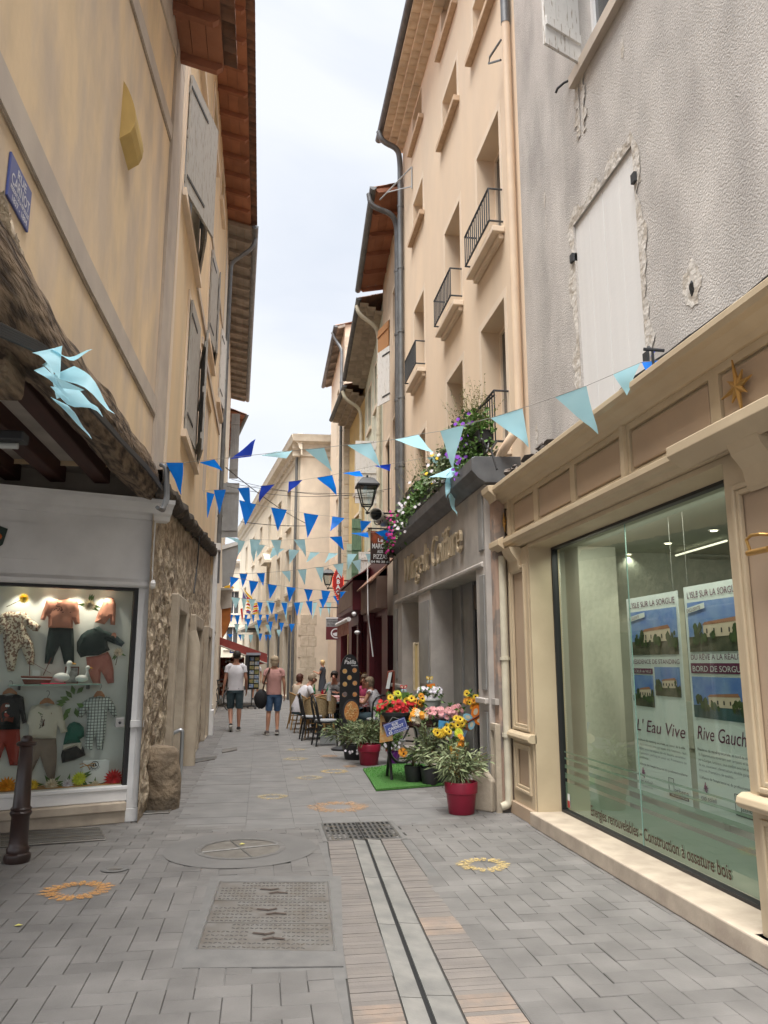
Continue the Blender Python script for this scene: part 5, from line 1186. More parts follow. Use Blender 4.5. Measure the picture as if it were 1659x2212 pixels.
# ---- house 6: tall projecting
q1, q2 = PY(742, 1000, 25.75), PY(714, 1000, 30.2)
Pg, Ph = Vector((q1.x, 25.75, 0)), Vector((q2.x, 30.2, 0)); Ug = (Ph-Pg).normalized(); f8 = Fr(Pg, Ug, (-Ug.y, Ug.x, 0)); L8 = (Ph-Pg).length
h6 = thing('tall_cream_house', 'tall narrow cream house projecting into the street with a grey corner downpipe', 'house', Pg)
op8 = [(1.6, 2.3, 9.0, 11.6, .2), (1.6, 2.3, 5.2, 7.4, .2), (1.8, 2.8, 2.9, 4.6, .2)]
m = MB(); cut_wall(m, f8, 0, L8, 0, 13.4, op8, vend=12.9); m.quad(Pg, Pg+Vector((1.6, 0, 0)), Pg+Vector((1.6, 0, 13.6)), Pg+Vector((0, 0, 13.4))); m.build('wall', m_peachband, h6); body(h6, f8, 0, L8, 0, 12.8, m_peachband, rise=.8)
for o in op8: window(h6, f8, *o[:4], .18, m_white, m_winglass)
m = MB(); random.seed(2)
for k in range(26): z = k*.5; wd = .28 if k % 2 else .42; m.box((Pg.x+.01, Pg.y-.02, z+.01), (Pg.x+wd, Pg.y-.001, z+.49))
m.build('quoin', m_paleston, h6, bevel=.01)
eave(h6, f8, -.1, L8, 13.4, vend=12.8, oh=.3, style='grey', soff=m_greywood, raft=m_greywood, gutter=m_zincdark)
pipe(h6, bentpoly([f8(.3, 13.2, .42), f8(.25, 12.9, .3), f8(.1, 12.5, .09), f8(.1, 3.4, .09)], 6, .18), .055, m_zinc, clips=5)
# ---- big cream building where the street bends
Pi, Pj = Vector((1.36, 30.9, 0)), Vector((-1.75, 56, 0)); Ui = (Pj-Pi).normalized(); f9 = Fr(Pi, Ui, (-Ui.y, Ui.x, 0)); L9 = (Pj-Pi).length
if f9.N.x > 0: f9 = Fr(Pi, Ui, (Ui.y*-1, Ui.x, 0))
h7 = thing('cream_mansion', 'large cream stone building with a heavy moulded cornice closing the view at the bend', 'building', Pi)
ZM = 10.55
gw = []
def uof(x, y): return f9.uv(PL(x, y, (Pi.x, Pi.y), (Pj.x, Pj.y)))
op9 = []
for (x0, y0, x1, y1) in ((640, 988, 652, 1055), (597, 1072, 606, 1112), (559, 1100, 568, 1160), (625, 1195, 635, 1255)): pass
cols = [2.2, 5.0, 8.6, 12.2, 16, 20]
for i, u in enumerate(cols):
    op9.append((u, u+1.1, 7.3, 9.0, .2)); op9.append((u, u+1.1, 4.4, 6.3, .2))
    op9.append((u-.05, u+1.2, .12, 3.0, .35))
m = MB(); cut_wall(m, f9, 0, L9, 0, ZM, op9); m.build('wall', m_cream, h7)
m = MB()
for d in (0, 1):
    m.quad(Pi+Vector((0, 0, 0)), Pi+Vector((7, -.3, 0)), Pi+Vector((7, -.3, ZM)), Pi+Vector((0, 0, ZM))); break
m.build('side_wall', m_beige, h7)
m = MB(); m.quad(Pi+Vector((0, 0, ZM+.01)), Pi+Vector((7, -.3, ZM)), Pj+Vector((7, 0, ZM+2)), Pj+Vector((0, 0, ZM+.0))); m.quad(Pj, Pj+Vector((8, 0, 0)), Pj+Vector((8, 0, ZM)), Pj+Vector((0, 0, ZM))); m.build('roof', m_tile, h7)
m = MB(); pr9 = [(0, ZM-.75), (.05, ZM-.7), (.05, ZM-.5), (.15, ZM-.42), (.18, ZM-.25), (.38, ZM-.15), (.42, ZM), (.46, ZM+.12), (0, ZM+.2)]
mould(m, f9, -.3, L9, pr9); fside = Fr(Pi, (1, -.045, 0), (-.045, -1, 0)); mould(m, fside, -.35, 3.5, pr9); m.build('cornice', m_creamtrim, h7)
m = MB(); n = 60
for k in range(n): u = .2+(L9-.4)*k/n; m.box((u, ZM-.5, .05), (u+.16, ZM-.28, .16), f9)
m.build('dentils', m_creamtrim, h7)
m = MB(); mould(m, f9, 0, L9, [(0, 3.55), (.08, 3.6), (.1, 3.75), (0, 3.8)]); m.build('string_course', m_creamtrim, h7)
for o in op9:
    big = o[2] < 1
    window(h7, f9, *o[:4], .3 if big else .18, m_frameblack if big else m_white, m_darkglass if big else m_winglass); surround(h7, f9, *o[:4], .14, m_creamtrim, .04)
m = MB(); m.box((8.3, 6.45, .0), (10.0, 6.6, .35), f9); m.prism([(8.3, 6.6), (10.0, 6.6), (9.15, 7.0)], 0, .33, f9); m.build('pediment', m_creamtrim, h7)
for u, z_, r_p in ((1.2, 3.4, .05), (4.2, 3.4, .05), (7.6, 3.4, .05), (.3, ZM-.4, .06)): m = MB(); m.tube([f9(u, 0, .12), f9(u, z_, .12)], r_p, 8); m.build('downpipe', m_zinc, h7)
m = MB()
for k in range(8):
    z = k*.42
    for s in range(2): m.box((Pi.x+.05+s*.32+(k % 2)*.08, Pi.y-.045, z+.003), (Pi.x+.365+s*.32+(k % 2)*.08, Pi.y+.1, z+.417))
for k in range(8): m.box((Pi.x+1.35-(k % 2)*.07, Pi.y-.2, k*.42+.01), (Pi.x+1.75, Pi.y+.0, k*.42+.41))
m.build('quoin', m_paleston, h7, bevel=.012)
m = MB(); m.box((Pi.x+.05, Pi.y-.16, 0), (Pi.x+2.4, Pi.y-.06, .45)); m.build('plinth', m_stone, h7)
# small balcony with plants over the door
m = MB(); m.box((12, 3.2, 0), (15.5, 3.32, .7), f9); m.build('balcony_slab', m_frameblack, h7)
# ---- end of the street
h8 = thing('far_cream_house', 'distant cream house closing the street behind the flags', 'house', (-3.5, 62, 0))
fe = Fr((-14, 62, 0), (1, 0, 0), (0, -1, 0)); ope = [(9.0, 10.0, 5.2, 7.0, .2), (11.2, 12.2, 5.2, 7.0, .2), (9.0, 10.0, 2.5, 4.2, .2), (11.2, 12.2, 2.5, 4.2, .2), (7, 8, 5.2, 7, .2), (13.2, 14.2, 5.2, 7, .2)]
m = MB(); cut_wall(m, fe, 0, 20, 0, 9.4, ope); m.build('wall', m_cream, h8)
for o in ope: window(h8, fe, *o[:4], .18, m_white, m_winglass); surround(h8, fe, *o[:4], .15, m_creamtrim, .04)
m = MB(); mould(m, fe, 0, 20, [(0, 8.9), (.3, 9.2), (.35, 9.4), (0, 9.5)]); m.build('cornice', m_creamtrim, h8)
MB().quad(fe(0, 9.5), fe(20, 9.5), fe(20, 11, -6), fe(0, 11, -6)).build('roof', m_tile, h8)
# ================================================================ children's clothes shop (left)
SA, SB = Vector((-2.26, 7.73, 0)), Vector((-1.22, 8.09, 0)); US = (SB-SA).normalized()
fS = Fr(SB, US, (US.y, -US.x, 0))                   # u runs left -> right, 0 at the right corner
def S(x, y, back=0.):
    n = fS.N; a = SA-n*back; b = SB-n*back; return PL(x, y, (a.x, a.y), (b.x, b.y))
def su(x, y, back=0.): return fS.uv(S(x, y, back))
ls = thing('clothes_shop_front', 'white painted wooden shopfront of a children clothes shop under the timber overhang', 'shopfront', SB)
print('S', [tuple(round(v, 2) for v in su(*q)) for q in ((332, 1117), (329, 1241), (291, 1255), (260, 1701), (0, 1255), (0, 1715), (296, 1776), (325, 1255), (0, 1098), (266, 1776), (0, 1067), (262, 1748))])
uR = .1; UL = -5.0
gz0, gz1 = su(260, 1701)[1], su(280, 1255)[1]; ug = su(285, 1400)[0]
m = MB(); prof = [(-.1, 2.62), (.03, 2.62), (.05, 2.66), (.09, 2.68), (.11, 2.72), (.15, 2.75), (.18, 2.76), (.19, 2.80), (-.1, 2.83)]
zc = su(0, 1098)[1]-2.62
prof = [((w*1.45 if w > 0 else w), v+zc) for w, v in prof]; mould(m, fS, UL, uR+.13, prof); m.build('cornice', m_white, ls)
zf0 = su(0, 1241)[1]; ZCo = 2.62+zc
m = MB(); m.box((UL, zf0, -.2), (uR, ZCo, .0), fS); m.box((UL, zf0+.16, .001), (su(88, 1200)[0], ZCo-.12, .018), fS); m.build('fascia', m_white, ls)
m = MB(); mould(m, fS, UL, uR+.02, [(-.1, zf0-.07), (.03, zf0-.07), (.055, zf0-.05), (.06, zf0-.02), (.03, zf0), (.0, zf0+.02)]); m.build('moulding', m_white, ls)
q0 = su(2, 1165); m = MB(); m.prism([(q0[0]-.14, q0[1]), (q0[0]-.04, q0[1]+.13), (q0[0]+.05, q0[1]+.1), (q0[0]+.02, q0[1]-.05), (q0[0]-.06, q0[1]-.12)], .019, .03, fS); o = m.build('shop_emblem', mat('emblem dark green', (.03, .05, .04), .5), ls)
m = MB(); m.ball(fS(q0[0]-.02, q0[1]+.02, .034), .028, 10, 6, (1, .3, 1)); m.build('emblem_dot', mat('emblem orange', (.6, .15, .03), .5), o)
up0, up1 = ug+.035, uR-.02
m = MB(); m.box((up0, .12, -.25), (up1, zf0-.07, .0), fS); m.box((up0+.05, .95, .001), (up1-.05, zf0-.12, .016), fS); m.box((up0+.05, .2, .001), (up1-.05, .86, .016), fS); m.build('pilaster', m_white, ls, bevel=.004)
m = MB(); m.box((up0-.01, .87, .0), (up1+.01, .94, .035), fS); m.box((up0-.01, 0, -.2), (up1+.01, .12, .03), fS); m.build('dado_rail', m_white, ls, bevel=.006)
ss = MB(); ss.box((UL, 0, -.2), (up0-.012, .11, .05), fS); ss.box((UL, .113, -.2), (up0-.012, .19, .09), fS); ss.build('stone_sill', m_travertine, ls, bevel=.008)
m = MB(); m.box((UL, .192, -.12), (up0, gz0-.02, -.0), fS); m.box((UL, gz0-.02, -.12), (up0, gz0+.015, .02), fS); m.build('bottom_rail', m_white, ls, bevel=.006)
m = MB(); m.box((ug-.005, gz0+.015, -.1), (up0, zf0-.07, -.02), fS); m.box((UL, zf0-.1, -.1), (ug-.005, zf0-.07, -.02), fS); wfl = m.build('window_frame', m_frameblack, ls)
m = MB(); pane(m, fS, UL, ug, gz0+.015, zf0-.1, -.05); m.build('pane', g_left, wfl)
q = su(262, 1561); m = MB(); m.box((q[0]-.05, q[1]-.045, -.045), (q[0]+.03, q[1]+.045, -.02), fS); lk = m.build('lock', mat('steel', (.4, .4, .4), .35, metal=.7), wfl, bevel=.004); m = MB(); m.ball(fS(q[0]-.01, q[1], -.015), .014, 8, 6); m.build('lock_cylinder', m_rail, lk)
BK = .42
m = MB(); ub = .06
m.quad(fS(UL, .18, -BK), fS(ub, .18, -BK), fS(ub, zf0+.1, -BK), fS(UL, zf0+.1, -BK)); m.quad(fS(ub, .18, -BK), fS(ub, .18, -.09), fS(ub, zf0+.1, -.09), fS(ub, zf0+.1, -BK)); m.build('display_wall', mat('display board', (.62, .64, .60), .9), ls)
m = MB(); m.quad(fS(UL, zf0-.02, -BK), fS(ub, zf0-.02, -BK), fS(ub, zf0-.02, -.1), fS(UL, zf0-.02, -.1)); m.build('display_ceiling', mat('display ceiling', (.45, .44, .40), .9), ls)
m = MB(); m.quad(fS(UL, gz0+.01, -BK), fS(ub, gz0+.01, -BK), fS(ub, gz0+.01, -.1), fS(UL, gz0+.01, -.1)); m.build('display_floor', mat('orange display floor', (.42, .20, .05), .8, (.5, .3, .12), 5), ls)
for cx, cy in ((210, 145), (467, 157), (718, 168), (962, 180)):
    x, y = cx*.23555, 1234.4+cy*.23555; u, v = su(x, y, BK-.08)
    m = MB(); m.lathe([(.035, 0), (.035, .012), (.0, .014)], fS(u, zf0-.045, -BK+.1), 12); m.build('spot_lens', m_lamp, ls)
    l = bpy.data.lights.new('window_spot', 'SPOT'); l.energy = 2; l.spot_size = R(95); l.spot_blend = .6; l.color = (1, .9, .75); l.shadow_soft_size = .02; lo = bpy.data.objects.new('window_spot', l); C.objects.link(lo); lo.parent = ls; lo.location = fS(u, zf0-.06, -BK+.1)-ls.location
# dusty back wall above the shop, closing the overhang
bw_ = thing('passage_back_wall', 'dusty plaster wall strip above the clothes shop cornice under the joists', 'wall', fS(-1, 2.6, -.3))
m = MB(); m.box((UL, ZCo-.3, -.5), (.1, 3.4, -.2), fS); m.build('wall_strip', m_soffit, bw_)
# ---- clothes: puffed flat garments laid on the display wall
def cpx(pts): return [(x*.23555, 1234.4+y*.23555) for x, y in pts]
def garment(b, pts, mm, name='garment', lift=.03, th=.03, crop=True):
    q = cpx(pts) if crop else pts
    P = [su(x, y, BK-lift) for x, y in q]; n = len(P); cx = sum(p[0] for p in P)/n; cy = sum(p[1] for p in P)/n
    bm = bmesh.new(); vs = [bm.verts.new((u, v, 0)) for u, v in P]; f = bm.faces.new(vs)
    bmesh.ops.triangulate(bm, faces=[f]); 
    for _ in range(3): bmesh.ops.subdivide_edges(bm, edges=[e for e in bm.edges if e.calc_length() > .05], cuts=1, use_grid_fill=False); bmesh.ops.triangulate(bm, faces=bm.faces[:])
    bm.verts.index_update(); bd = {v.index for v in bm.verts if v.is_boundary}
    bv = [bm.verts[i].co.copy() for i in bd] if bm.verts.ensure_lookup_table() is None else []
    w0 = -BK+lift; top = []; M_ = MB()
    for v in bm.verts:
        d = min((v.co-c).length for c in bv); h = th*min(1, d/.03)**.5; h += .014*noise.noise(Vector((v.co.x*19, v.co.y*8, lift*100))) if d > .012 else 0
        top.append(fS(v.co.x, v.co.y, w0+h))
    bot = [fS(v.co.x, v.co.y, w0-.012) for v in bm.verts]; N = len(top)
    fs = [tuple(v.index for v in f.verts) for f in bm.faces]
    edges = [(e.verts[0].index, e.verts[1].index) for e in bm.edges if e.is_boundary]
    M_.add(top+bot, fs+[tuple(i+N for i in reversed(f)) for f in fs]+[(a, b_, b_+N, a+N) for a, b_ in edges]); bm.free()
    return M_.build(name, mm, b, smooth=True)
def gthing(name, label, cat, pts): 
    x, y = cpx([pts])[0]; return thing(name, label, cat, S(x, y, BK), 0, None)
k_floral = mat('small floral print', (.62, .56, .44), .9, (.22, .14, .10), 45, mixlo=.5, mixhi=.53, detail=2)
k_coral = mat('coral jersey', (.60, .27, .18), .9, (.55, .24, .16), 9, bump=.3, bscale=20); k_darkgreen = mat('dark green cotton', (.012, .028, .026), .9); k_pinkc = mat('rose corduroy', (.46, .18, .14), .9, (.40, .15, .12), 12, bump=.3, bscale=30)
k_rust = mat('rust fleece', (.30, .05, .035), .9); k_brown = mat('brown print', (.13, .035, .02), .8); k_ivory = mat('ivory jersey', (.60, .57, .47), .9); k_taupe = mat('taupe cotton', (.24, .19, .145), .9, (.21, .165, .13), 10)
k_green = mat('bottle green jersey', (.02, .12, .085), .9); k_wood = mat('hanger wood', (.34, .16, .07), .6); k_black = mat('black cotton', (.012, .015, .015), .9)
# checked romper material
k_check = bpy.data.materials.new('grid check cotton'); k_check.use_nodes = True; nt = k_check.node_tree; b_ = nt.nodes['Principled BSDF']
tcx = nt.nodes.new('ShaderNodeTexCoord'); sp = nt.nodes.new('ShaderNodeSeparateXYZ'); nt.links.new(tcx.outputs['Object'], sp.inputs[0]); outs = []
for ax, fq in (('X', 34), ('Z', 34)):
    mm_ = nt.nodes.new('ShaderNodeMath'); mm_.operation = 'MULTIPLY'; mm_.inputs[1].default_value = fq; fr1 = nt.nodes.new('ShaderNodeMath'); fr1.operation = 'FRACT'; lt = nt.nodes.new('ShaderNodeMath'); lt.operation = 'LESS_THAN'; lt.inputs[1].default_value = .22
    nt.links.new(sp.outputs[ax], mm_.inputs[0]); nt.links.new(mm_.outputs[0], fr1.inputs[0]); nt.links.new(fr1.outputs[0], lt.inputs[0]); outs.append(lt)
mxx = nt.nodes.new('ShaderNodeMath'); mxx.operation = 'MAXIMUM'; nt.links.new(outs[0].outputs[0], mxx.inputs[0]); nt.links.new(outs[1].outputs[0], mxx.inputs[1])
cm = nt.nodes.new('ShaderNodeMixRGB'); cm.inputs[1].default_value = (.55, .62, .58, 1); cm.inputs[2].default_value = (.08, .09, .085, 1); nt.links.new(mxx.outputs[0], cm.inputs[0]); nt.links.new(cm.outputs[0], b_.inputs['Base Color']); b_.inputs['Roughness'].default_value = .9
t = gthing('sleepsuit', 'beige floral baby sleepsuit pinned at the upper left of the clothes window', 'baby clothes', (120, 650))
garment(t, [(10, 390), (60, 370), (100, 365), (140, 375), (180, 365), (235, 375), (290, 440), (375, 500), (345, 550), (300, 545), (235, 490), (250, 560), (300, 650), (320, 760), (310, 860), (250, 850), (225, 780), (190, 700), (165, 740), (150, 830), (130, 915), (70, 918), (45, 800), (35, 690), (25, 560), (5, 580), (-40, 500)], k_floral)
t = gthing('pink_sweatshirt', 'coral sweatshirt with a leaf print worn above dark trousers in the window', 'sweatshirt', (560, 480))
o = garment(t, [(430, 255), (480, 250), (560, 262), (640, 248), (710, 262), (725, 360), (732, 480), (690, 488), (668, 440), (668, 522), (560, 515), (442, 515), (445, 420), (430, 400), (410, 448), (370, 440), (395, 360)], k_coral, lift=.06)
rd = random.Random(3); m = MB()
for k in range(46):
    cx, cy = rd.uniform(475, 650), rd.uniform(285, 385); u, v = su(*cpx([(cx, cy)])[0], BK-.09); a = rd.random()*3; P = [(u+math.cos(a+j*1.57)*(.012 if j % 2 else .005), v+math.sin(a+j*1.57)*(.012 if j % 2 else .005)) for j in range(4)]; m.quad(*[fS(x, y, -BK+.09) for x, y in P])
m.build('leaf_print', k_brown, o)
t = gthing('dark_trousers', 'dark green baby trousers hanging under the coral sweatshirt', 'trousers', (545, 760))
garment(t, [(450, 512), (560, 510), (672, 520), (680, 640), (680, 840), (590, 850), (570, 760), (548, 680), (520, 740), (500, 780), (480, 848), (410, 845), (420, 700), (435, 600)], k_darkgreen)
t = gthing('coral_onesie', 'small coral garment folded at the upper right of the clothes window', 'baby clothes', (980, 480))
garment(t, [(960, 250), (1040, 242), (1062, 300), (1060, 400), (1055, 490), (1015, 488), (1010, 420), (960, 485), (870, 465), (900, 380), (930, 320)], k_coral)
t = gthing('dark_sweater', 'dark green sweater with one raised sleeve and three leaf patches', 'sweater', (880, 740))
o = garment(t, [(800, 540), (850, 525), (905, 502), (950, 540), (1060, 580), (1145, 655), (1115, 690), (1050, 665), (985, 640), (990, 680), (1008, 720), (900, 770), (800, 775), (740, 790), (705, 730), (705, 650), (745, 580)], k_darkgreen, lift=.06)
for (cx, cy, mm_) in ((858, 625, k_coral), (845, 690, k_ivory), (910, 665, k_green), (1045, 588, k_coral)):
    u, v = su(*cpx([(cx, cy)])[0], BK-.09); m = MB(); m.quad(*[fS(u+math.cos(j)*.026, v+math.sin(j)*.032, -BK+.087) for j in [i*.7854 for i in range(8)]]); m.build('leaf_patch', mm_, o)
t = gthing('rose_trousers', 'rose corduroy baby trousers under the dark green sweater', 'trousers', (915, 1000))
garment(t, [(790, 785), (900, 772), (990, 735), (1020, 790), (1042, 900), (1045, 1020), (990, 1030), (955, 960), (925, 910), (920, 1000), (925, 1035), (860, 1040), (830, 970), (800, 880)], k_pinkc, lift=.035)
# shelf with toys
qs = [su(*cpx([p])[0], .2) for p in ((80, 1045), (925, 1050))]
t = thing('glass_shelf', 'narrow glass display shelf across the middle of the clothes window', 'shelf', fS(qs[0][0], qs[0][1], -.3)); m = MB(); m.box((qs[0][0], qs[0][1]-.006, -.38), (qs[1][0], qs[0][1]+.006, -.16), fS); m.build('shelf_board', mat('glass edge', (.25, .38, .33), .2), t)
m = MB()
for u in (qs[0][0]+.1, qs[1][0]-.1): m.box((u-.01, qs[0][1]-.05, -.41), (u+.01, qs[0][1]-.007, -.3), fS)
m.build('shelf_bracket', m_rail, t); zs = qs[0][1]+.007
def fpt(cx): return su(*cpx([(cx, 1000)])[0], .27)[0]
t = thing('toy_boat', 'model fishing boat standing at the left end of the window shelf', 'toy boat', fS(fpt(330), zs, -.27)); u = fpt(330)
m = MB(); m.prism([(u-.14, zs+.08), (u+.15, zs+.07), (u+.12, zs+.0), (u-.1, zs+.0)], -.30, -.24, fS); m.build('hull', k_brown, t, bevel=.008)
m = MB(); m.prism([(u-.14, zs+.06), (u+.14, zs+.05), (u+.14, zs+.042), (u-.13, zs+.05)], -.302, -.238, fS); m.build('hull_stripe', m_paper, t)
m = MB(); m.box((u-.04, zs+.08, -.29), (u+.03, zs+.13, -.25), fS); m.build('cabin', m_paper, t); m = MB(); m.tube([fS(u-.06, zs+.08, -.27), fS(u-.07, zs+.24, -.27)], .004, 5); m.tube([fS(u+.06, zs+.08, -.27), fS(u+.12, zs+.25, -.27)], .004, 5); m.tube([fS(u-.07, zs+.22, -.27), fS(u+.13, zs+.1, -.27)], .002, 4); m.build('mast', k_brown, t)
t = thing('photo_frame', 'dark framed picture leaning on the window shelf', 'picture frame', fS(fpt(660), zs, -.3)); u = fpt(660); fr_ = frame_mb(fS, u-.065, u+.065, zs, zs+.165, .01, -.34, -.325); fr_.build('frame', k_brown, t); m = MB(); m.quad(fS(u-.057, zs+.01, -.33), fS(u+.057, zs+.01, -.33), fS(u+.057, zs+.157, -.33), fS(u-.057, zs+.157, -.33)); m.build('picture', mat('grey print', (.4, .4, .4), .5, (.15, .15, .15), 25), t)
def bird(cx, label, s=1.):
    u = fpt(cx); c = fS(u, zs+.045*s, -.25); t = thing('toy_duck', label, 'toy duck', fS(u, zs, -.25)); m = MB(); m.ball(c, .04*s, 10, 7, (1.4, .8, .8)); m.tube([c+US*.03*s, c+US*.045*s+Vector((0, 0, .05*s)), c+US*.04*s+Vector((0, 0, .085*s))], .012*s, 8); m.ball(c+US*.045*s+Vector((0, 0, .095*s)), .02*s, 9, 6); m.build('body', m_paper, t, smooth=True)
    m = MB(); m.tube([c+US*.06*s+Vector((0, 0, .095*s)), c+US*.09*s+Vector((0, 0, .09*s))], [.008*s, .003*s], 6); m.build('beak', mat('beak orange', (.6, .3, .03), .5), t)
bird(745, 'white toy duck with an orange beak at the right shelf end', 1.1); bird(560, 'white toy duck between the model boat and the picture frame', 1.4)
u = fpt(490); m = MB(); m.box((u-.11, zs, -.33), (u+.11, zs+.008, -.2), fS); tag(m.build('pink_cloth', mat('hot pink cloth', (.6, .02, .08), .8), None, bevel=.003), 'folded hot pink cloth lying flat on the window shelf', 'cloth')
# lower row
def hanger(t, cx, cy, w=70):
    P = cpx([(cx-w, cy+60), (cx-w*.9, cy+35), (cx-20, cy), (cx+20, cy), (cx+w*.9, cy+35), (cx+w, cy+60), (cx, cy+45)]); q = [su(x, y, BK-.09) for x, y in P]; m = MB(); m.prism(q, -BK+.085, -BK+.105, fS); h = m.build('hanger', k_wood, t, bevel=.004)
    u, v = su(*cpx([(cx, cy)])[0], BK-.09); m = MB(); m.tube([fS(u+.02*math.sin(a)*(1 if a < 3.5 else .6), v+.045-.025*math.cos(a)-.045*(a < .3), -BK+.095) for a in [i*.5 for i in range(9)]], .0025, 5); m.build('hook', m_rail, h)
t = gthing('bear_sweater', 'black top with a brown animal face at the lower left of the clothes window', 'top', (80, 1440)); hanger(t, 90, 1070)
o = garment(t, [(-30, 1135), (30, 1130), (60, 1140), (130, 1130), (150, 1122), (215, 1150), (230, 1260), (245, 1385), (205, 1398), (185, 1300), (185, 1445), (80, 1450), (-40, 1450)], k_black, lift=.06)
q = [su(*cpx([p])[0], BK-.09) for p in ((5, 1250), (20, 1215), (60, 1205), (105, 1210), (135, 1225), (135, 1300), (118, 1385), (60, 1370), (10, 1380), (0, 1310))]; m = MB(); m.prism(q, -BK+.083, -BK+.088, fS); pf_ = m.build('face_print', k_brown, o)
for cx, cy, r, mm_ in ((60, 1232, .013, m_paper), (78, 1232, .011, m_paper), (65, 1310, .026, k_rust), (52, 1290, .008, m_paper), (85, 1290, .008, m_paper)):
    u, v = su(*cpx([(cx, cy)])[0], BK-.09); m = MB(); m.quad(*[fS(u+math.cos(j)*r, v+math.sin(j)*r, -BK+.0905) for j in [i*.7854 for i in range(8)]]); m.build('print_detail', mm_, pf_)
t = gthing('rust_trousers', 'rust red trousers below the black top', 'trousers', (90, 1770)); garment(t, [(-50, 1445), (80, 1448), (180, 1440), (190, 1600), (180, 1780), (90, 1780), (70, 1690), (45, 1600), (10, 1700), (-30, 1780), (-90, 1700)], k_rust, lift=.035)
t = gthing('bear_shirt', 'ivory long sleeved shirt printed with green and black words and a brown bear', 'shirt', (400, 1500)); hanger(t, 430, 1160)
o = garment(t, [(285, 1240), (365, 1215), (430, 1240), (495, 1215), (560, 1225), (580, 1320), (618, 1470), (560, 1488), (525, 1400), (512, 1530), (390, 1535), (262, 1525), (265, 1400), (248, 1400), (262, 1300)], k_ivory, lift=.06)
q = [su(*cpx([p])[0], BK-.09) for p in ((420, 1300), (430, 1290), (450, 1295), (465, 1288), (475, 1300), (475, 1330), (492, 1340), (480, 1400), (465, 1420), (430, 1425), (385, 1420), (400, 1370), (415, 1340))]; m = MB(); m.prism(q, -BK+.084, -BK+.088, fS); m.build('bear_print', k_brown, o)
for s_, cy, sz in (('WHO WILL', 1335, .040), ('SAFE', 1363, .05), ('GUARD', 1390, .045), ('YOUR', 1417, .045), ('BEARS', 1445, .05)):
    u, v = su(*cpx([(325, cy)])[0], BK-.09); text_mb(s_, fS, u, v, sz, w=-BK+.0885, sx=.6).build('lettering', k_black, o)
q = [su(*cpx([p])[0], BK-.09) for p in ((335, 1310), (355, 1288), (370, 1300), (400, 1312))]; m = MB(); m.prism(q, -BK+.084, -BK+.088, fS); m.build('leaf_print', m_leafgreen, o)
t = gthing('taupe_trousers', 'taupe trousers with a drawstring below the bear shirt', 'trousers', (400, 1900)); garment(t, [(285, 1530), (400, 1535), (515, 1530), (522, 1650), (518, 1780), (500, 1900), (440, 1905), (400, 1800), (368, 1690), (340, 1750), (280, 1870), (245, 1850), (275, 1700)], k_taupe, lift=.035)
t = gthing('green_hat', 'bottle green hooded hat over a folded black and white piece', 'hat', (670, 1700))
garment(t, [(640, 1395), (680, 1378), (730, 1390), (768, 1430), (775, 1510), (730, 1540), (745, 1570), (660, 1575), (580, 1590), (600, 1500), (615, 1430)], k_green, lift=.05); o = garment(t, [(580, 1592), (660, 1572), (748, 1565), (745, 1635), (700, 1600), (640, 1622), (575, 1640)], k_ivory, lift=.045); garment(t, [(572, 1640), (640, 1620), (700, 1600), (742, 1632), (760, 1600), (785, 1685), (680, 1730), (570, 1758), (560, 1690)], k_black, lift=.04)
t = gthing('checked_romper', 'pale romper with a dark grid check hanging at the right of the window', 'romper', (890, 1600)); hanger(t, 910, 1095, 52)
garment(t, [(820, 1160), (870, 1140), (910, 1150), (955, 1140), (1000, 1150), (1050, 1220), (1075, 1320), (1040, 1340), (985, 1260), (975, 1400), (960, 1520), (940, 1640), (890, 1630), (885, 1560), (880, 1490), (855, 1560), (845, 1640), (780, 1620), (790, 1500), (800, 1380), (800, 1280), (745, 1345), (698, 1315), (760, 1200)], k_check, lift=.05)
def u3(cx, cy, d): return su(*cpx([(cx, cy)])[0], d)
t = gthing('gift_bag', 'white paper gift bag tied with raffia and printed with a round sailing boat emblem', 'bag', (860, 1970)); a0, a1, v0, v1 = u3(745, 1960, .3)[0], u3(985, 1960, .3)[0], gz0+.012, u3(860, 1735, .3)[1]
m = MB(); m.box((a0, v0, -.34), (a1, v1, -.28), fS); m.build('bag_body', m_paper, t)
c = u3(868, 1775, .28); m = MB(); R1 = .038; P = [fS(c[0]+math.cos(i*.2618)*r, c[1]+math.sin(i*.2618)*r, -.277) for i in range(25) for r in (R1-.006, R1)]; m.add(P, [(2*i, 2*i+1, 2*i+3, 2*i+2) for i in range(24)])
m.quad(fS(c[0]-.004, c[1]-.012, -.277), fS(c[0]-.004, c[1]+.03, -.277), fS(c[0]-.028, c[1]-.012, -.277)); m.quad(fS(c[0]+.002, c[1]-.012, -.277), fS(c[0]+.002, c[1]+.026, -.277), fS(c[0]+.024, c[1]-.012, -.277)); m.build('boat_emblem', m_ink, t)
for i, ch_ in enumerate('BATEAU'):
    a = R(215+i*22); text_mb(ch_, fS, c[0]+math.cos(a)*.055, c[1]+math.sin(a)*.055, .022, w=-.277, rot=a+math.pi/2).build('lettering', m_ink, t)
m = MB(); c = u3(800, 1780, .27); 
for a in (.3, -.4, 2.8, 3.6, -1.2): m.tube([fS(c[0], c[1], -.272), fS(c[0]+math.cos(a)*.04, c[1]+math.sin(a)*.03+.01, -.262), fS(c[0]+math.cos(a)*.075, c[1]+math.sin(a)*.045, -.272)], .004, 5)
m.build('raffia_bow', mat('raffia', (.38, .2, .05), .8), t)
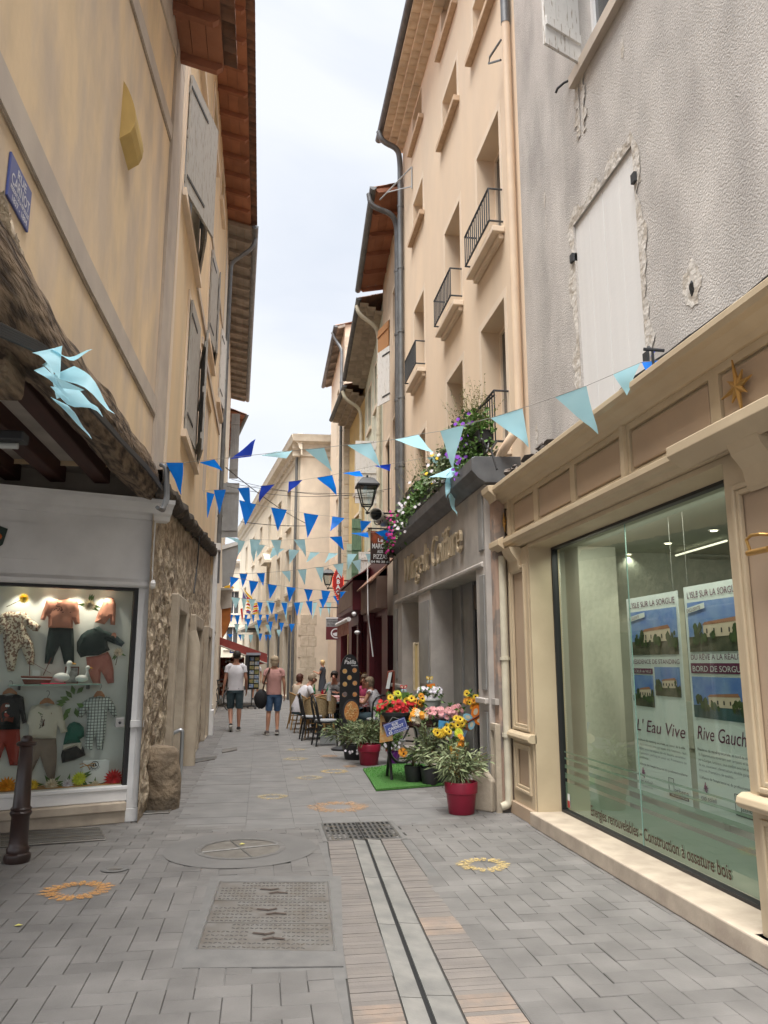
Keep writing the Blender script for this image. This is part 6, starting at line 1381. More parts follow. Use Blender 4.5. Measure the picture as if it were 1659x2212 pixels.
# flowers
def blossom(m, c, r, n=16, up=Vector((0, 0, 1)), lay=3, face=None):
    face = face or Vector((.2, -1, .35)); face = face.normalized(); A = face.orthogonal().normalized(); B = face.cross(A)
    for L_ in range(lay):
        rr = r*(1-.25*L_)
        for k in range(n):
            a = 2*math.pi*(k+.5*L_)/n; d = A*math.cos(a)+B*math.sin(a); s = A*-math.sin(a)+B*math.cos(a); w = rr*2.2/n
            z = face*(r*(.08+.22*L_)); m.add([c+face*.002, c+d*rr*.6+s*w+z*.7, c+d*rr+z, c+d*rr*.6-s*w+z*.7], [(0, 1, 2, 3)])
def leafm(m, p, d, ln, w, droop=.15, nrm=None):
    d = d.normalized(); n = nrm or Vector((random.uniform(-1, 1), random.uniform(-1, 1), random.uniform(.2, 1))); s = d.cross(n)
    if s.length < 1e-3: s = d.orthogonal()
    s.normalize(); dn = Vector((0, 0, -1))*droop*ln
    m.add([p, p+d*ln*.45+s*w*.5+dn*.3, p+d*ln+dn, p+d*ln*.45-s*w*.5+dn*.3], [(0, 1, 2, 3)])
FM = {k: mat('petal '+k, c1, .7, c2, 20, island=.2) for k, c1, c2 in (('yellow', (.72, .45, .02), (.75, .55, .05)), ('orange', (.7, .25, .02), (.75, .35, .03)), ('red', (.55, .02, .02), (.45, .015, .02)), ('pink', (.65, .26, .28), (.7, .38, .38)), ('cream', (.62, .56, .42), (.6, .5, .35)), ('white', (.66, .64, .64), (.6, .55, .62)), ('magenta', (.45, .02, .18), (.5, .03, .25)), ('violet', (.14, .02, .32), (.18, .03, .38)), ('lime', (.55, .6, .03), (.5, .55, .05)))}
def cutflower(cx, cy, r, k, label, stem=None, leaves=0, d=.33):
    u, v = u3(cx, cy, d); c = fS(u, v, -d); t = thing('artificial_flower', label, 'flower', c, 0, 'artificial flowers dressing the clothes window')
    m = MB(); blossom(m, c, r, 18, face=fS.N); m.build('bloom', FM[k], t)
    if stem: e = u3(*stem, d); m = MB(); m.tube([c, fS(*e, -d)], .004, 5); m.build('stem', m_stem, t)
    if leaves:
        m = MB(); random.seed(cx)
        for k2 in range(leaves): a = random.random()*6.28; leafm(m, c-fS.N*.01, fS.U*math.cos(a)+Vector((0, 0, math.sin(a))), r*1.7, r*.5, 0, fS.N)
        m.build('leaf', m_leafgreen, t)
cutflower(218, 250, .055, 'yellow', 'yellow artificial flower on a bare stem at the top left of the clothes window', (60, 325)); cutflower(820, 310, .07, 'cream', 'pale cream artificial flower with leaves between the two coral garments', None, 7)
cutflower(1085, 740, .055, 'cream', 'pale flower with dark leaves beside the rose trousers', (1060, 860), 5); cutflower(60, 1975, .10, 'orange', 'big orange artificial flower on the window floor at the left edge', None, 0, .25)
cutflower(470, 1960, .07, 'cream', 'cream artificial flower on the window floor below the taupe trousers', None, 4, .25); cutflower(620, 1950, .06, 'white', 'white artificial flower on the window floor left of the yellow one', None, 3, .25)
cutflower(725, 1900, .075, 'lime', 'lemon yellow artificial flower in front of the gift bag', None, 6, .24); cutflower(1040, 1900, .10, 'red', 'bright red artificial flower at the lower right corner of the window', (910, 1955), 0, .24); cutflower(300, 1960, .06, 'yellow', 'golden flower on the window floor behind the bollard', None, 3, .25); cutflower(870, 1950, .04, 'cream', 'small white flower lying in front of the gift bag', None, 2, .22)
t = gthing('ivy_sprig', 'green leafy sprig pinned between the shelf and the green hat', 'leaf sprig', (680, 1200)); m = MB(); random.seed(4)
for cx, cy, a in ((680, 1130, 1.9), (700, 1120, .8), (640, 1180, 2.8), (590, 1220, 3.3), (650, 1250, 4.0), (620, 1280, 4.4), (700, 1210, 5.8), (690, 1250, 5.0), (660, 1160, 2.3), (610, 1200, 3.0)): u, v = u3(cx, cy, .36); leafm(m, fS(u, v, -.35), fS.U*math.cos(a)+Vector((0, 0, math.sin(a))), .10, .05, 0, fS.N)
m.build('leaf', m_leafgreen, t)
# bollard
bp = G(36, 1862); t = thing('street_bollard', 'dark brown cast iron bollard with a ringed base and a flat cap', 'bollard', bp)
m = MB(); m.lathe([(.09, 0), (.1, .03), (.095, .06), (.08, .07), (.085, .10), (.072, .12), (.068, .14), (.066, .33), (.077, .345), (.082, .36), (.073, .375), (.077, .39), (.064, .405), (.048, .84), (.052, .85)], bp, 26); mb_ = mat('brown bollard enamel', (.045, .022, .018), .35, (.03, .017, .014), 9, spec=.6); m.build('post', mb_, t, smooth=True)
m = MB(); m.lathe([(.048, .848), (.072, .86), (.076, .875), (.066, .885), (.042, .89), (.042, .91), (.03, .93), (.0, .935)], bp, 26); m.build('cap', mb_, t, smooth=True)
# ================================================================ bunting
def flag_mb(p0, p1, tip, n=6, flut=.02, seed=0):
    m = MB(); idx = {}; nrm = (p1-p0).cross(tip-p0).normalized()
    for i in range(n+1):
        for j in range(n+1-i):
            a, b = i/n, j/n; c = 1-a-b
            p = p0*c+p1*a+tip*b
            q = noise.noise(Vector((p.x*6+seed, p.z*5, p.y*3)))*flut*(b*1.6+.1); sag = 0
            idx[(i, j)] = len(m.v); m.v.append(p+nrm*q)
    for i in range(n):
        for j in range(n-i):
            m.f.append((idx[(i, j)], idx[(i+1, j)], idx[(i, j+1)]))
            if j < n-i-1: m.f.append((idx[(i+1, j)], idx[(i+1, j+1)], idx[(i, j+1)]))
    return m
FL = {'b': m_flagblue, 'n': m_flagnavy, 'l': m_flaglight}
def bunting(label, ends, YL, YR, flags, group='bunting strings across the street'):
    (xl, yl), (xr, yr) = ends
    D = lambda x: YL+(YR-YL)*(x-xl)/(xr-xl)
    a = PY(xl, yl, YL); b = PY(xr, yr, YR); t = thing('bunting', label, 'bunting', a, 0, group)
    pts = [(xl, yl, YL)]
    for fg in flags:
        if len(fg) > 4: pts += [(fg[1], fg[2]), (fg[3], fg[4])]
    P = [a]; last = -1
    path = sorted([(f[1], f[2]) for f in flags if not f[0].isupper()]+[(f[3], f[4]) for f in flags if not f[0].isupper()])
    for x, y in path:
        if x > last+2 and xl < x < xr: P.append(PY(x, y, D(x))); last = x
    P.append(b); m = MB(); m.tube(P, .0022 if YL < 18 else .004, 4); m.build('string', m_string, t)
    for k, f in enumerate(flags):
        c, x0, y0, x1, y1, x2, y2 = f; dp = random.uniform(-.07, .07)*(.5 if YL > 14 else 1)
        p0, p1, p2 = PY(x0, y0, D(x0)), PY(x1, y1, D(x1)), PY(x2, y2, D((x0+x1)/2)+dp)
        flag_mb(p0, p1, p2, 6, .035, k*3.1).build('flag', FL[c.lower()], t, smooth=True)
    return t
def c4(c, a, b, d, e, f, g): k = .26453; return (c, 274.3+a*k, 877.8+b*k, 274.3+d*k, 877.8+e*k, 274.3+f*k, 877.8+g*k)
def c2(c, a, b, d, e, f, g): k = .2728; return (c, 438.9+a*k, 1042.3+b*k, 438.9+d*k, 1042.3+e*k, 438.9+f*k, 1042.3+g*k)
def cB(c, a, b, d, e, f, g): k = .3307; return (c, 658.3+a*k, 658.3+b*k, 658.3+d*k, 658.3+e*k, 658.3+f*k, 658.3+g*k)
def cP(c, a, b, d, e, f, g): k = .19841; return (c, 658.3+a*k, 1097.2+b*k, 658.3+d*k, 1097.2+e*k, 658.3+f*k, 1097.2+g*k)
def cR(c, a, b, d, e, f, g): k = .4713; return (c, 1097.2+a*k, b*k, 1097.2+d*k, e*k, 1097.2+f*k, g*k)
bunting('nearest bunting string, dark blue at the left corner turning pale blue towards the agency cornice', ((333, 1000), (1440, 765)), 7.7, 4.35,
 [c4('b', 320, 460, 460, 460, 452, 730), c4('B', 590, 457, 715, 433, 782, 527), c4('N', 845, 432, 1015, 410, 1070, 290), c4('L', 1090, 402, 1300, 425, 1350, 350), cB('l', 0, 945, 128, 933, 188, 1092),
  cB('l', 275, 915, 432, 902, 500, 1060), cB('l', 583, 880, 740, 848, 840, 963), cB('l', 885, 825, 1040, 785, 968, 1075), cB('l', 1213, 740, 1422, 675, 1465, 930),
  cR('l', 215, 1820, 360, 1768, 413, 1992), cR('l', 482, 1716, 608, 1662, 540, 1810), cR('b', 612, 1658, 690, 1650, 635, 1712), cR('N', 650, 1640, 690, 1595, 668, 1600)])
bunting('bunting string rising to the salon ledge, blue with pale flags at its right end', ((438, 1060), (989, 1002)), 14, 9.7,
 [c4('b', 710, 683, 808, 680, 755, 885), c4('b', 903, 668, 1000, 660, 1012, 860), c4('n', 1095, 650, 1205, 637, 1073, 782), c4('n', 1320, 615, 1435, 600, 1325, 713), cB('b', 78, 1130, 180, 1112, 213, 1242),
  cB('B', 248, 1100, 360, 1085, 380, 1130), cB('n', 452, 1052, 563, 1040, 552, 1090), cB('l', 795, 998, 925, 985, 890, 1075)])
bunting('blue bunting string drooping from the left wall to the magenta flowers', ((440, 1061), (857, 1136)), 14.2, 13.4,
 [c4('b', 650, 700, 715, 715, 655, 915), c4('b', 915, 765, 1055, 800, 968, 972), c4('b', 1175, 825, 1307, 845, 1232, 1022), c4('b', 1443, 870, 1565, 888, 1475, 1075), cB('b', 180, 1382, 262, 1393, 168, 1485), cB('b', 362, 1410, 435, 1415, 370, 1485), cB('b', 535, 1430, 625, 1435, 568, 1560)])
bunting('bunting string with pale flags at left and royal blue ones near the pizza sign', ((486, 1159), (850, 1142)), 15.5, 13.6,
 [c4('L', 805, 1065, 910, 1080, 905, 1112), c4('l', 905, 1090, 965, 1102, 908, 1230), c4('l', 1003, 1085, 1092, 1088, 1030, 1272), c4('l', 1175, 1090, 1262, 1092, 1232, 1228), c4('l', 1362, 1088, 1452, 1085, 1467, 1232),
  cB('b', 162, 1517, 240, 1512, 257, 1605), cB('B', 300, 1492, 412, 1487, 418, 1522), cB('b', 460, 1485, 540, 1465, 565, 1560)])
bunting('all pale blue bunting string just below the mixed one', ((552, 1177), (812, 1196)), 16.5, 15,
 [('l', 556, 1176, 573, 1178, 553, 1206), ('l', 589, 1183, 614, 1186, 582, 1208), ('l', 624, 1187, 647, 1188, 625, 1219), cP('l', 60, 480, 165, 485, 22, 598), cP('l', 262, 490, 365, 495, 222, 610), cP('l', 468, 500, 570, 500, 462, 670), cP('l', 660, 500, 715, 500, 700, 600)])
bunting('bunting string with two dark flags at left, pale ones towards the green shutter', ((494, 1238), (785, 1206)), 19, 17,
 [c2('b', 285, 720, 350, 722, 317, 832), c2('b', 422, 718, 488, 715, 480, 822), c2('l', 620, 703, 690, 698, 692, 792), c2('l', 748, 690, 820, 685, 805, 815), c2('l', 890, 672, 955, 668, 942, 798), c2('l', 1028, 650, 1110, 637, 1100, 755), c2('l', 1180, 625, 1250, 605, 1245, 715)])
bunting('royal blue bunting string above the red fascia box, widest of the far rows', ((494, 1243), (750, 1278)), 18.5, 17.2,
 [c2('b', 215, 745, 285, 758, 218, 840), c2('b', 363, 775, 438, 785, 380, 895), c2('b', 512, 803, 588, 815, 527, 925), c2('b', 660, 825, 735, 833, 678, 947), c2('b', 797, 843, 870, 848, 836, 945), c2('b', 935, 853, 1008, 860, 952, 992), c2('b', 1083, 862, 1130, 862, 1085, 915)])
bunting('alternating pale and royal blue bunting string level with the flags on the building', ((497, 1288), (740, 1284)), 24, 22.5,
 [c2('l', 222, 908, 293, 915, 258, 997), c2('l', 305, 918, 345, 922, 320, 1032), c2('l', 355, 922, 415, 925, 390, 1012), c2('b', 427, 945, 472, 950, 450, 1042), c2('b', 515, 948, 568, 952, 542, 1052), c2('b', 617, 952, 665, 952, 655, 1058), c2('b', 717, 950, 768, 948, 745, 1058), c2('b', 812, 940, 865, 938, 860, 1058), c2('b', 917, 925, 962, 920, 948, 1000), c2('b', 1028, 900, 1080, 893, 1083, 990)])
bunting('pale blue bunting string behind the alternating one', ((560, 1298), (728, 1302)), 26.5, 25.5,
 [c2('l', 500, 935, 560, 940, 528, 1045), c2('l', 620, 942, 668, 945, 660, 1105), c2('l', 762, 948, 795, 948, 762, 1060), c2('l', 868, 950, 905, 950, 865, 1083), c2('l', 915, 985, 942, 990, 930, 1067), c2('l', 970, 950, 1015, 950, 1000, 1058)])
bunting('row of seven small royal blue flags beneath the mansion windows', ((494, 1327), (612, 1326)), 35, 34,
 [c2('b', 213, 1045, 238, 1048, 218, 1117), c2('b', 250, 1050, 292, 1050, 270, 1142), c2('b', 328, 1045, 353, 1047, 333, 1117), c2('b', 385, 1045, 410, 1045, 395, 1117), c2('b', 438, 1045, 470, 1045, 450, 1102), c2('b', 495, 1045, 522, 1045, 508, 1117), c2('b', 565, 1040, 592, 1040, 578, 1117)])
bunting('row of five royal blue flags over the souvenir stand', ((515, 1337), (650, 1348)), 30, 29,
 [c2('b', 335, 1080, 378, 1075, 355, 1147), c2('b', 423, 1090, 468, 1088, 440, 1162), c2('b', 515, 1100, 553, 1100, 535, 1182), c2('b', 600, 1108, 640, 1110, 620, 1185), c2('b', 680, 1118, 727, 1118, 697, 1190)])
bunting('row of pale blue flags just over the red awning', ((500, 1350), (625, 1362)), 33, 32,
 [c2('l', 245, 1120, 285, 1122, 265, 1197), c2('l', 328, 1120, 362, 1120, 340, 1192), c2('l', 405, 1125, 440, 1125, 445, 1242), c2('l', 490, 1125, 530, 1125, 545, 1232), c2('l', 580, 1165, 620, 1165, 600, 1225)])
bunting('lowest mixed row of tiny flags seen above the red awning', ((488, 1370), (600, 1373)), 38, 37,
 [c2('b', 190, 1200, 235, 1200, 215, 1232), c2('b', 275, 1203, 300, 1203, 300, 1258), c2('l', 295, 1203, 330, 1203, 315, 1258), c2('l', 360, 1205, 398, 1205, 375, 1272), c2('b', 433, 1195, 470, 1195, 450, 1260), c2('b', 488, 1205, 512, 1205, 500, 1257), c2('b', 515, 1205, 542, 1205, 528, 1252)])
# knot of blown flags at the left corner and by the planter
def bundle(label, tris, Y, parent=None, dY=.12):
    c = PY(tris[0][1], tris[0][2], Y); t = thing('flag_bundle', label, 'bunting end', c)
    for k, f in enumerate(tris):
        off = (k-len(tris)/2)*dY*.3
        p = [PY(f[1+2*i], f[2+2*i], Y+off+(0, .08, -.06)[i]) for i in range(3)]
        flag_mb(p[0], p[1], p[2], 8, .09, k*7.7).build('flag', FL[f[0]], t, smooth=True)
    return t
def cL(c, a, b, d, e, f, g): k = .3637; return (c, a*k, 548.6+b*k, d*k, 548.6+e*k, f*k, 548.6+g*k)
bundle('tangle of large pale blue plastic flags tied to the cables at the timber lintel', [cL('l', 190, 590, 370, 545, 350, 670), cL('l', 300, 560, 350, 600, 548, 585), cL('l', 315, 715, 440, 670, 690, 900), cL('l', 200, 690, 260, 670, 430, 870), cL('l', 300, 780, 470, 810, 610, 975), cL('l', 300, 850, 400, 900, 515, 1135), cL('l', 250, 660, 345, 590, 300, 680), cL('l', 300, 700, 340, 860, 430, 830)], 3.4)
bundle('royal blue flag hanging behind the white shop cornice at the left corner', [c4('b', 248, 640, 275, 635, 300, 800), c4('b', 285, 850, 325, 895, 303, 955)], 8.6)
bundle('tangle of pale blue flags hanging off the salon ledge', [cB('l', 810, 1127, 1005, 1045, 1010, 1120), cB('l', 985, 1045, 1020, 1070, 915, 1120), cB('l', 925, 1120, 985, 1120, 912, 1270), cB('l', 940, 1130, 990, 1120, 925, 1290), cB('l', 940, 1250, 993, 1150, 988, 1395), cB('l', 960, 1000, 1005, 990, 985, 1100)], 9.0)
# wires across the street
def wire(label, a, Ya, b, Yb, r=.006, sag=.06):
    p, q = PY(*a, Ya), PY(*b, Yb); n = 14; m = MB(); m.tube([p.lerp(q, i/n)-Vector((0, 0, sag*4*(i/n)*(1-i/n))) for i in range(n+1)], r, 5); tag(m.build('overhead_wire', m_cable, None), label, 'wire', 'thin wires strung over the street')
wire('dark cable slanting down from the left wall to the mansion downpipe', (488, 1010), 17, (662, 1131), 29, .012, .1); wire('short dark cable level with the blue flags reaching the mansion corner', (520, 1127), 29, (660, 1136), 30, .014, .05)
wire('upper thin wire reaching the hanging lantern', (488, 1042), 16, (830, 1062), 15, .005, .12); wire('lower thin wire of the pair at lantern height', (490, 1050), 16, (845, 1055), 15.2, .005, .2); wire('thin wire behind the lantern from left wall to green house', (500, 1035), 20, (800, 1070), 19, .006, .15)
# cables on the left
def cabs(label, lines, r, mm=m_cable, cat='cable'):
    t = thing('cable_bundle', label, cat, lines[0][0]); m = MB()
    for l in lines: m.tube(bentpoly(l, 4, .05) if len(l) > 2 else l, r, 6)
    m.build('cable', mm, t, smooth=True)
ln = []
for k in range(5):
    o = .01*k
    ln.append([fl(2.6, 2.66+o*1.2, .0), fl(3.4, 2.84+o, .1), fl(3.8, 2.88+o*.8, .12), fl(4.4, 2.92+o, .09), fl(5.4, 3.0+o*.6, .09), fl(6.6, 3.1+o, .09), fl(YB1, 3.14+o, .09)])
cabs('thick bundle of black cables running along the timber lintel', ln, .009)
cabs('loop of grey and black conduits hooked at the house corner above the clothes shop', [[fl(7.65, 3.42, .05+.03*k), fl(7.62+.05*k, 3.4, .1), fl(7.66+.04*k, 3.1, .12), fl(7.6+.02*k, 2.96, .1), fl(7.4, 2.94-.0*k, .08)] for k in range(5)], .02, m_cablegrey)
m = MB(); m.tube([fl(12, 3.4, .1), fl(12, 2.9, .08), fl(11.7, 2.5, .08)], .01, 6); tag(m.build('loose_cable', m_cable, None), 'single loose cable hanging down the rubble wall', 'cable')
t = thing('fluorescent_lamp', 'old fluorescent lamp fixed under the dark joists at the left edge', 'lamp', (-1.9, 5.2, 2.75)); a_ = G(0, 955, 2.74); m = MB(); m.box((a_.x-.5, a_.y-.06, 2.74), (a_.x+.14, a_.y+.06, 2.8)); m.build('housing', m_rail, t, bevel=.01); m = MB(); m.tube([(a_.x-.5, a_.y, 2.72), (a_.x+.1, a_.y, 2.72)], .018, 10); m.build('tube', mat('unlit tube', (.45, .47, .45), .3), t)
# ================================================================ lanterns and signs
def lantern(root, c, s):
    """four sided street lantern, c = bottom centre"""
    c = Vector(c)
    m = MB(); bt, tp, h = .09*s, .17*s, .36*s
    for sx in (-1, 1):
        for sy in (-1, 1): m.tube([c+Vector((sx*bt, sy*bt, 0)), c+Vector((sx*tp, sy*tp, h))], .012*s, 6)
    for r_, z in ((bt, 0), (tp, h)):
        P = [c+Vector((a*r_, b*r_, z)) for a, b in ((-1, -1), (1, -1), (1, 1), (-1, 1), (-1, -1))]; m.tube(P, .014*s, 6)
    m.build('lantern_frame', m_frameblack, root)
    m = MB(); P = [c+Vector((a*bt, b*bt, .0)) for a, b in ((-1, -1), (1, -1), (1, 1), (-1, 1))]; Q = [c+Vector((a*tp, b*tp, h)) for a, b in ((-1, -1), (1, -1), (1, 1), (-1, 1))]
    for i in range(4): m.quad(P[i], P[(i+1) % 4], Q[(i+1) % 4], Q[i])
    m.build('glass', g_clear, root)
    m = MB(); lv = [(tp*1.25, h), (tp*1.25, h+.03*s), (tp*.75, h+.14*s), (tp*.5, h+.17*s), (tp*.12, h+.18*s), (tp*.1, h+.23*s)]; vs = []
    for r_, z in lv: vs += [c+Vector((a*r_, b*r_, z)) for a, b in ((-1, -1), (1, -1), (1, 1), (-1, 1))]
    m.add(vs, [(4*i+k, 4*i+(k+1) % 4, 4*i+4+(k+1) % 4, 4*i+4+k) for i in range(len(lv)-1) for k in range(4)]+[(3, 2, 1, 0), tuple(range(20, 24))]); m.build('lantern_roof', m_frameblack, root)
    m = MB(); m.tube([c+Vector((-bt, 0, 0)), c+Vector((0, 0, -.12*s)), c+Vector((bt, 0, 0))], .012*s, 6); m.ball(c+Vector((0, 0, -.14*s)), .03*s, 8, 6); m.build('lantern_foot', m_frameblack, root)
YLm = 13.0
pc = PY(793, 1098, YLm); hs = (pc.z-0)
t = thing('street_lantern', 'large black four sided street lantern on a scrolled bracket by the peach house', 'street lantern', PY(862, 1100, YLm)); lantern(t, (pc.x, YLm, PY(793, 1092, YLm).z), .92)
m = MB(); e = PY(861, 1094, YLm); z0 = PY(797, 1092, YLm).z-.13; m.tube([(pc.x, YLm, z0), (XW, YLm, z0)], .016, 6)
m.tube([(pc.x+.1, YLm, z0-.01), (pc.x+.3, YLm, z0-.06), (XW-.1, YLm, z0-.28), (XW-.02, YLm, z0-.38)], .012, 6)
sc_ = [(pc.x+.19+.085*math.cos(a)*(1-a/14), YLm, z0-.15+.085*math.sin(a)*(1-a/14)) for a in [i*.5 for i in range(18)]]; m.tube(sc_, .009, 5); m.build('bracket', m_frameblack, t)
YL2 = 21.5; pc = PY(708, 1266, YL2); t = thing('street_lantern', 'smaller distant black lantern beside the red lozenge sign', 'street lantern', PY(735, 1268, YL2)); lantern(t, (pc.x, YL2, PY(707, 1263, YL2).z), .8)
m = MB(); z0 = PY(707, 1268, YL2).z-.03; m.tube([(pc.x, YL2, z0), (XW+.1, YL2, z0)], .016, 6); m.build('bracket', m_frameblack, t)
# camera-like vent under the first lantern
vc = PY(821, 1118, 13.2); t = thing('vent_pipe', 'round metal flue outlet under the large lantern bracket', 'vent pipe', vc); d = Vector((-.12, -.3, 0)); m = MB(); m.tube([vc-d, vc+d], .11, 18, cap=False); m.build('flue', mat('aluminium', (.5, .48, .45), .4, metal=.6), t, smooth=True, solid=.006); m = MB(); m.tube([vc-d*.2, vc-d*.1], .1, 18); m.build('flue_inside', m_black, t)
m = MB(); m.box((vc.x-.05, vc.y+.1, vc.z-.02), (XW, vc.y+.18, vc.z+.04)); m.build('flue_bracket', m_rail, t)
# pizza sign
Yp = 13.9; a, b = PY(800, 1217, Yp), PY(839, 1148, Yp); fp = Fr((a.x, Yp, a.z), (1, 0, 0), (0, -1, 0)); w, h = b.x-a.x+.02, b.z-a.z
t = thing('pizza_sign', 'hanging brown pizzeria sign with white lettering under an iron arm', 'sign', a); m = MB(); m.box((0, 0, -.02), (w, h, .02), fp); m.build('board', mat('sign dark brown', (.045, .025, .02), .5), t)
m = MB(); m.box((0, h*.6, .0205), (w, h, .022), fp); m.build('photo_print', mat('pizza print', (.30, .06, .02), .5, (.06, .025, .012), 9, mixlo=.4, mixhi=.6), t)
for s_, v, sz, wd in (('Le', .66, .10, .25), ('MARCHÉ', .46, .13, .86), ('AUX', .32, .08, .3), ('PIZZAS', .14, .12, .72), ('04 90 38 61', .02, .055, .95)):
    mb = text_mb(s_, fp, 0, 0, sz); us = [(p-fp.o).dot(fp.U) for p in mb.v]; sx = w*wd/(max(us)-min(us)); text_mb(s_, fp, w*(1-wd)/2, h*v, sz, w=.024, sx=sx, offset=.002).build('lettering', m_letter, t)
m = MB(); m.tube([fp(-.05, h+.05, 0), fp(w+.4, h+.05, 0)], .014, 6); m.tube([fp(.02, h, 0), fp(.02, h+.05, 0)], .006, 5); m.build('sign_arm', m_frameblack, t)
# tobacconist lozenge
Yt = 21.0; P = [PY(x, y, Yt) for x, y in ((719, 1225), (741, 1256), (741, 1262), (733, 1290), (726, 1262), (719, 1240))]
ft = Fr((0, Yt, 0), (1, 0, 0), (0, -1, 0)); t = thing('tobacconist_sign', 'red lozenge tobacconist sign with white letters and a lit dotted border', 'sign', P[0])
c = PY(730, 1258, Yt); hw, hh = .15, .5; m = MB(); m.prism([(c.x, c.z+hh), (c.x+hw, c.z+.12), (c.x+hw, c.z-.12), (c.x, c.z-hh), (c.x-hw, c.z-.12), (c.x-hw, c.z+.12)], -.06, .06, ft); m.build('lozenge', mat('sign red', (.42, .02, .02), .5), t)
for i, ch_ in enumerate('TABAC'): text_mb(ch_, ft, c.x, c.z+.30-.145*i-.05, .16, w=.065, align='CENTER', offset=.006).build('lettering', m_letter, t)
m = MB(); V = [(c.x, c.z+hh), (c.x+hw, c.z+.12), (c.x+hw, c.z-.12), (c.x, c.z-hh), (c.x-hw, c.z-.12), (c.x-hw, c.z+.12)]
for i in range(6):
    (x0, y0), (x1, y1) = V[i], V[(i+1) % 6]; n = 7
    for k in range(n): q = (k+.5)/n; m.ball(ft(x0+(x1-x0)*q*.98+.0, (y0+(y1-y0)*q), .066), .014, 6, 4)
m.build('bulb_row', mat('lit red bulbs', (1, .2, .1), .4, emit=(1, .12, .06), es=.12), t)
m = MB(); m.tube([(c.x+hw, Yt, c.z+.05), (XW+.2, Yt, c.z+.05)], .02, 6); m.tube([(c.x+hw, Yt, c.z-.1), (c.x+hw+.12, Yt, c.z-.1)], .02, 6); m.build('sign_arm', m_burgundy, t)
# cheese shop sign
Yf = 24.0; a, b = PY(704, 1382, Yf), PY(736, 1337, Yf); fh = Fr((a.x, Yf, a.z), (1, 0, 0), (0, -1, 0)); w, h = b.x-a.x+.12, b.z-a.z
t = thing('cheese_shop_sign', 'hanging cheese shop sign, grey above and wine red below with a round emblem', 'sign', a); m = MB(); m.box((0, 0, -.02), (w, h*.62, .02), fh); m.build('board', mat('wine board', (.14, .03, .035), .5), t); m = MB(); m.box((0, h*.62, -.02), (w, h, .02), fh); m.build('board', m_greyshutter, t); m = MB(); m.box((-.01, h, -.03), (w+.01, h+.05, .03), fh); m.build('sign_head', m_white, t)
text_mb('Fromagerie', fh, .03, h*.82, .10, w=.023, sx=.75).build('lettering', m_ink, t); text_mb("de l'Isle", fh, .03, h*.67, .10, w=.023, sx=.75).build('lettering', m_ink, t)
m = MB(); K = 28; rc = h*.24; cx, cy = w*.55, h*.31; P = [fh(cx+math.cos(2*math.pi*k/K)*r*1.1, cy+math.sin(2*math.pi*k/K)*r, .023) for k in range(K+1) for r in (rc*.78, rc)]; m.add(P, [(2*k, 2*k+1, 2*k+3, 2*k+2) for k in range(K)]); m.quad(fh(cx-rc*.7, cy+.0, .023), fh(cx+rc*.8, cy+rc*.35, .023), fh(cx+rc*.7, cy-rc*.2, .023), fh(cx, cy-rc*.6, .023), fh(cx-rc*.6, cy-rc*.4, .023)); m.build('emblem', m_letter, t)
m = MB(); m.tube([fh(-.2, h+.35, 0), fh(w+.9, h+.35, 0)], .015, 6); m.tube([fh(.1, h+.05, 0), fh(.1, h+.35, 0)], .006, 5); m.tube([fh(w-.1, h+.05, 0), fh(w-.1, h+.35, 0)], .006, 5)
m.tube([fh(w+.1+.1*math.cos(a_), h+.45+.1*math.sin(a_), 0) for a_ in [i*.6 for i in range(10)]], .012, 5); m.tube([fh(w-.12+.09*math.cos(a_), h+.46+.09*math.sin(a_), 0) for a_ in [i*.6 for i in range(10)]], .012, 5); m.build('sign_arm', m_frameblack, t)
# street name plate on the ochre house
q = [fl.uv(PX(x, y, XL)) for x, y in ((15, 327), (62, 404), (57, 507), (13, 426))]; u0, u1, v0, v1 = (q[0][0]+q[3][0])/2, (q[1][0]+q[2][0])/2, (q[2][1]+q[3][1])/2, (q[0][1]+q[1][1])/2
t = thing('street_name_plate', 'blue enamel street name plate reading Rue Carnot on the ochre wall', 'street sign', fl(u0, v0, 0)); m = MB(); m.box((u0, v0, .001), (u1, v1, .012), fl); m.build('plate', m_signblue, t, bevel=.003)
w, h = u1-u0, v1-v0
for s_, v, sz, wd in (('RUE', .70, .055, .4), ('CARNOT', .40, .07, .84), ('PRÉSIDENT DE LA RÉPUBLIQUE', .25, .028, .86), ('1837 - 1894', .05, .038, .7)):
    mb = text_mb(s_, fl, 0, 0, sz); us = [(p-fl.o).dot(fl.U) for p in mb.v]; sx = w*wd/(max(us)-min(us)); text_mb(s_, fl, u0+w*(1-wd)/2, v0+h*v, sz, w=.0135, sx=sx, offset=.001).build('lettering', m_signwhite, t)
# flags on the mansion side
t = thing('flag_pole_group', 'cluster of striped and tricolour flags hanging from a far facade', 'flags', PY(598, 1290, 41)); Yq = 41
def cl(pts, Y, mm, name='flag_cloth'):
    q = [PY(438.9+x*.2728, 1042.3+y*.2728, Y) for x, y in pts]; m = MB(); n = len(q); m.add(q, [tuple(range(n))]); return m.build(name, mm, t, solid=.02)
cy_ = mat('flag yellow', (.7, .42, .03), .8); cr_ = mat('flag red', (.5, .03, .02), .8); cv_ = mat('flag violet', (.15, .13, .35), .8)
cl([(315, 862), (352, 900), (352, 925), (310, 922)], Yq, cv_); cl([(318, 840), (392, 915), (385, 925), (352, 900)], Yq-.1, cy_)
for k in range(5): cl([(352+0*k, 905+k*25), (370+0*k, 915+k*25), (372, 928+k*25), (342-k*2, 918+k*25)], Yq-.2, cy_ if k % 2 else cr_); cl([(400, 960+k*18), (428, 950+k*18), (434, 966+k*18), (388, 974+k*18)], Yq-.2, cr_ if k % 2 else cy_)
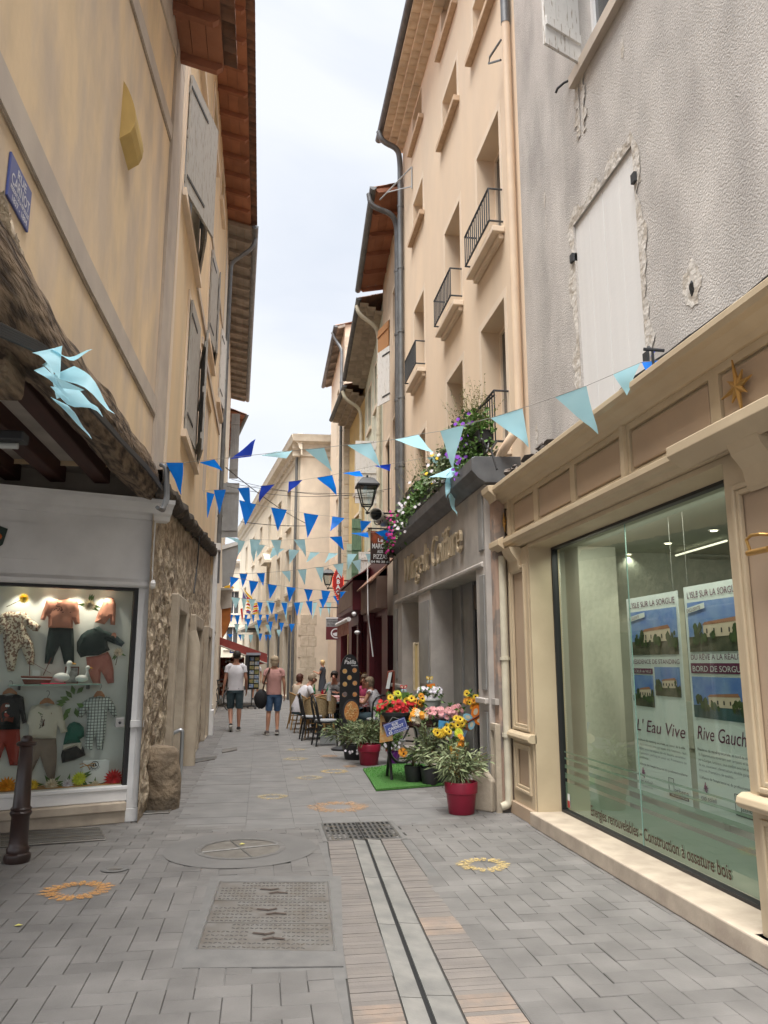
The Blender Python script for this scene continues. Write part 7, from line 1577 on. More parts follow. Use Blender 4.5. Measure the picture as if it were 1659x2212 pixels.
cl([(342, 1015), (378, 1018), (372, 1042), (340, 1030)], Yq-.2, cv_); cl([(294, 1000), (312, 995), (316, 1060), (308, 1120), (302, 1060)], Yq, cr_)
m = MB(); m.tube([PY(522, 1270, Yq), PY(536, 1300, Yq), PY(548, 1325, Yq)], .03, 6); m.build('pole', m_white, t)
t = thing('yellow_pennon', 'small yellow flag sticking out beyond the grey box sign', 'flag', PY(490, 1262, 30)); m = MB(); m.quad(PY(482, 1268, 30), PY(500, 1262, 30), PY(506, 1270, 30), PY(497, 1276, 30)); m.build('cloth', cy_, t, solid=.01)
# ================================================================ plants and flower stand
def foliage(root, c, rad, h, n, mm, ln=.10, w=.018, seed=1, up=.5, droop=.25, name='foliage', shell=.35, stems=14, gone=0):
    random.seed(seed); c = Vector(c); m = MB(); st = MB(); tips = []
    for k in range(stems):
        a = random.random()*6.28; r = rad*random.uniform(.3, 1.0); hh = h*random.uniform(.55, 1.05)*(1.05-.35*(r/rad)**2); tips.append((c, c+Vector((math.cos(a)*r, math.sin(a)*r, hh))))
    for a, b in tips:
        mid = a.lerp(b, .5)+Vector((0, 0, .25*(b-a).length)); P = [a*(1-t)**2+mid*2*t*(1-t)+b*t*t for t in [i/7 for i in range(8)]]; st.tube(P, .004, 4)
        for i in range(n//stems):
            t = random.uniform(.25, 1.0); p = a*(1-t)**2+mid*2*t*(1-t)+b*t*t+Vector((random.gauss(0, rad*.09), random.gauss(0, rad*.09), random.gauss(0, rad*.07)))
            o = (p-c-Vector((0, 0, h*.35))); o = o.normalized() if o.length > 0 else Vector((0, 0, 1)); d = o+Vector((random.gauss(0, .6), random.gauss(0, .6), random.gauss(up-.3, .5)))
            l = ln*random.uniform(.6, 1.25); leafm(m, p, d, l, w*random.uniform(.7, 1.3), droop)
    st.build('stem', m_stem, root); return m.build(name, mm, root)
def pot(root, c, r, h, mm, name='pot', rim=True):
    m = MB(); pr = [(r*.74, 0), (r*.78, .01), (r*.92, h*.62)]+([(r*.93, h*.64), (r*1.0, h*.66), (r*1.03, h*.98), (r*1.0, h), (r*.93, h), (r*.9, h*.9)] if rim else [(r, h), (r*.94, h), (r*.9, h*.9)])
    m.lathe(pr, c, 30); o = m.build(name, mm, root, smooth=True); m = MB(); m.lathe([(r*.9, h*.88), (0.001, h*.89)], c, 20); m.build('soil', m_soil, o); return o
c = G(997, 1757); t = thing('potted_olive', 'potted olive like shrub in a raspberry red pot standing alone nearest the camera', 'potted plant', c)
pot(t, c, .165, .31, m_redpot); foliage(t, c+Vector((-.03, 0, .28)), .34, .40, 560, m_leafpale, .11, .02, 3, .4, .35, stems=24); foliage(t, c+Vector((-.06, .04, .26)), .32, .34, 300, m_leaf, .10, .018, 13, .3, .4, stems=16)
c = G(797, 1652); t = thing('potted_olive', 'bushy grey green shrub in a raspberry red pot at the corner of the green mat', 'potted plant', c)
pot(t, c, .17, .30, m_redpot); foliage(t, c+Vector((-.1, 0, .27)), .40, .42, 560, m_leaf, .10, .024, 5, .4, .3, stems=22); foliage(t, c+Vector((0, .02, .3)), .3, .36, 240, m_leafpale, .09, .022, 15, .5, .3, stems=14)
c = G(763, 1640); t = thing('potted_olive', 'leafy shrub in a black pot left of the red one by the café chairs', 'potted plant', c)
pot(t, c, .17, .22, m_blackpot, rim=False); foliage(t, c+Vector((-.08, 0, .2)), .46, .38, 560, m_leaf, .11, .024, 8, .4, .35, stems=22)
m = MB(); random.seed(3)
for k in range(9): blossom(m, c+Vector((random.uniform(-.15, .15), -.19, .13+random.uniform(-.03, .03))), .022, 6, lay=1)
m.build('blossom', FM['white'], t)
c = G(850, 1648)+Vector((0, 0, .0)); t = thing('potted_white_flowers', 'small plant with white blossoms in a bright purple pot on the green mat', 'potted plant', c)
pot(t, c, .10, .17, m_purplepot, rim=False); foliage(t, c+Vector((-.05, 0, .15)), .27, .36, 600, m_leafgreen, .06, .03, 21, .4, .2, stems=24)
m = MB(); random.seed(33)
for k in range(16): a = random.random()*6.28; blossom(m, c+Vector((-.05+math.cos(a)*.2*random.random(), -.12-.12*random.random(), .22+.26*random.random())), .026, 6, lay=2)
m.build('blossom', FM['white'], t)
# mat
q = gp([(784, 1664), (855, 1653), (1015, 1655), (1040, 1690), (922, 1701), (812, 1710)]); t = thing('artificial_grass_mat', 'bright green artificial grass mat in two overlapping strips under the flower stand', 'mat', (q[0][0], q[0][1], 0))
mid0, mid1 = tuple(G(797, 1684)[:2]), tuple(G(1028, 1672)[:2]); m = MB(); m.prism([q[0], mid0, mid1, q[2], q[1]], .006, .022); m.build('grass_strip', m_turf, t)
m = MB(); m.prism([(mid0[0]+.0, mid0[1]-.012), q[5], q[4], q[3], (mid1[0], mid1[1]-.012)], .006, .03); m.build('grass_strip', m_turf, t)
m = MB(); random.seed(6); tp = [mid0, q[5], q[4], q[3], mid1]
for k in range(5200):
    x = random.uniform(min(p[0] for p in q), max(p[0] for p in q)); y = random.uniform(min(p[1] for p in q), max(p[1] for p in q))
    if inpoly(x, y, q): z = .026; a = random.random()*3.14; dx, dy = math.cos(a)*.004, math.sin(a)*.004; m.add([(x-dx, y-dy, z-.004), (x+dx, y+dy, z-.004), (x+random.gauss(0, .006), y+random.gauss(0, .006), z+.014)], [(0, 1, 2)])
o = m.build('grass_blades', mat('turf blade', (.05, .2, .03), .7, (.09, .28, .05), 40, island=.3), t); tag(o, kind='stuff')
# old bicycle carrying the flowers
def bike(label, c, rz, s=1., mm=m_frameblack, fender=None, name='bicycle'):
    t = thing(name, label, 'bicycle', c, rz); R0 = .33*s; A, B = Vector((-.5*s, 0, R0)), Vector((.52*s, 0, R0)); L = dict(local=True)
    for w_, cc in (('rear', A), ('front', B)):
        m = MB(); n = 36; m.tube([cc+Vector((math.cos(6.2832*i/n)*R0, 0, math.sin(6.2832*i/n)*R0)) for i in range(n+1)], .017*s, 6, cap=False); wl = m.build('wheel', m_black, t, smooth=True, local=True)
        m = MB(); m.tube([cc+Vector((math.cos(6.2832*i/n)*R0*.93, 0, math.sin(6.2832*i/n)*R0*.93)) for i in range(n+1)], .009*s, 5, cap=False)
        for i in range(18): a = 6.2832*i/18; m.tube([cc, cc+Vector((math.cos(a)*R0*.93, 0, math.sin(a)*R0*.93))], .0012*s, 3)
        m.tube([cc-Vector((0, .05, 0)), cc+Vector((0, .05, 0))], .02*s, 8); m.build('rim', mat('bike alloy', (.35, .35, .35), .4, metal=.7), wl, local=True)
    bb, st_, hd, h2 = Vector((-.05, 0, .28))*s, Vector((-.2, 0, .82))*s, Vector((.35, 0, .80))*s, Vector((.38, 0, .66))*s
    m = MB()
    for a, b in ((bb, st_), (bb, h2), (st_*.93+hd*.05, hd), (A, bb), (A, st_.lerp(bb, .15)), (hd, h2), (h2, B), (hd, hd+Vector((-.03, 0, .14))*s), (st_, st_+Vector((-.02, 0, .1))*s)): m.tube([a, b], .014*s, 8)
    m.build('frame', mm, t, smooth=True, local=True)
    m = MB(); m.tube([hd+Vector((-.03, -.27, .16))*s, hd+Vector((0, -.15, .15))*s, hd+Vector((-.03, 0, .13))*s, hd+Vector((0, .15, .15))*s, hd+Vector((-.03, .27, .16))*s], .012*s, 8); m.build('handlebar', mm, t, smooth=True, local=True)
    m = MB(); m.ball(st_+Vector((-.03, 0, .12))*s, .07*s, 10, 6, (1.9, .9, .35)); m.build('saddle', m_black, t, smooth=True, local=True)
    m = MB(); m.tube([bb-Vector((0, .03, 0)), bb+Vector((0, .03, 0))], .09*s, 16); m.tube([bb+Vector((0, -.05, 0)), bb+Vector((.12, -.05, -.12))*s], .01, 6); m.box((bb.x+.08*s, -.13, bb.z-.14*s), (bb.x+.17*s, -.05, bb.z-.115*s)); m.build('crank', m_iron, t, local=True)
    if fender:
        for cc in (A, B): m = MB(); m.tube([cc+Vector((math.cos(R(a))*R0*1.1, 0, math.sin(R(a))*R0*1.1)) for a in range(10, 175, 12)], (.026, .026), 7); m.build('mudguard', fender, t, smooth=True, local=True)
    return t
bc = G(905, 1652); bike('old bicycle half hidden under the flower pots on the green mat', (bc.x+.15, bc.y+.35, .02), R(38), .98, m_frameblack, mat('dull steel', (.3, .3, .3), .4, metal=.5))
YT = 10.1; zt = .70
tA, tB = PY(838, 1560, YT), PY(1000, 1565, YT)
t = thing('flower_table', 'dark folding trestle table carrying the pots of artificial flowers', 'table', (tA.x+.5, YT, 0))
m = MB(); m.box((tA.x-.05, YT-.05, zt-.03), (tB.x+.05, YT+.45, zt)); m.build('table_top', m_joist, t, bevel=.005)
for x in (tA.x+.05, tB.x-.1):
    for (y0, y1) in ((YT, YT+.4), (YT+.4, YT)): m = MB(); m.tube([(x, y0, 0.02), (x, y1, zt-.03)], .02, 6); m.build('leg', m_frameblack, t)
def bunch(label, px, py, Y, rx, rz_, k, nf, rf, potc=None, leaf=True, seed=1, centre=None, cat='flowers', petn=10, z=None, flat=.6, basez=None):
    c = PY(px, py, Y); t = thing('flower_bunch', label, cat, c, 0, 'pots and bunches of flowers on the stand'); random.seed(seed)
    ks = k if isinstance(k, (list, tuple)) else [k]
    petn = 16 if centre else petn; bl = {q: MB() for q in ks}; ct = MB(); lf = MB()
    for i in range(nf):
        a, b = random.uniform(-1, 1), random.uniform(-1, 1); yy = -math.sqrt(max(0, 1-a*a*.9-b*b*.5))*.12*random.uniform(.4, 1.2)
        p = c+Vector((a*rx, yy, b*rz_)); f = Vector((a*.5, -1, .35+b*.4)); q = ks[i % len(ks)]; r = rf*random.uniform(.8, 1.15); blossom(bl[q], p, r, petn, lay=2, face=f)
        if centre: f.normalize(); ct.ball(p+f*r*.22, r*.24, 8, 5, (1, .6, 1))
    for q in ks: bl[q].build('blossom', FM[q], t)
    if centre: ct.build('flower_centre', mat('sunflower centre', (.06, .02, .008), .9), t)
    if leaf:
        for i in range(nf*5):
            p = c+Vector((random.uniform(-1, 1)*rx*1.05, random.uniform(-.08, .1), random.uniform(-1.25, .9)*rz_)); leafm(lf, p, Vector((random.gauss(0, 1), random.gauss(-.4, .6), random.gauss(.2, .8))), .07, .03)
        lf.build('leaf', m_leafgreen, t)
    if potc:
        r, h, mm = potc; pot(t, c+Vector((0, .03, -rz_-h)), r, h, mm)
        if abs((c.z-rz_-h)-zt) < .35 and c.z-rz_-h > zt: m = MB(); m.box((c.x-r, c.y-.05, zt+.001), (c.x+r, c.y+.12, c.z-rz_-h)); m.build('crate', m_joist, t)
    return t
bunch('mass of red artificial flowers at the left end of the flower stand', 858, 1526, 10.0, .26, .07, 'red', 40, .036, (.2, .12, m_blackpot), seed=2)
bunch('yellow sunflowers poking up behind the red flowers', 850, 1507, 10.15, .10, .07, ('yellow', 'lime'), 8, .05, seed=3, centre=True)
bunch('orange sunflowers between the red flowers and the white pot', 893, 1511, 10.05, .12, .07, ('orange', 'yellow'), 11, .05, seed=4, centre=True)
bunch('white and lilac cyclamens in a wide white bowl on the stand', 928, 1499, 10.2, .15, .08, 'white', 34, .035, None, seed=5)
c = PY(925, 1548, 10.15); t = thing('white_bowl_planter', 'wide white plastic bowl planter raised on the flower stand', 'planter', (c.x, c.y+.05, zt)); m = MB(); m.lathe([(.06, c.z), (.1, c.z+.01), (.17, c.z+.12), (.185, c.z+.2), (.205, c.z+.21), (.205, c.z+.235), (.18, c.z+.235), (.17, c.z+.18)], (c.x, c.y+.08, 0), 28); m.build('bowl', m_whitepot, t, smooth=True); m = MB(); m.lathe([(.1, 0), (.09, c.z-zt)], (c.x, c.y+.08, zt), 12); m.build('bowl_stand', m_joist, t)
bunch('bank of pink artificial blossoms below the white bowl', 955, 1540, 9.85, .20, .06, 'pink', 44, .042, (.14, .1, m_blackpot), seed=6)
bunch('pink blossoms at the top right of the pink bank', 984, 1530, 9.9, .09, .04, 'pink', 14, .04, seed=7)
bunch('creamy orange blossoms hanging left of the white bowl', 904, 1546, 9.8, .09, .07, ('orange', 'cream'), 14, .045, seed=8)
bunch('pair of large sunflowers at the lower front of the stand', 958, 1579, 9.6, .11, .035, 'yellow', 7, .055, seed=9, centre=True, petn=16)
bunch('large bright sunflowers in the middle right of the stand', 990, 1560, 9.65, .15, .06, 'yellow', 12, .055, seed=10, centre=True, petn=16)
bunch('lime yellow daisy just under the bright sunflowers', 987, 1583, 9.55, .05, .03, 'lime', 3, .06, seed=11, petn=18)
bunch('sunflowers on tall stems at the right end of the stand', 1023, 1510, 9.7, .10, .10, ('yellow', 'orange'), 12, .05, seed=12, centre=True)
bunch('orange blossoms low down beside the bicycle wheel', 873, 1624, 9.9, .05, .025, 'orange', 4, .05, seed=14, centre=True)
bunch('golden flowers in the tall yellow vase at the right', 985, 1600, 9.35, .07, .05, 'orange', 5, .05, seed=15)
m = MB(); c = PY(985, 1655, 9.35); m.lathe([(.06, .02), (.07, .3), (.05, .42), (.07, .5)], (c.x, 9.4, 0), 16); t = thing('yellow_vase', 'tall amber yellow vase behind the nearest red pot', 'vase', (c.x, 9.4, 0)); m.build('vase_body', mat('amber glaze', (.5, .25, .02), .3), t, smooth=True)
for k, (px, py, n, rad, h, mm, lab) in enumerate(((928, 1640, 420, .28, .5, m_leafpale, 'spreading olive plant in the middle of the flower stand'), (952, 1650, 420, .32, .5, m_leaf, 'darker leafy plant behind the nearest red pot'), (893, 1655, 160, .2, .22, m_leafgreen, 'low yellow green creeping plant in front of the bicycle wheel'))):
    c = PY(px, py, 9.75+.1*k); t = thing('leafy_plant', lab, 'plant', (c.x, c.y, 0.02)); c = Vector((c.x, c.y, .02)); pot(t, c, .12, .2, m_blackpot, rim=False); foliage(t, c+Vector((0, 0, .2)), rad, h, n, mm, .10, .024, 40+k, .4, .3, stems=18)
# tilted street plate
YS = 9.7; P = [PY(x, y, YS) for x, y in ((825, 1570), (872, 1547), (881, 1583), (836, 1592))]; U = (P[1]-P[0]).normalized(); fx = Fr(P[3], (PY(881, 1575, YS)-P[3]).normalized(), (0, -1, 0)); fx.V = fx.N.cross(fx.U)*-1 if fx.N.cross(fx.U).z < 0 else fx.N.cross(fx.U)
w, h = .285, .15; t = thing('street_name_plate', 'small tilted blue plate reading Rue Carnot hung in front of the flowers', 'street sign', fx(0, 0)); m = MB(); m.box((0, 0, -.006), (w, h, .006), fx); m.build('plate', m_signblue, t, bevel=.002)
m = MB(); fr_ = frame_mb(fx, .008, w-.008, .008, h-.008, .003, .006, .0075); fr_.build('border_line', m_signwhite, t)
text_mb('RUE', fx, w/2, h*.66, .045, w=.008, align='CENTER', offset=.001).build('lettering', m_signwhite, t); text_mb('CARNOT', fx, w/2, h*.38, .048, w=.008, align='CENTER', offset=.001).build('lettering', m_signwhite, t); text_mb("L'Isle sur la Sorgue", fx, w*.35, h*.15, .026, w=.008, shear=.3).build('lettering', m_signwhite, t)
m = MB(); 
for k in range(8): a = k*.785; m.ball(fx(w*.2+math.cos(a)*.017, h*.2+math.sin(a)*.014, .008), .006, 6, 4, (1, .3, 1))
m.build('flower_emblem', m_signwhite, t); m = MB(); m.tube([fx(w*.25, h, 0), fx(w*.5, h+.05, 0), fx(w*.75, h, 0)], .003, 5); m.build('hanging_wire', m_string, t)
# pin wheels and butterflies on sticks
def butterfly(label, px, py, Y, s, c1, c2, rot=0, stick=.35):
    c = PY(px, py, Y); t = thing('garden_butterfly', label, 'garden ornament', c); f = Fr(c, (math.cos(rot), 0, math.sin(rot)), (0, -1, 0), (-math.sin(rot), 0, math.cos(rot)))
    for i, (a, r1, mm) in enumerate(((2.3, 1., c1), (.85, 1., c1), (3.9, .75, c2), (5.5, .75, c2))):
        P = [(math.cos(a)*s*.55*r1+math.cos(a)*math.cos(k*.4488)*s*.5*r1-math.sin(a)*math.sin(k*.4488)*s*.32*r1, math.sin(a)*s*.55*r1+math.sin(a)*math.cos(k*.4488)*s*.5*r1+math.cos(a)*math.sin(k*.4488)*s*.32*r1) for k in range(14)]; m = MB(); m.prism(P, -.002, .002, f); w_ = m.build('wing', mm, t)
        P2 = [((x-math.cos(a)*s*.55*r1)*.5+math.cos(a)*s*.55*r1, (y-math.sin(a)*s*.55*r1)*.5+math.sin(a)*s*.55*r1) for x, y in P]; m = MB(); m.prism(P2, .0022, .0035, f); m.build('wing_spot', FM['cream'], w_)
    m = MB(); m.tube([f(0, -s*.5, .004), f(0, s*.5, .004)], s*.07, 8); m.build('body', k_brown, t); m = MB(); m.tube([c, (c.x, c.y+.02, c.z-stick)], .004, 5); m.build('stick', m_string, t)
bo, bbl = mat('butterfly orange', (.75, .20, .02), .5), mat('butterfly blue', (.25, .5, .62), .5)
butterfly('large orange and pale blue butterfly ornament at the right edge of the flowers', 1022, 1553, 9.5, .17, bo, bbl, -1.1, .5); butterfly('small red and blue butterfly on a stick above the red flowers', 872, 1488, 10.1, .06, mat('butterfly red', (.5, .04, .05), .5), bbl, 0, .3); butterfly('small yellow and teal butterfly on a stick above the white bowl', 928, 1469, 10.3, .06, FM['yellow'], bbl, 0, .35)
def card(name, label, pts, Y, mm, cat='card'):
    q = [PY(x, y, Y) for x, y in pts]; n = len(q); m = MB(); m.add(q+[p+Vector((0, .012, 0)) for p in q], [tuple(range(n)), tuple(range(2*n-1, n-1, -1))]+[(i, (i+1) % n, n+(i+1) % n, n+i) for i in range(n)]); return tag(m.build(name, mm, None), label, cat)
card('sign_tag', 'small green oval tag below the red butterfly', [(862, 1499), (872, 1495), (884, 1496), (886, 1504), (876, 1509), (864, 1508)], 10.1, m_leafgreen, 'tag')
card('sign_tag', 'small orange tag below the yellow butterfly', [(921, 1479), (939, 1476), (941, 1484), (922, 1490)], 10.3, bo, 'tag')
card('postcard', 'photo card of lavender fields standing behind the sunflowers', [(949, 1541), (976, 1543), (975, 1558), (949, 1556)], 9.75, mat('lavender print', (.14, .10, .2), .5, (.25, .3, .35), 20))
card('postcard', 'sunflower picture card with a blue top at the front of the stand', [(948, 1556), (978, 1560), (976, 1586), (947, 1580)], 9.65, mat('blue card', (.08, .3, .55), .5))
card('postcard', 'red picture card leaning at the right of the sunflowers', [(1000, 1552), (1020, 1556), (1014, 1580), (995, 1570)], 9.7, mat('red card', (.32, .05, .03), .5, (.4, .2, .1), 20))
card('postcard', 'blue and white picture card low on the right', [(975, 1580), (1010, 1578), (1004, 1592), (978, 1590)], 9.6, mat('sky card', (.1, .28, .6), .5, (.4, .5, .6), 15))
card('book', 'small leaning book with a violet and gold cover under the cards', [(970, 1586), (980, 1581), (974, 1602), (962, 1597)], 9.5, mat('violet cover', (.3, .25, .42), .5, (.5, .35, .1), 20), 'book')
card('orange_panel', 'orange patterned box side behind the tilted street plate', [(822, 1543), (850, 1540), (848, 1600), (820, 1605)], 10.0, mat('orange collage', (.5, .22, .06), .7, (.5, .4, .2), 18), 'box')
# ================================================================ café
def person(label, loc, rz, H=1.75, J=None, skin=m_skin, top=m_tee, bottom=m_denim, hair=m_hairdark, shoe=m_shoe, hairlen=0, sleeve=.55, shorts=True, sit=False, bald=False, tw=1., dress=False):
    s = H/1.75; t = thing('person', label, 'person', loc, rz)
    P = dict(pelvis=(0, 0, .93), belly=(0, 0, 1.08), chest=(0, 0, 1.27), neckb=(0, -.01, 1.43), neck=(0, 0, 1.50), head=(0, .02, 1.60), crown=(0, .01, 1.685), nose=(0, .108, 1.60), chin=(0, .075, 1.53))
    for sd, q in (('L', -1), ('R', 1)):
        P.update({'sh'+sd: (q*.17, 0, 1.405), 'el'+sd: (q*.225, -.03, 1.12), 'wr'+sd: (q*.235, .05, .885), 'pa'+sd: (q*.235, .075, .82), 'hip'+sd: (q*.09, 0, .88), 'kn'+sd: (q*.10, .02, .49), 'an'+sd: (q*.10, -.02, .09), 'he'+sd: (q*.10, -.045, .045), 'to'+sd: (q*.115, .14, .04)})
    if J: P.update(J)
    V = {k: Vector(v)*s for k, v in P.items()}
    rad = dict(pelvis=(.11, .1), belly=(.105, .095), chest=(.12, .10), neckb=(.06, .055), neck=(.05, .05), head=(.082, .092), crown=(.06, .066), nose=(.016, .014), chin=(.035, .035))
    for sd in 'LR': rad.update({'sh'+sd: (.052, .052), 'el'+sd: (.038, .038), 'wr'+sd: (.026, .024), 'pa'+sd: (.022, .034), 'hip'+sd: (.085, .085), 'kn'+sd: (.052, .054), 'an'+sd: (.034, .036), 'he'+sd: (.033, .033), 'to'+sd: (.035, .025)})
    E = [('pelvis', 'belly'), ('belly', 'chest'), ('chest', 'neckb'), ('neckb', 'neck'), ('neck', 'head'), ('head', 'crown'), ('head', 'nose'), ('head', 'chin')]
    for sd in 'LR': E += [('neckb', 'sh'+sd), ('sh'+sd, 'el'+sd), ('el'+sd, 'cf'+sd), ('cf'+sd, 'wr'+sd), ('wr'+sd, 'pa'+sd), ('pelvis', 'hip'+sd), ('hip'+sd, 'kn'+sd), ('kn'+sd, 'ca'+sd), ('ca'+sd, 'an'+sd), ('an'+sd, 'he'+sd), ('an'+sd, 'to'+sd)]
    for sd in 'LR':
        V['cf'+sd] = V['el'+sd].lerp(V['wr'+sd], .3); rad['cf'+sd] = (.036, .036); V['ca'+sd] = V['kn'+sd].lerp(V['an'+sd], .3)+Vector((0, -.02, 0)); rad['ca'+sd] = (.052, .056)
        q = -1 if sd == 'L' else 1; d = (V['pa'+sd]-V['wr'+sd]).normalized(); sdv = Vector((0, 1, 0)); sdv = (sdv-d*sdv.dot(d)).normalized()
        for i, (of, ln_) in enumerate(((.026, .075), (.009, .085), (-.008, .08), (-.024, .062))):
            a, b = 'f%d%s' % (i, sd), 'g%d%s' % (i, sd); V[a] = V['pa'+sd]+(sdv*of+d*ln_*.55)*s; V[b] = V['pa'+sd]+(sdv*of*1.1+d*ln_+Vector((-q*.015, 0, 0)))*s; rad[a] = rad[b] = (.0085, .0085); E += [('pa'+sd, a), (a, b)]
        V['t0'+sd] = V['wr'+sd].lerp(V['pa'+sd], .5)+sdv*.035*s+d*.02*s; V['t1'+sd] = V['t0'+sd]+(sdv*.012+d*.03)*s; rad['t0'+sd] = rad['t1'+sd] = (.010, .010); E += [('wr'+sd, 't0'+sd), ('t0'+sd, 't1'+sd)]
    ks = list(V); me = bpy.data.meshes.new('body'); me.from_pydata([tuple(V[k]) for k in ks], [(ks.index(a), ks.index(b)) for a, b in E], []); me.materials.append(skin)
    o = bpy.data.objects.new('body', me); C.objects.link(o); o.parent = t; md = o.modifiers.new('skin', 'SKIN'); md.use_smooth_shade = True; md.branch_smoothing = .6
    sv = me.skin_vertices[0].data
    for i, k in enumerate(ks): sv[i].radius = tuple(x*s for x in rad[k]); sv[i].use_root = (k == 'pelvis')
    sb = o.modifiers.new('sub', 'SUBSURF'); sb.levels = 1; sb.render_levels = 1
    # clothing
    def el(p, rx, ry): return p, (rx*s*tw, ry*s*tw)
    m = MB(); hipz = V['pelvis']+Vector((0, 0, -.02*s)); path = [V['pelvis']+Vector((0, 0, -.05*s)), V['pelvis']+Vector((0, 0, .05*s)), V['belly'], V['belly'].lerp(V['chest'], .5), V['chest'], V['chest'].lerp(V['neckb'], .45), V['neckb'].lerp(V['chest'], .12), V['neckb']+Vector((0, 0, .0))]
    rr = [(.168*s*tw, .128*s*tw), (.165*s*tw, .125*s*tw), (.158*s*tw, .12*s*tw), (.162*s*tw, .125*s*tw), (.175*s*tw, .13*s*tw), (.165*s, .12*s), (.12*s, .092*s), (.07*s, .065*s)]
    m.tube(path, rr, 18, cap=False)
    for sd in 'LR':
        sh, e_ = V['sh'+sd], V['el'+sd]; m.tube([V['neckb'].lerp(sh, .35)+Vector((0, 0, -.035*s)), sh.lerp(V['neckb'], .2)+Vector((0, 0, -.01*s)), sh.lerp(e_, .12), sh.lerp(e_, sleeve*.6), sh.lerp(e_, sleeve)], [(.06*s, .06*s), (.068*s, .068*s), (.064*s, .064*s), (.06*s, .06*s), (.062*s, .062*s)], 12, cap=False)
    for i, v in enumerate(m.v): v += Vector((1, 1, 0))*noise.noise(Vector((v.x*14+rz, v.y*14, v.z*5)))*.008
    m.build('dress' if dress else 'shirt', top, t, smooth=True, local=True)
    if dress:
        m = MB(); m.tube([V['pelvis']+Vector((0, 0, .04)), V['pelvis']-Vector((0, 0, .2*s)), V['pelvis']-Vector((0, 0, .42*s))], [(.17*s, .135*s), (.19*s, .16*s), (.2*s, .17*s)], 16, cap=False); m.build('skirt', top, t, smooth=True, local=True)
    else:
        m = MB(); lng = .96 if shorts == 'knee' else (.86 if shorts else 1.)
        m.tube([V['pelvis']+Vector((0, 0, .05*s)), V['pelvis']-Vector((0, 0, .02*s)), V['pelvis']-Vector((0, 0, .1*s))], [(.158*s*tw, .12*s*tw), (.165*s*tw, .125*s*tw), (.15*s*tw, .115*s*tw)], 16)
        for sd in 'LR':
            h_, k_ = V['hip'+sd]+Vector((0, 0, -.02*s)), V['kn'+sd]; m.tube([h_, h_.lerp(k_, .4), h_.lerp(k_, .75), h_.lerp(k_, lng+.05)], [(.098*s, .105*s), (.092*s, .095*s), (.08*s, .085*s), (.076*s, .08*s)], 14, cap=False)
            if not shorts: m.tube([k_, V['an'+sd]+Vector((0, 0, .03))], [(.075*s, .078*s), (.055*s, .06*s)], 12, cap=False)
        for i, v in enumerate(m.v): v += Vector((1, 1, 0))*noise.noise(Vector((v.x*16, v.y*16, v.z*9)))*.008
        m.build('shorts' if shorts else 'trousers', bottom, t, smooth=True, local=True)
    for sd in 'LR':
        a, b, h_ = V['an'+sd], V['to'+sd], V['he'+sd]; m = MB(); m.tube([h_+Vector((0, -.02, .02))*s, h_+Vector((0, .02, .02))*s, h_.lerp(b, .5)+Vector((0, 0, .015))*s, b, b+(b-h_).normalized()*.05*s], [(.035*s, .03*s), (.045*s, .045*s), (.046*s, .04*s), (.046*s, .03*s), (.03*s, .018*s)], 10); sh_ = m.build('shoe', shoe, t, smooth=True, local=True)
        m = MB(); d = (b-h_).normalized(); sdv = d.cross(Vector((0, 0, 1))).normalized() if abs(d.z) < .95 else Vector((1, 0, 0)); n_ = sdv.cross(d); c0 = h_-d*.04*s-n_*.035*s; m.add([c0-sdv*.035*s, c0+sdv*.035*s, c0+d*.27*s+sdv*.045*s, c0+d*.27*s-sdv*.045*s, c0-sdv*.035*s+n_*.022*s, c0+sdv*.035*s+n_*.022*s, c0+d*.27*s+sdv*.045*s+n_*.022*s, c0+d*.27*s-sdv*.045*s+n_*.022*s], [(0, 1, 2, 3), (4, 5, 6, 7), (0, 1, 5, 4), (1, 2, 6, 5), (2, 3, 7, 6), (3, 0, 4, 7)]); m.build('sole', m_sole, sh_, local=True)
    hc = V['head'].lerp(V['crown'], .45); m = MB(); up = (V['crown']-V['head']).normalized()
    m.ball(hc+Vector((0, -.018*s, .012*s)), .1*s, 14, 10, (.93, 1.04, .95), .12 if hairlen else .05); 
    if hairlen: m.ball(hc+Vector((0, -.045*s, -.05*s*hairlen)), .085*s, 12, 8, (1.05, .75, 1.1), .3)
    # keep the face clear
    for v in m.v:
        fwd = (v-hc).y; 
        if fwd > .03*s and v.z < hc.z+.035*s: v.y = hc.y+.03*s
    m.build('hair', hair, t, smooth=True, local=True)
    m = MB()
    for q in (-1, 1): m.ball(V['head']+Vector((q*.033, .078, .012))*s, .010*s, 6, 4)
    m.build('eye', m_black, t, local=True); m = MB(); m.ball(V['head']+Vector((0, .082, -.048))*s, .018*s, 8, 4, (1.3, .5, .35)); m.build('mouth', mat('lips', (.35, .11, .09), .5), t, local=True)
    m = MB()
    for q in (-1, 1): m.ball(V['head']+Vector((q*.086, -.005, -.005))*s, .026*s, 8, 6, (.4, .8, 1.2))
    m.build('ear', skin, t, smooth=True, local=True)
    return t, V, s
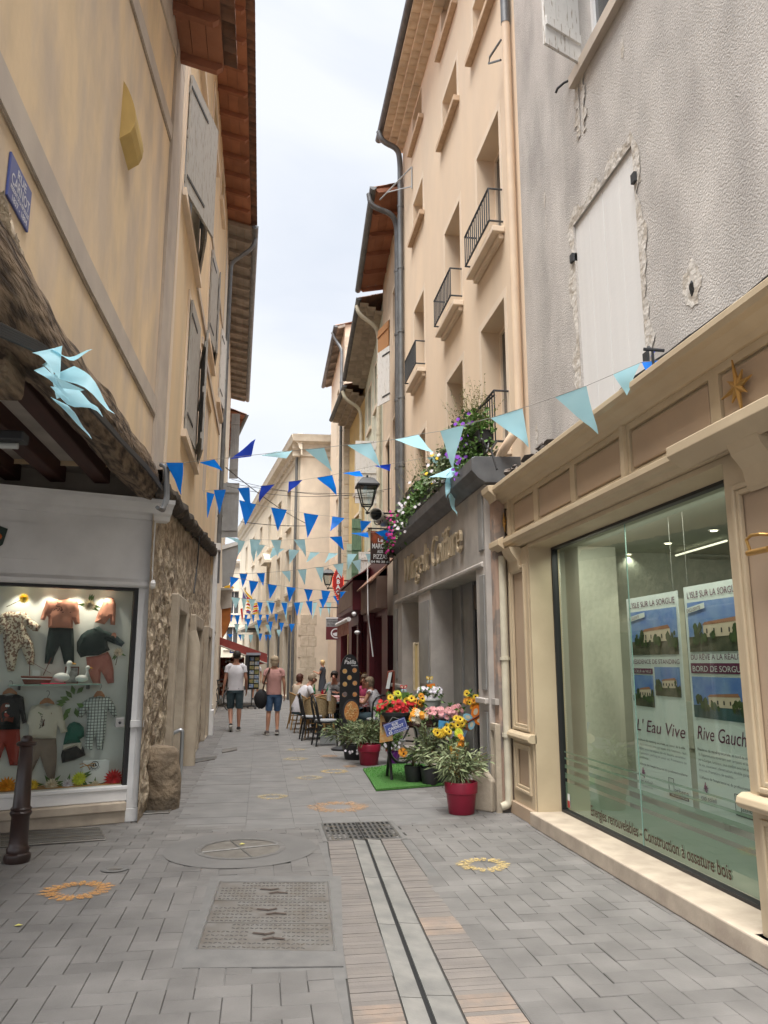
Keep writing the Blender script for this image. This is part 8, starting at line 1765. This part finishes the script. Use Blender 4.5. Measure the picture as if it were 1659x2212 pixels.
# walking man
g = G(505, 1580); gm = Vector((g.x, g.y, 0))
person('man walking away in a white t-shirt and long dark denim shorts', gm, R(4), 1.76, dict(knL=(-.09, .13, .50), anL=(-.075, -.13, .15), heL=(-.075, -.18, .13), toL=(-.07, -.05, .02), knR=(.10, .07, .5), anR=(.10, .05, .09), heR=(.10, .02, .045), toR=(.12, .2, .04), wrL=(-.26, -.02, .87), paL=(-.27, 0, .80), wrR=(.25, .09, .89), paR=(.25, .12, .82), crown=(.02, 0, 1.685)), shorts='knee', sleeve=.5, tw=1.08, bottom=m_denim, skin=m_skin2)
g = G(589, 1588)
tp_, V_, s_ = person('blond woman walking away in a pink t-shirt and blue denim shorts', Vector((g.x, g.y, 0)), R(0), 1.65, dict(knL=(-.10, .05, .5), anL=(-.12, .0, .09), heL=(-.12, -.03, .05), toL=(-.16, .12, .04), knR=(.09, .10, .5), anR=(.09, -.04, .1), heR=(.09, -.08, .07), toR=(.10, .09, .03), elL=(-.24, -.05, 1.14), wrL=(-.20, .15, 1.1), paL=(-.16, .19, 1.13), wrR=(.24, .03, .87), paR=(.24, .05, .8)), top=m_pink, bottom=m_denimblue, hair=m_hairblond, shoe=m_shoegrey, hairlen=1.1, shorts=True, sleeve=.45, tw=1.02)
bg_ = thing('shoulder_bag', 'black cloth shoulder bag hanging at the hip of the walking woman', 'bag', (g.x-.24, g.y-.1, .6)); m = MB(); m.ball((g.x-.27, g.y-.08, .74), .16, 12, 9, (.85, .6, 1.25), .25); m.build('bag_body', m_bag, bg_, smooth=True); m = MB(); m.tube([(g.x-.24, g.y-.1, .88), (g.x-.17, g.y-.15, 1.2), (g.x-.1, g.y-.10, 1.36), (g.x-.11, g.y+.08, 1.36)], (.016, .016), 6); m.build('strap', mat('brown strap', (.06, .025, .015), .7), bg_)
# waitress
g = G(696, 1521); person('blond waitress in a dark dress writing an order beside the tables', Vector((g.x, g.y, 0)), R(70), 1.60, dict(elL=(-.2, .08, 1.16), wrL=(-.1, .26, 1.24), paL=(-.06, .32, 1.26), elR=(.2, .08, 1.16), wrR=(.1, .26, 1.22), paR=(.06, .32, 1.25), nose=(0, .10, 1.57), head=(0, .04, 1.585), crown=(0, .03, 1.67)), top=mat('charcoal cotton', (.05, .055, .07), .9), hair=m_hairgold, dress=True, sleeve=.4, hairlen=.3)
def seated(label, px, py, Y, rz, lean=0., **k):
    c = PY(px, py, Y); J = dict(pelvis=(0, 0, .50), belly=(0, .0+lean*.25, .66), chest=(0, .02+lean*.6, .85), neckb=(0, .02+lean, 1.0-lean*.15), neck=(0, .03+lean*1.15, 1.07-lean*.18), head=(0, .06+lean*1.3, 1.165-lean*.22), crown=(0, .05+lean*1.4, 1.25-lean*.24), nose=(0, .15+lean*1.35, 1.155-lean*.24), chin=(0, .115+lean*1.3, 1.095-lean*.2))
    for sd, q in (('L', -1), ('R', 1)): J.update({'sh'+sd: (q*.17, .02+lean*.9, .975-lean*.15), 'el'+sd: (q*.24, .12+lean*.8, .74), 'wr'+sd: (q*.15, .36+lean*.6, .78), 'pa'+sd: (q*.11, .42+lean*.6, .79), 'hip'+sd: (q*.1, .05, .48), 'kn'+sd: (q*.13, .46, .47), 'an'+sd: (q*.12, .42, .09), 'he'+sd: (q*.12, .39, .045), 'to'+sd: (q*.13, .57, .04)})
    J.update(k.pop('J', {}))
    hd = Matrix.Rotation(rz, 3, 'Z') @ Vector(J['head'])*(k.get('H', 1.7)/1.75)
    return person(label, (c.x-hd.x, c.y-hd.y, 0), rz, J=J, **k)
seated('grey haired man in a white shirt leaning over the café table', 676, 1463, 17.3, R(-75), .22, H=1.75, hair=m_hairbrown, top=m_tee, bottom=m_denim, skin=m_skin2, shorts=False, bald=True)
seated('auburn haired guest seated farthest left with her back to the street', 649, 1466, 19.6, R(-50), .05, H=1.65, hair=m_hairred, top=mat('beige knit', (.42, .34, .26), .9), shorts=False, hairlen=.9)
seated('man with short dark hair in a grey shirt facing the street behind the menu board', 722, 1453, 18.6, R(160), .12, H=1.78, hair=m_hairdark, top=mat('grey cotton', (.2, .2, .2), .9), shorts=False, skin=m_skin2)
seated('guest with brown blond hair in a white sleeveless top right of the menu board', 797, 1460, 15.6, R(60), .1, H=1.66, hair=m_hairbrown, hairlen=.8, top=m_tee, sleeve=.1, shorts=False)
seated('guest in a bright pink shirt half hidden behind the white topped woman', 787, 1466, 17.0, R(140), .1, H=1.7, hair=m_hairbrown, top=mat('bright pink cotton', (.62, .10, .22), .9), shorts=False)
# distant passer-by behind the postcard rack
g = G(548, 1512); person('distant passer-by in pale clothes mostly hidden by the postcard rack', Vector((g.x+.05, g.y, 0)), R(175), 1.6, top=m_tee, bottom=m_tee, shorts=True, hair=m_hairdark)
# chairs
def black_chair(label, loc, rz):
    t = thing('bentwood_chair', label, 'chair', loc, rz, 'black café chairs')
    m = MB(); m.lathe([(.19, .43), (.205, .435), (.205, .455), (.19, .465)], (0, 0, 0), 20); m.build('seat', m_seatgrey, t, smooth=True, local=True)
    m = MB(); m.lathe([(.2, .405), (.212, .41), (.212, .432), (.2, .434)], (0, 0, 0), 20); m.build('seat_ring', m_blackchair, t, smooth=True, local=True)
    for x, y, ox, oy in ((-.15, .14, -.17, .18), (.15, .14, .17, .18), (-.15, -.15, -.17, -.22), (.15, -.15, .17, -.22)): m = MB(); m.tube([(x, y, .42), ((x+ox)/2*1.02, (y+oy)/2, .22), (ox, oy, 0)], [.021, .019, .015], 8); m.build('leg', m_blackchair, t, smooth=True, local=True)
    def hoop(w, h, z0=.43): return [(-w, -.16, z0), (-w*1.08, -.2, z0+h*.35), (-w*1.05, -.23, z0+h*.7), (-w*.6, -.25, z0+h*.95), (0, -.255, z0+h), (w*.6, -.25, z0+h*.95), (w*1.05, -.23, z0+h*.7), (w*1.08, -.2, z0+h*.35), (w, -.16, z0)]
    m = MB(); m.tube(hoop(.175, .46), .019, 8); m.build('back_hoop', m_blackchair, t, smooth=True, local=True); m = MB(); m.tube(hoop(.10, .36), .013, 8); m.build('inner_hoop', m_blackchair, t, smooth=True, local=True)
    m = MB(); m.tube([(-.13, -.17, .2), (.13, -.17, .2)], .012, 6); m.tube([(-.15, .15, .2), (-.15, -.17, .2)], .012, 6); m.tube([(.15, .15, .2), (.15, -.17, .2)], .012, 6); m.build('stretcher', m_blackchair, t, local=True)
    return t
def place(fn_root, label, loc, rz):
    c = copy_tree(fn_root); c.location = loc; c.rotation_euler = (0, 0, rz); c['label'] = label; return c
g = G(673, 1598); bcx = black_chair('black bentwood chair at the street edge, left of the nearest one', (g.x, g.y, 0), R(-85))
for px, py, lab, rz, dy in ((703, 1610, 'nearest black bentwood chair, its back towards the street', -80, 0), (694, 1580, 'black bentwood chair half hidden behind the two street edge chairs', -95, 0), (719, 1575, 'black bentwood chair tucked in beside the menu board', 185, 0), (815, 1606, 'nearer black bentwood chair right of the menu board', 15, 0), (802, 1588, 'black bentwood chair holding the white topped guest', 40, 0)):
    g = G(px, py); place(bcx, lab, (g.x, g.y+dy, 0), R(rz))
def wicker_chair(label, loc, rz):
    t = thing('wicker_chair', label, 'chair', loc, rz, 'wicker café chairs')
    m = MB(); m.lathe([(.2, .42), (.215, .43), (.21, .455), (.19, .462)], (0, 0, 0), 18); m.build('seat', m_wicker, t, smooth=True, local=True)
    m = MB(); n, K = 16, 8; vs = []
    for j in range(K+1):
        z = .42+.44*j/K
        for i in range(n+1):
            a = math.pi*(1.02+.96*i/n); r = .215+.02*j/K; top_ = .22+.16*math.sin(math.pi*i/n)**.7; zz = .43+top_*j/K; vs.append((math.cos(a)*r*1.02, math.sin(a)*r+.02, zz))
    m.add(vs, [(j*(n+1)+i, j*(n+1)+i+1, (j+1)*(n+1)+i+1, (j+1)*(n+1)+i) for j in range(K) for i in range(n)]); m.build('woven_back', m_wicker, t, smooth=True, local=True, solid=.012)
    m = MB(); m.tube([vs[K*(n+1)+i] for i in range(n+1)], .016, 7); m.build('back_rim', m_cane, t, smooth=True, local=True)
    for x, y, ox, oy in ((-.16, .15, -.18, .2), (.16, .15, .18, .2), (-.16, -.15, -.2, -.22), (.16, -.15, .2, -.22)): m = MB(); m.tube([(x, y, .42), (ox, oy, 0)], .015, 7); m.build('leg', m_cane, t, smooth=True, local=True)
    m = MB(); m.tube([(-.17, .17, .2), (.17, -.18, .2)], .009, 5); m.tube([(.17, .17, .2), (-.17, -.18, .2)], .009, 5); m.build('stretcher', m_cane, t, local=True)
    return t
wc = wicker_chair('wicker café chair farthest left, empty and turned to the tables', (PY(646, 1500, 18.2).x, 18.2, 0), R(-80))
for px, Y, lab, rz in ((664, 17.2, 'wicker café chair under the leaning man in the white shirt', -75), (684, 16.0, 'wicker café chair with its round back towards the camera', -10), (703, 17.0, 'wicker café chair behind the hoop backed black chair', -5), (652, 19.8, 'wicker café chair holding the auburn haired guest', -50), (726, 18.9, 'wicker café chair of the man facing the street', 160)):
    place(wc, lab, (PY(px, 1500, Y).x, Y, 0), R(rz))
# tables with cloth, bottles, glasses
def table(label, x, y, w, d, rz=0):
    t = thing('cafe_table', label, 'table', (x, y, 0), rz, 'café tables'); m = MB(); m.box((-w/2, -d/2, .71), (w/2, d/2, .735)); m.build('table_top', m_blackchair, t, local=True)
    m = MB(); m.tube([(0, 0, .02), (0, 0, .71)], .03, 8); m.build('table_post', m_blackchair, t, local=True)
    for a in range(4): m = MB(); m.tube([(0, 0, .08), (math.cos(a*1.57+.78)*.3, math.sin(a*1.57+.78)*.3, .015)], .018, 6); m.build('foot', m_blackchair, t, local=True)
    m = MB(); n = 10; m.add([(-w/2-.02, -d/2-.02, .738), (w/2+.02, -d/2-.02, .738), (w/2+.02, d/2+.02, .738), (-w/2-.02, d/2+.02, .738)], [(0, 1, 2, 3)])
    for (x0, y0), (x1, y1) in ((((-w/2-.02), -d/2-.02), (w/2+.02, -d/2-.02)), ((w/2+.02, -d/2-.02), (w/2+.02, d/2+.02)), ((-w/2-.02, -d/2-.02), (-w/2-.02, d/2+.02))):
        for i in range(n): a, b = i/n, (i+1)/n; m.quad((x0+(x1-x0)*a, y0+(y1-y0)*a, .738), (x0+(x1-x0)*b, y0+(y1-y0)*b, .738), (x0+(x1-x0)*b, y0+(y1-y0)*b-.01*(i % 2), .63), (x0+(x1-x0)*a, y0+(y1-y0)*a-.01*((i+1) % 2), .63))
    me = MB(); rzm = Matrix.Rotation(rz, 3, 'Z'); me.v = [rzm @ v+Vector((x, y, 0)) for v in m.v]; me.f = m.f; tag(me.build('tablecloth', m_cloth, None), 'pink and white checked cloth on the '+label, 'tablecloth', 'café tablecloths'); return t
g = G(722, 1540); table('café table left of the menu board', g.x+.0, 15.9, .7, .7, R(5)); table('café table right of the menu board', PY(790, 1500, 16.3).x, 16.4, .7, .7, R(5)); table('café table in front of the leaning man', PY(700, 1500, 18).x, 18.0, .7, .7, 0)
def bottle(label, x, y, z, mm, h=.26, r=.035):
    m = MB(); m.lathe([(r, 0), (r, h*.55), (r*.4, h*.75), (r*.35, h)], (x, y, z), 14); tag(m.build('bottle', mm, None, smooth=True), label, 'bottle')
mgb = mat('green bottle', (.02, .22, .08), .1, trans=.3); mgr = mat('red drink', (.25, .01, .02), .2)
p = PY(711, 1500, 15.7); bottle('clear water carafe on the near café table', p.x, 15.75, .74, mat('carafe', (.5, .48, .46), .15, alpha=.6), .3, .045)
p = PY(700, 1500, 17.8)
bottle('green bottle left on the rear café table', p.x-.22, 17.9, .74, mgb); bottle('green bottle right on the rear café table', p.x+.1, 17.9, .74, mgb); bottle('short red bottle on the rear café table', p.x-.04, 17.8, .74, mgr, .15)
p = PY(797, 1500, 16.2); bottle('wine glass coloured bottle on the right café table', p.x, 16.2, .74, mat('carafe', (.5, .48, .46), .15, alpha=.6), .2)
# menu board
Ym = 15.35; a, b = PY(733, 1603, Ym), PY(778, 1413, Ym); fm_ = Fr((a.x, Ym, 0), (1, .12, 0), (.12, -1, 0)); w, h = (b.x-a.x), b.z
t = thing('menu_board', 'tall black round-headed menu board with dish photos and a big plate of noodles', 'menu board', (a.x, Ym, 0))
P = [(0, 0), (w, 0), (w, h*.82)]+[(w/2+w*.46*math.cos(R(k)), h*.82+h*.18*math.sin(R(k))) for k in range(0, 181, 12)]+[(0, h*.82)]; m = MB(); m.prism(P, -.03, 0, fm_); m.build('board', m_frameblack, t)
fd = mat('dish', (.55, .26, .07), .6, (.62, .42, .16), 60); fd2 = mat('dish red', (.5, .14, .03), .6, (.65, .4, .15), 50)
def disc(u, v, r, mm, nm, w0=.002, ry=1.): m = MB(); m.quad(*[fm_(u+math.cos(k*.2618)*r, v+math.sin(k*.2618)*r*ry, w0) for k in range(24)]); return m.build(nm, mm, t)
for (u, v) in ((.24, .80), (.74, .81), (.48, .725), (.25, .65), (.76, .66), (.24, .53), (.76, .53)): disc(u*w, v*h, w*.125, m_signwhite if False else mat('plate grey', (.2, .19, .18), .5), 'plate_print', .002); disc(u*w, v*h, w*.11, fd if (u*10+v) % 2 > 1 else fd2, 'dish_print', .003)
disc(.26*w, .535*h, w*.11, mat('dark dish', (.12, .09, .08), .6, (.25, .2, .2), 60), 'dish_print', .004)
disc(.57*w, .34*h, w*.42, mat('pan black', (.05, .05, .055), .4), 'pan_print', .002, 1.4); disc(.6*w, .33*h, w*.37, fd2, 'noodle_print', .003, 1.4)
m = MB(); random.seed(8)
for k in range(16):
    cx, cy, r = .6*w+random.uniform(-.2, .2)*w, .34*h+random.uniform(-.1, .1)*h*.9, random.uniform(.04, .12)*w; a0 = random.random()*6; m.tube([fm_(cx+math.cos(a0+i*.35)*r, cy+math.sin(a0+i*.35)*r*1.2, .006) for i in range(9)], .006, 4)
m.build('noodle_strand', mat('noodle', (.68, .45, .2), .5), t)
text_mb('Paëlla', fm_, w*.5, h*.885, .115, w=.003, align='CENTER', sx=.9, shear=.2, offset=.001).build('lettering', m_letter, t); text_mb("C'est", fm_, w*.42, h*.94, .045, w=.003, align='CENTER').build('lettering', m_letter, t); text_mb('maison', fm_, w*.72, h*.86, .045, w=.003, align='CENTER', shear=.3).build('lettering', m_letter, t)
m = MB(); m.box((w*.1, 0, -.3), (w*.2, .03, .1), fm_); m.box((w*.8, 0, -.3), (w*.9, .03, .1), fm_); m.build('board_foot', m_frameblack, t)
# small reddish easel with sheets near salon, dark parasol base
Ye = 13.6; t = thing('menu_easel', 'narrow red wooden easel with a white menu sheet standing by the café wall', 'easel', PY(840, 1560, Ye)); a = PY(845, 1560, Ye); m = MB()
m.tube([(a.x+.02, Ye, 0), PY(851, 1450, Ye)], .02, 6); m.tube([(a.x-.1, Ye-.1, 0), PY(838, 1452, Ye)], .018, 6); m.tube([PY(838, 1452, Ye), PY(851, 1450, Ye)], .02, 6); m.build('easel_frame', mat('red brown wood', (.2, .05, .03), .6), t); m = MB(); q = [PY(x, y, Ye-.04) for x, y in ((840, 1453), (847, 1452), (841, 1488), (833, 1488))]; m.quad(*q); m.build('menu_sheet', m_paper, t, solid=.006)
pb = G(740, 1620); t = thing('parasol_base', 'dark round parasol base with a short stem behind the leafy pots', 'parasol base', pb); m = MB(); m.lathe([(.2, 0), (.2, .03), (.12, .06), (.04, .08), (.03, .25)], pb, 22); m.build('base', m_frameblack, t, smooth=True)
g = G(735, 1612); t = thing('sandwich_sign', 'low translucent board leaning under the nearest chair', 'board', (g.x-.15, g.y+.3, 0)); m = MB(); m.box((g.x-.35, g.y+.2, .02), (g.x-.02, g.y+.215, .26)); m.build('board', mat('clear plastic', (.4, .42, .42), .3), t)
t = thing('trellis', 'brown wooden lattice trellis against the café wall', 'trellis', PY(784, 1500, 17.9)); a, b = PY(777, 1510, 17.9), PY(790, 1445, 17.9); m = MB()
for k in range(-6, 8):
    for sg in (1, -1):
        x0 = a.x+k*.12; P = [(x, z) for x, z in ((x0, a.z), (x0+sg*.9, a.z+.9))]; n = 12; pts = [(P[0][0]+(P[1][0]-P[0][0])*i/n, P[0][1]+(P[1][1]-P[0][1])*i/n) for i in range(n+1)]; pts = [p for p in pts if a.x <= p[0] <= a.x+.45 and p[1] <= b.z]
        if len(pts) > 1: m.tube([(x, 17.9, z) for x, z in (pts[0], pts[-1])], .012, 4)
m.build('lattice', m_cane, t)
# ================================================================ far left: bike, racks, awning
g = G(485, 1535); bike('dark bicycle leaning on the left wall beyond the walking man', (g.x-.12, g.y-.3, 0), R(62), 1.0, m_frameblack)
g = G(543, 1531); t = thing('postcard_rack', 'tall revolving postcard rack on a wheeled base', 'postcard rack', g); m = MB(); m.tube([g+Vector((0, 0, .08)), g+Vector((0, 0, 1.7))], .02, 8); m.build('pole', m_frameblack, t)
m = MB()
for a in range(4): d = Vector((math.cos(a*1.57+.4), math.sin(a*1.57+.4), 0))*.33; m.tube([g+Vector((0, 0, .1)), g+d+Vector((0, 0, .08))], .02, 6); m.ball(g+d+Vector((0, 0, .04)), .04, 8, 6)
m.build('wheeled_base', m_rail, t); m = MB(); m.box((g.x-.25, g.y-.15, .62), (g.x-.14, g.y+.15, 1.72)); m.box((g.x-.14, g.y+.05, .62), (g.x+.22, g.y+.1, 1.72)); m.build('rack_panel', m_frameblack, t)
pc_ = [mat('card print %d' % i, c1, .5, c2, 14) for i, (c1, c2) in enumerate((((.05, .12, .3), (.4, .4, .35)), ((.3, .22, .1), (.1, .14, .05)), ((.1, .2, .3), (.45, .35, .2))))]
for i in range(3):
    m = MB()
    for r_ in range(7):
        for cI in range(2):
            if (r_+cI) % 3 == i: x = g.x-.1+cI*.165; z = .68+.145*r_; m.box((x, g.y-.05+.0, z), (x+.14, g.y-.03, z+.11))
    m.build('postcards', pc_[i], t)
m = MB(); m.box((g.x-.22, g.y-.16, 1.72), (g.x+.25, g.y+.12, 1.8)); m.build('rack_head', mat('rack head grey', (.25, .27, .32), .5), t)
a = PY(486, 1440, 29.5); t = thing('souvenir_display', 'crowded brown souvenir display against the left wall under the awning', 'display stand', (a.x, 29.5, 0)); b = PY(533, 1420, 29.5)
m = MB(); m.box((PY(474, 1440, 29.5).x, 29.5, .3), (b.x-.1, 30.2, b.z)); m.build('stand', k_brown, t); random.seed(12)
for i, mm in enumerate((mat('souvenir red', (.25, .06, .04), .7), mat('souvenir tan', (.4, .28, .18), .7), m_paper, m_dark)):
    m = MB()
    for k in range(30): x = random.uniform(PY(476, 1440, 29.5).x, b.x-.15); z = random.uniform(.4, b.z-.05); m.box((x, 29.42, z), (x+random.uniform(.05, .16), 29.5, z+random.uniform(.04, .12)))
    m.build('souvenirs', mm, t)
t = thing('red_awning', 'faded red awning sloping out over the souvenir display', 'awning', PY(480, 1380, 27.5)); Ya, Yb = 26.8, 29.8
A1, A2, B1, B2 = PY(481, 1377, Ya), PY(577, 1414, Ya), PY(487, 1382, Yb), PY(574, 1412, Yb); A1.x -= .1; B1.x -= .3
m = MB(); n = 8
for i in range(n):
    t0, t1 = i/n, (i+1)/n; m.quad(A1.lerp(A2, t0), A1.lerp(A2, t1), B1.lerp(B2, t1), B1.lerp(B2, t0))
m.build('awning_fabric', mat('faded red canvas', (.28, .055, .045), .85, (.22, .045, .04), 5), t, solid=.03)
m = MB(); m.tube([A1-Vector((0, .02, .26)), A2-Vector((0, .02, .3))], .03, 6); m.tube([A2-Vector((0, 0, .06)), B2-Vector((0, 0, .06))], .035, 6); m.build('awning_bar', m_soffit, t)
m = MB(); m.quad(A1-Vector((0, .03, 0)), A2-Vector((0, .03, 0)), A2-Vector((0, .03, .28)), A1-Vector((0, .03, .24))); m.quad(A2-Vector((.48, .01, -.05)), A2+Vector((.0, -.01, 0)), A2+Vector((0, -.01, -.3)), A2-Vector((.5, .01, .36))); m.quad(A2, B2, B2-Vector((0, 0, .3)), A2-Vector((0, 0, .3))); m.build('awning_valance', MATS['faded red canvas'], t, solid=.01)
m = MB(); m.tube([PY(482, 1392, 27.5), PY(550, 1408, 27.5)], .025, 6); m.build('awning_arm', m_frameblack, t)
Yv = 33; a, b = PY(496, 1411, Yv), PY(506, 1401, Yv); fv = Fr((a.x, Yv, a.z), (1, 0, 0), (0, -1, 0)); t = thing('hanging_sign', 'small dark blue hanging sign with white writing beneath the awning', 'sign', a); m = MB(); m.box((0, 0, -.02), (.36, .24, .02), fv); m.build('board', m_signblue, t); m = MB()
for k in range(2): m.box((.05, .06+.09*k, .021), (.31, .1+.09*k, .024), fv)
m.build('lettering', m_letter, t)
# ================================================================ flowers on the salon ledge and balcony
def trough(label, y0, y1, x, z, kinds, n, rad, seed, potm=m_blackpot, dry=0, over=.1, up=.3, leafk=m_leafgreen, nl=700):
    t = thing('flower_trough', label, 'flower trough', (x, (y0+y1)/2, z), 0, 'flower troughs along the salon ledge'); random.seed(seed)
    m = MB(); m.box((x-.09, y0, z), (x+.09, y1, z+.16)); m.build('trough', potm, t, bevel=.01)
    m = MB()
    for k in range(nl):
        a = random.random()*6.28; r = random.random()**.5; p = Vector((x-.05+math.cos(a)*r*rad*.9, random.uniform(y0-.05, y1+.05), z+.14+up*random.random()**1.2-over*(r if random.random() < .5 else 0)*2)); leafm(m, p, Vector((random.gauss(-.3, .8), random.gauss(0, .8), random.gauss(.1, .7))), .075, .045)
    m.build('foliage', leafk, t)
    for kk, q in enumerate(kinds):
        m = MB()
        for k in range(n//len(kinds)):
            a = random.uniform(2.0, 4.5); r = rad*random.uniform(.75, 1.1); y = y0+(y1-y0)*((kk+random.random())/len(kinds)) if random.random() < .8 else random.uniform(y0, y1)
            p = Vector((x-.06+math.cos(a)*r, y, z+.1+random.uniform(-over*1.8, up))); blossom(m, p, .03, 6, lay=1, face=Vector((-.6, -.8, .3)))
        m.build('blossom', FM[q], t)
    if dry:
        m = MB()
        for k in range(dry):
            y = random.uniform(y0, y1); b = Vector((x+random.uniform(-.06, .06), y, z+.15)); e = b+Vector((random.gauss(-.05, .13), random.gauss(0, .16), random.uniform(.3, .62)*1.1)); m.tube([b, b.lerp(e, .5)+Vector((0, 0, .04)), e], [.003, .002, .001], 3)
            for j in range(9): leafm(m, b.lerp(e, random.uniform(.3, 1)), Vector((random.gauss(0, 1), random.gauss(0, 1), random.gauss(.8, .6))), .035, .012)
        m.build('dry_sprigs', m_drygrass, t)
zl = 3.76; xl_ = 2.36
def yat(px): return PX(px, 1100, xl_).y
trough('planter of magenta petunias at the far end of the salon ledge', yat(878), yat(858), xl_, zl-.1, ('magenta',), 36, .2, 1, over=.2, up=.26, nl=420)
trough('planter of white petunias next to the magenta ones', yat(903), yat(882), xl_, zl-.06, ('white',), 18, .18, 2, over=.15, up=.26, nl=420, dry=10)
trough('planter of dry heather and leafy green in the middle of the salon ledge', yat(940), yat(910), xl_, zl, ('white',), 5, .17, 3, over=.08, up=.34, nl=520, dry=46)
trough('planter with white and yellow flowers behind the pale flag tangle', yat(985), yat(945), xl_, zl, ('white', 'white', 'yellow'), 12, .18, 4, over=.1, up=.32, nl=700, dry=10, leafk=m_leaf)
trough('big overflowing planter of violet petunias and tall heather on the nearest balcony', 8.25, 9.25, 2.48, 3.98, ('violet',), 34, .21, 5, over=.24, up=.30, nl=1200, dry=90, leafk=m_leafgreen)
trough('small green planter hanging at the far tip of the salon ledge', yat(853), yat(848), xl_-.02, zl-.3, ('violet',), 4, .14, 6, over=.08, up=.2, nl=260)
m = MB(); p0 = Vector((2.44, 8.1, 4.0)); m.tube([p0+Vector((-.06*math.sin(a), -.1+.05*a, -.1-.07*math.cos(a*2))) for a in [i*.4 for i in range(16)]], .011, 6); m.tube([(2.5, 7.95, 4.45), (2.44, 8.3, 4.42), (2.44, 9.4, 4.42)], .012, 6); m.tube([(2.5, 7.9, 3.9), (2.38, 7.75, 3.75), (2.4, 7.62, 3.5)], .013, 6); tag(m.build('iron_scrollwork', m_frameblack, None), 'black scrolled ironwork holding the violet petunia planter', 'ironwork')
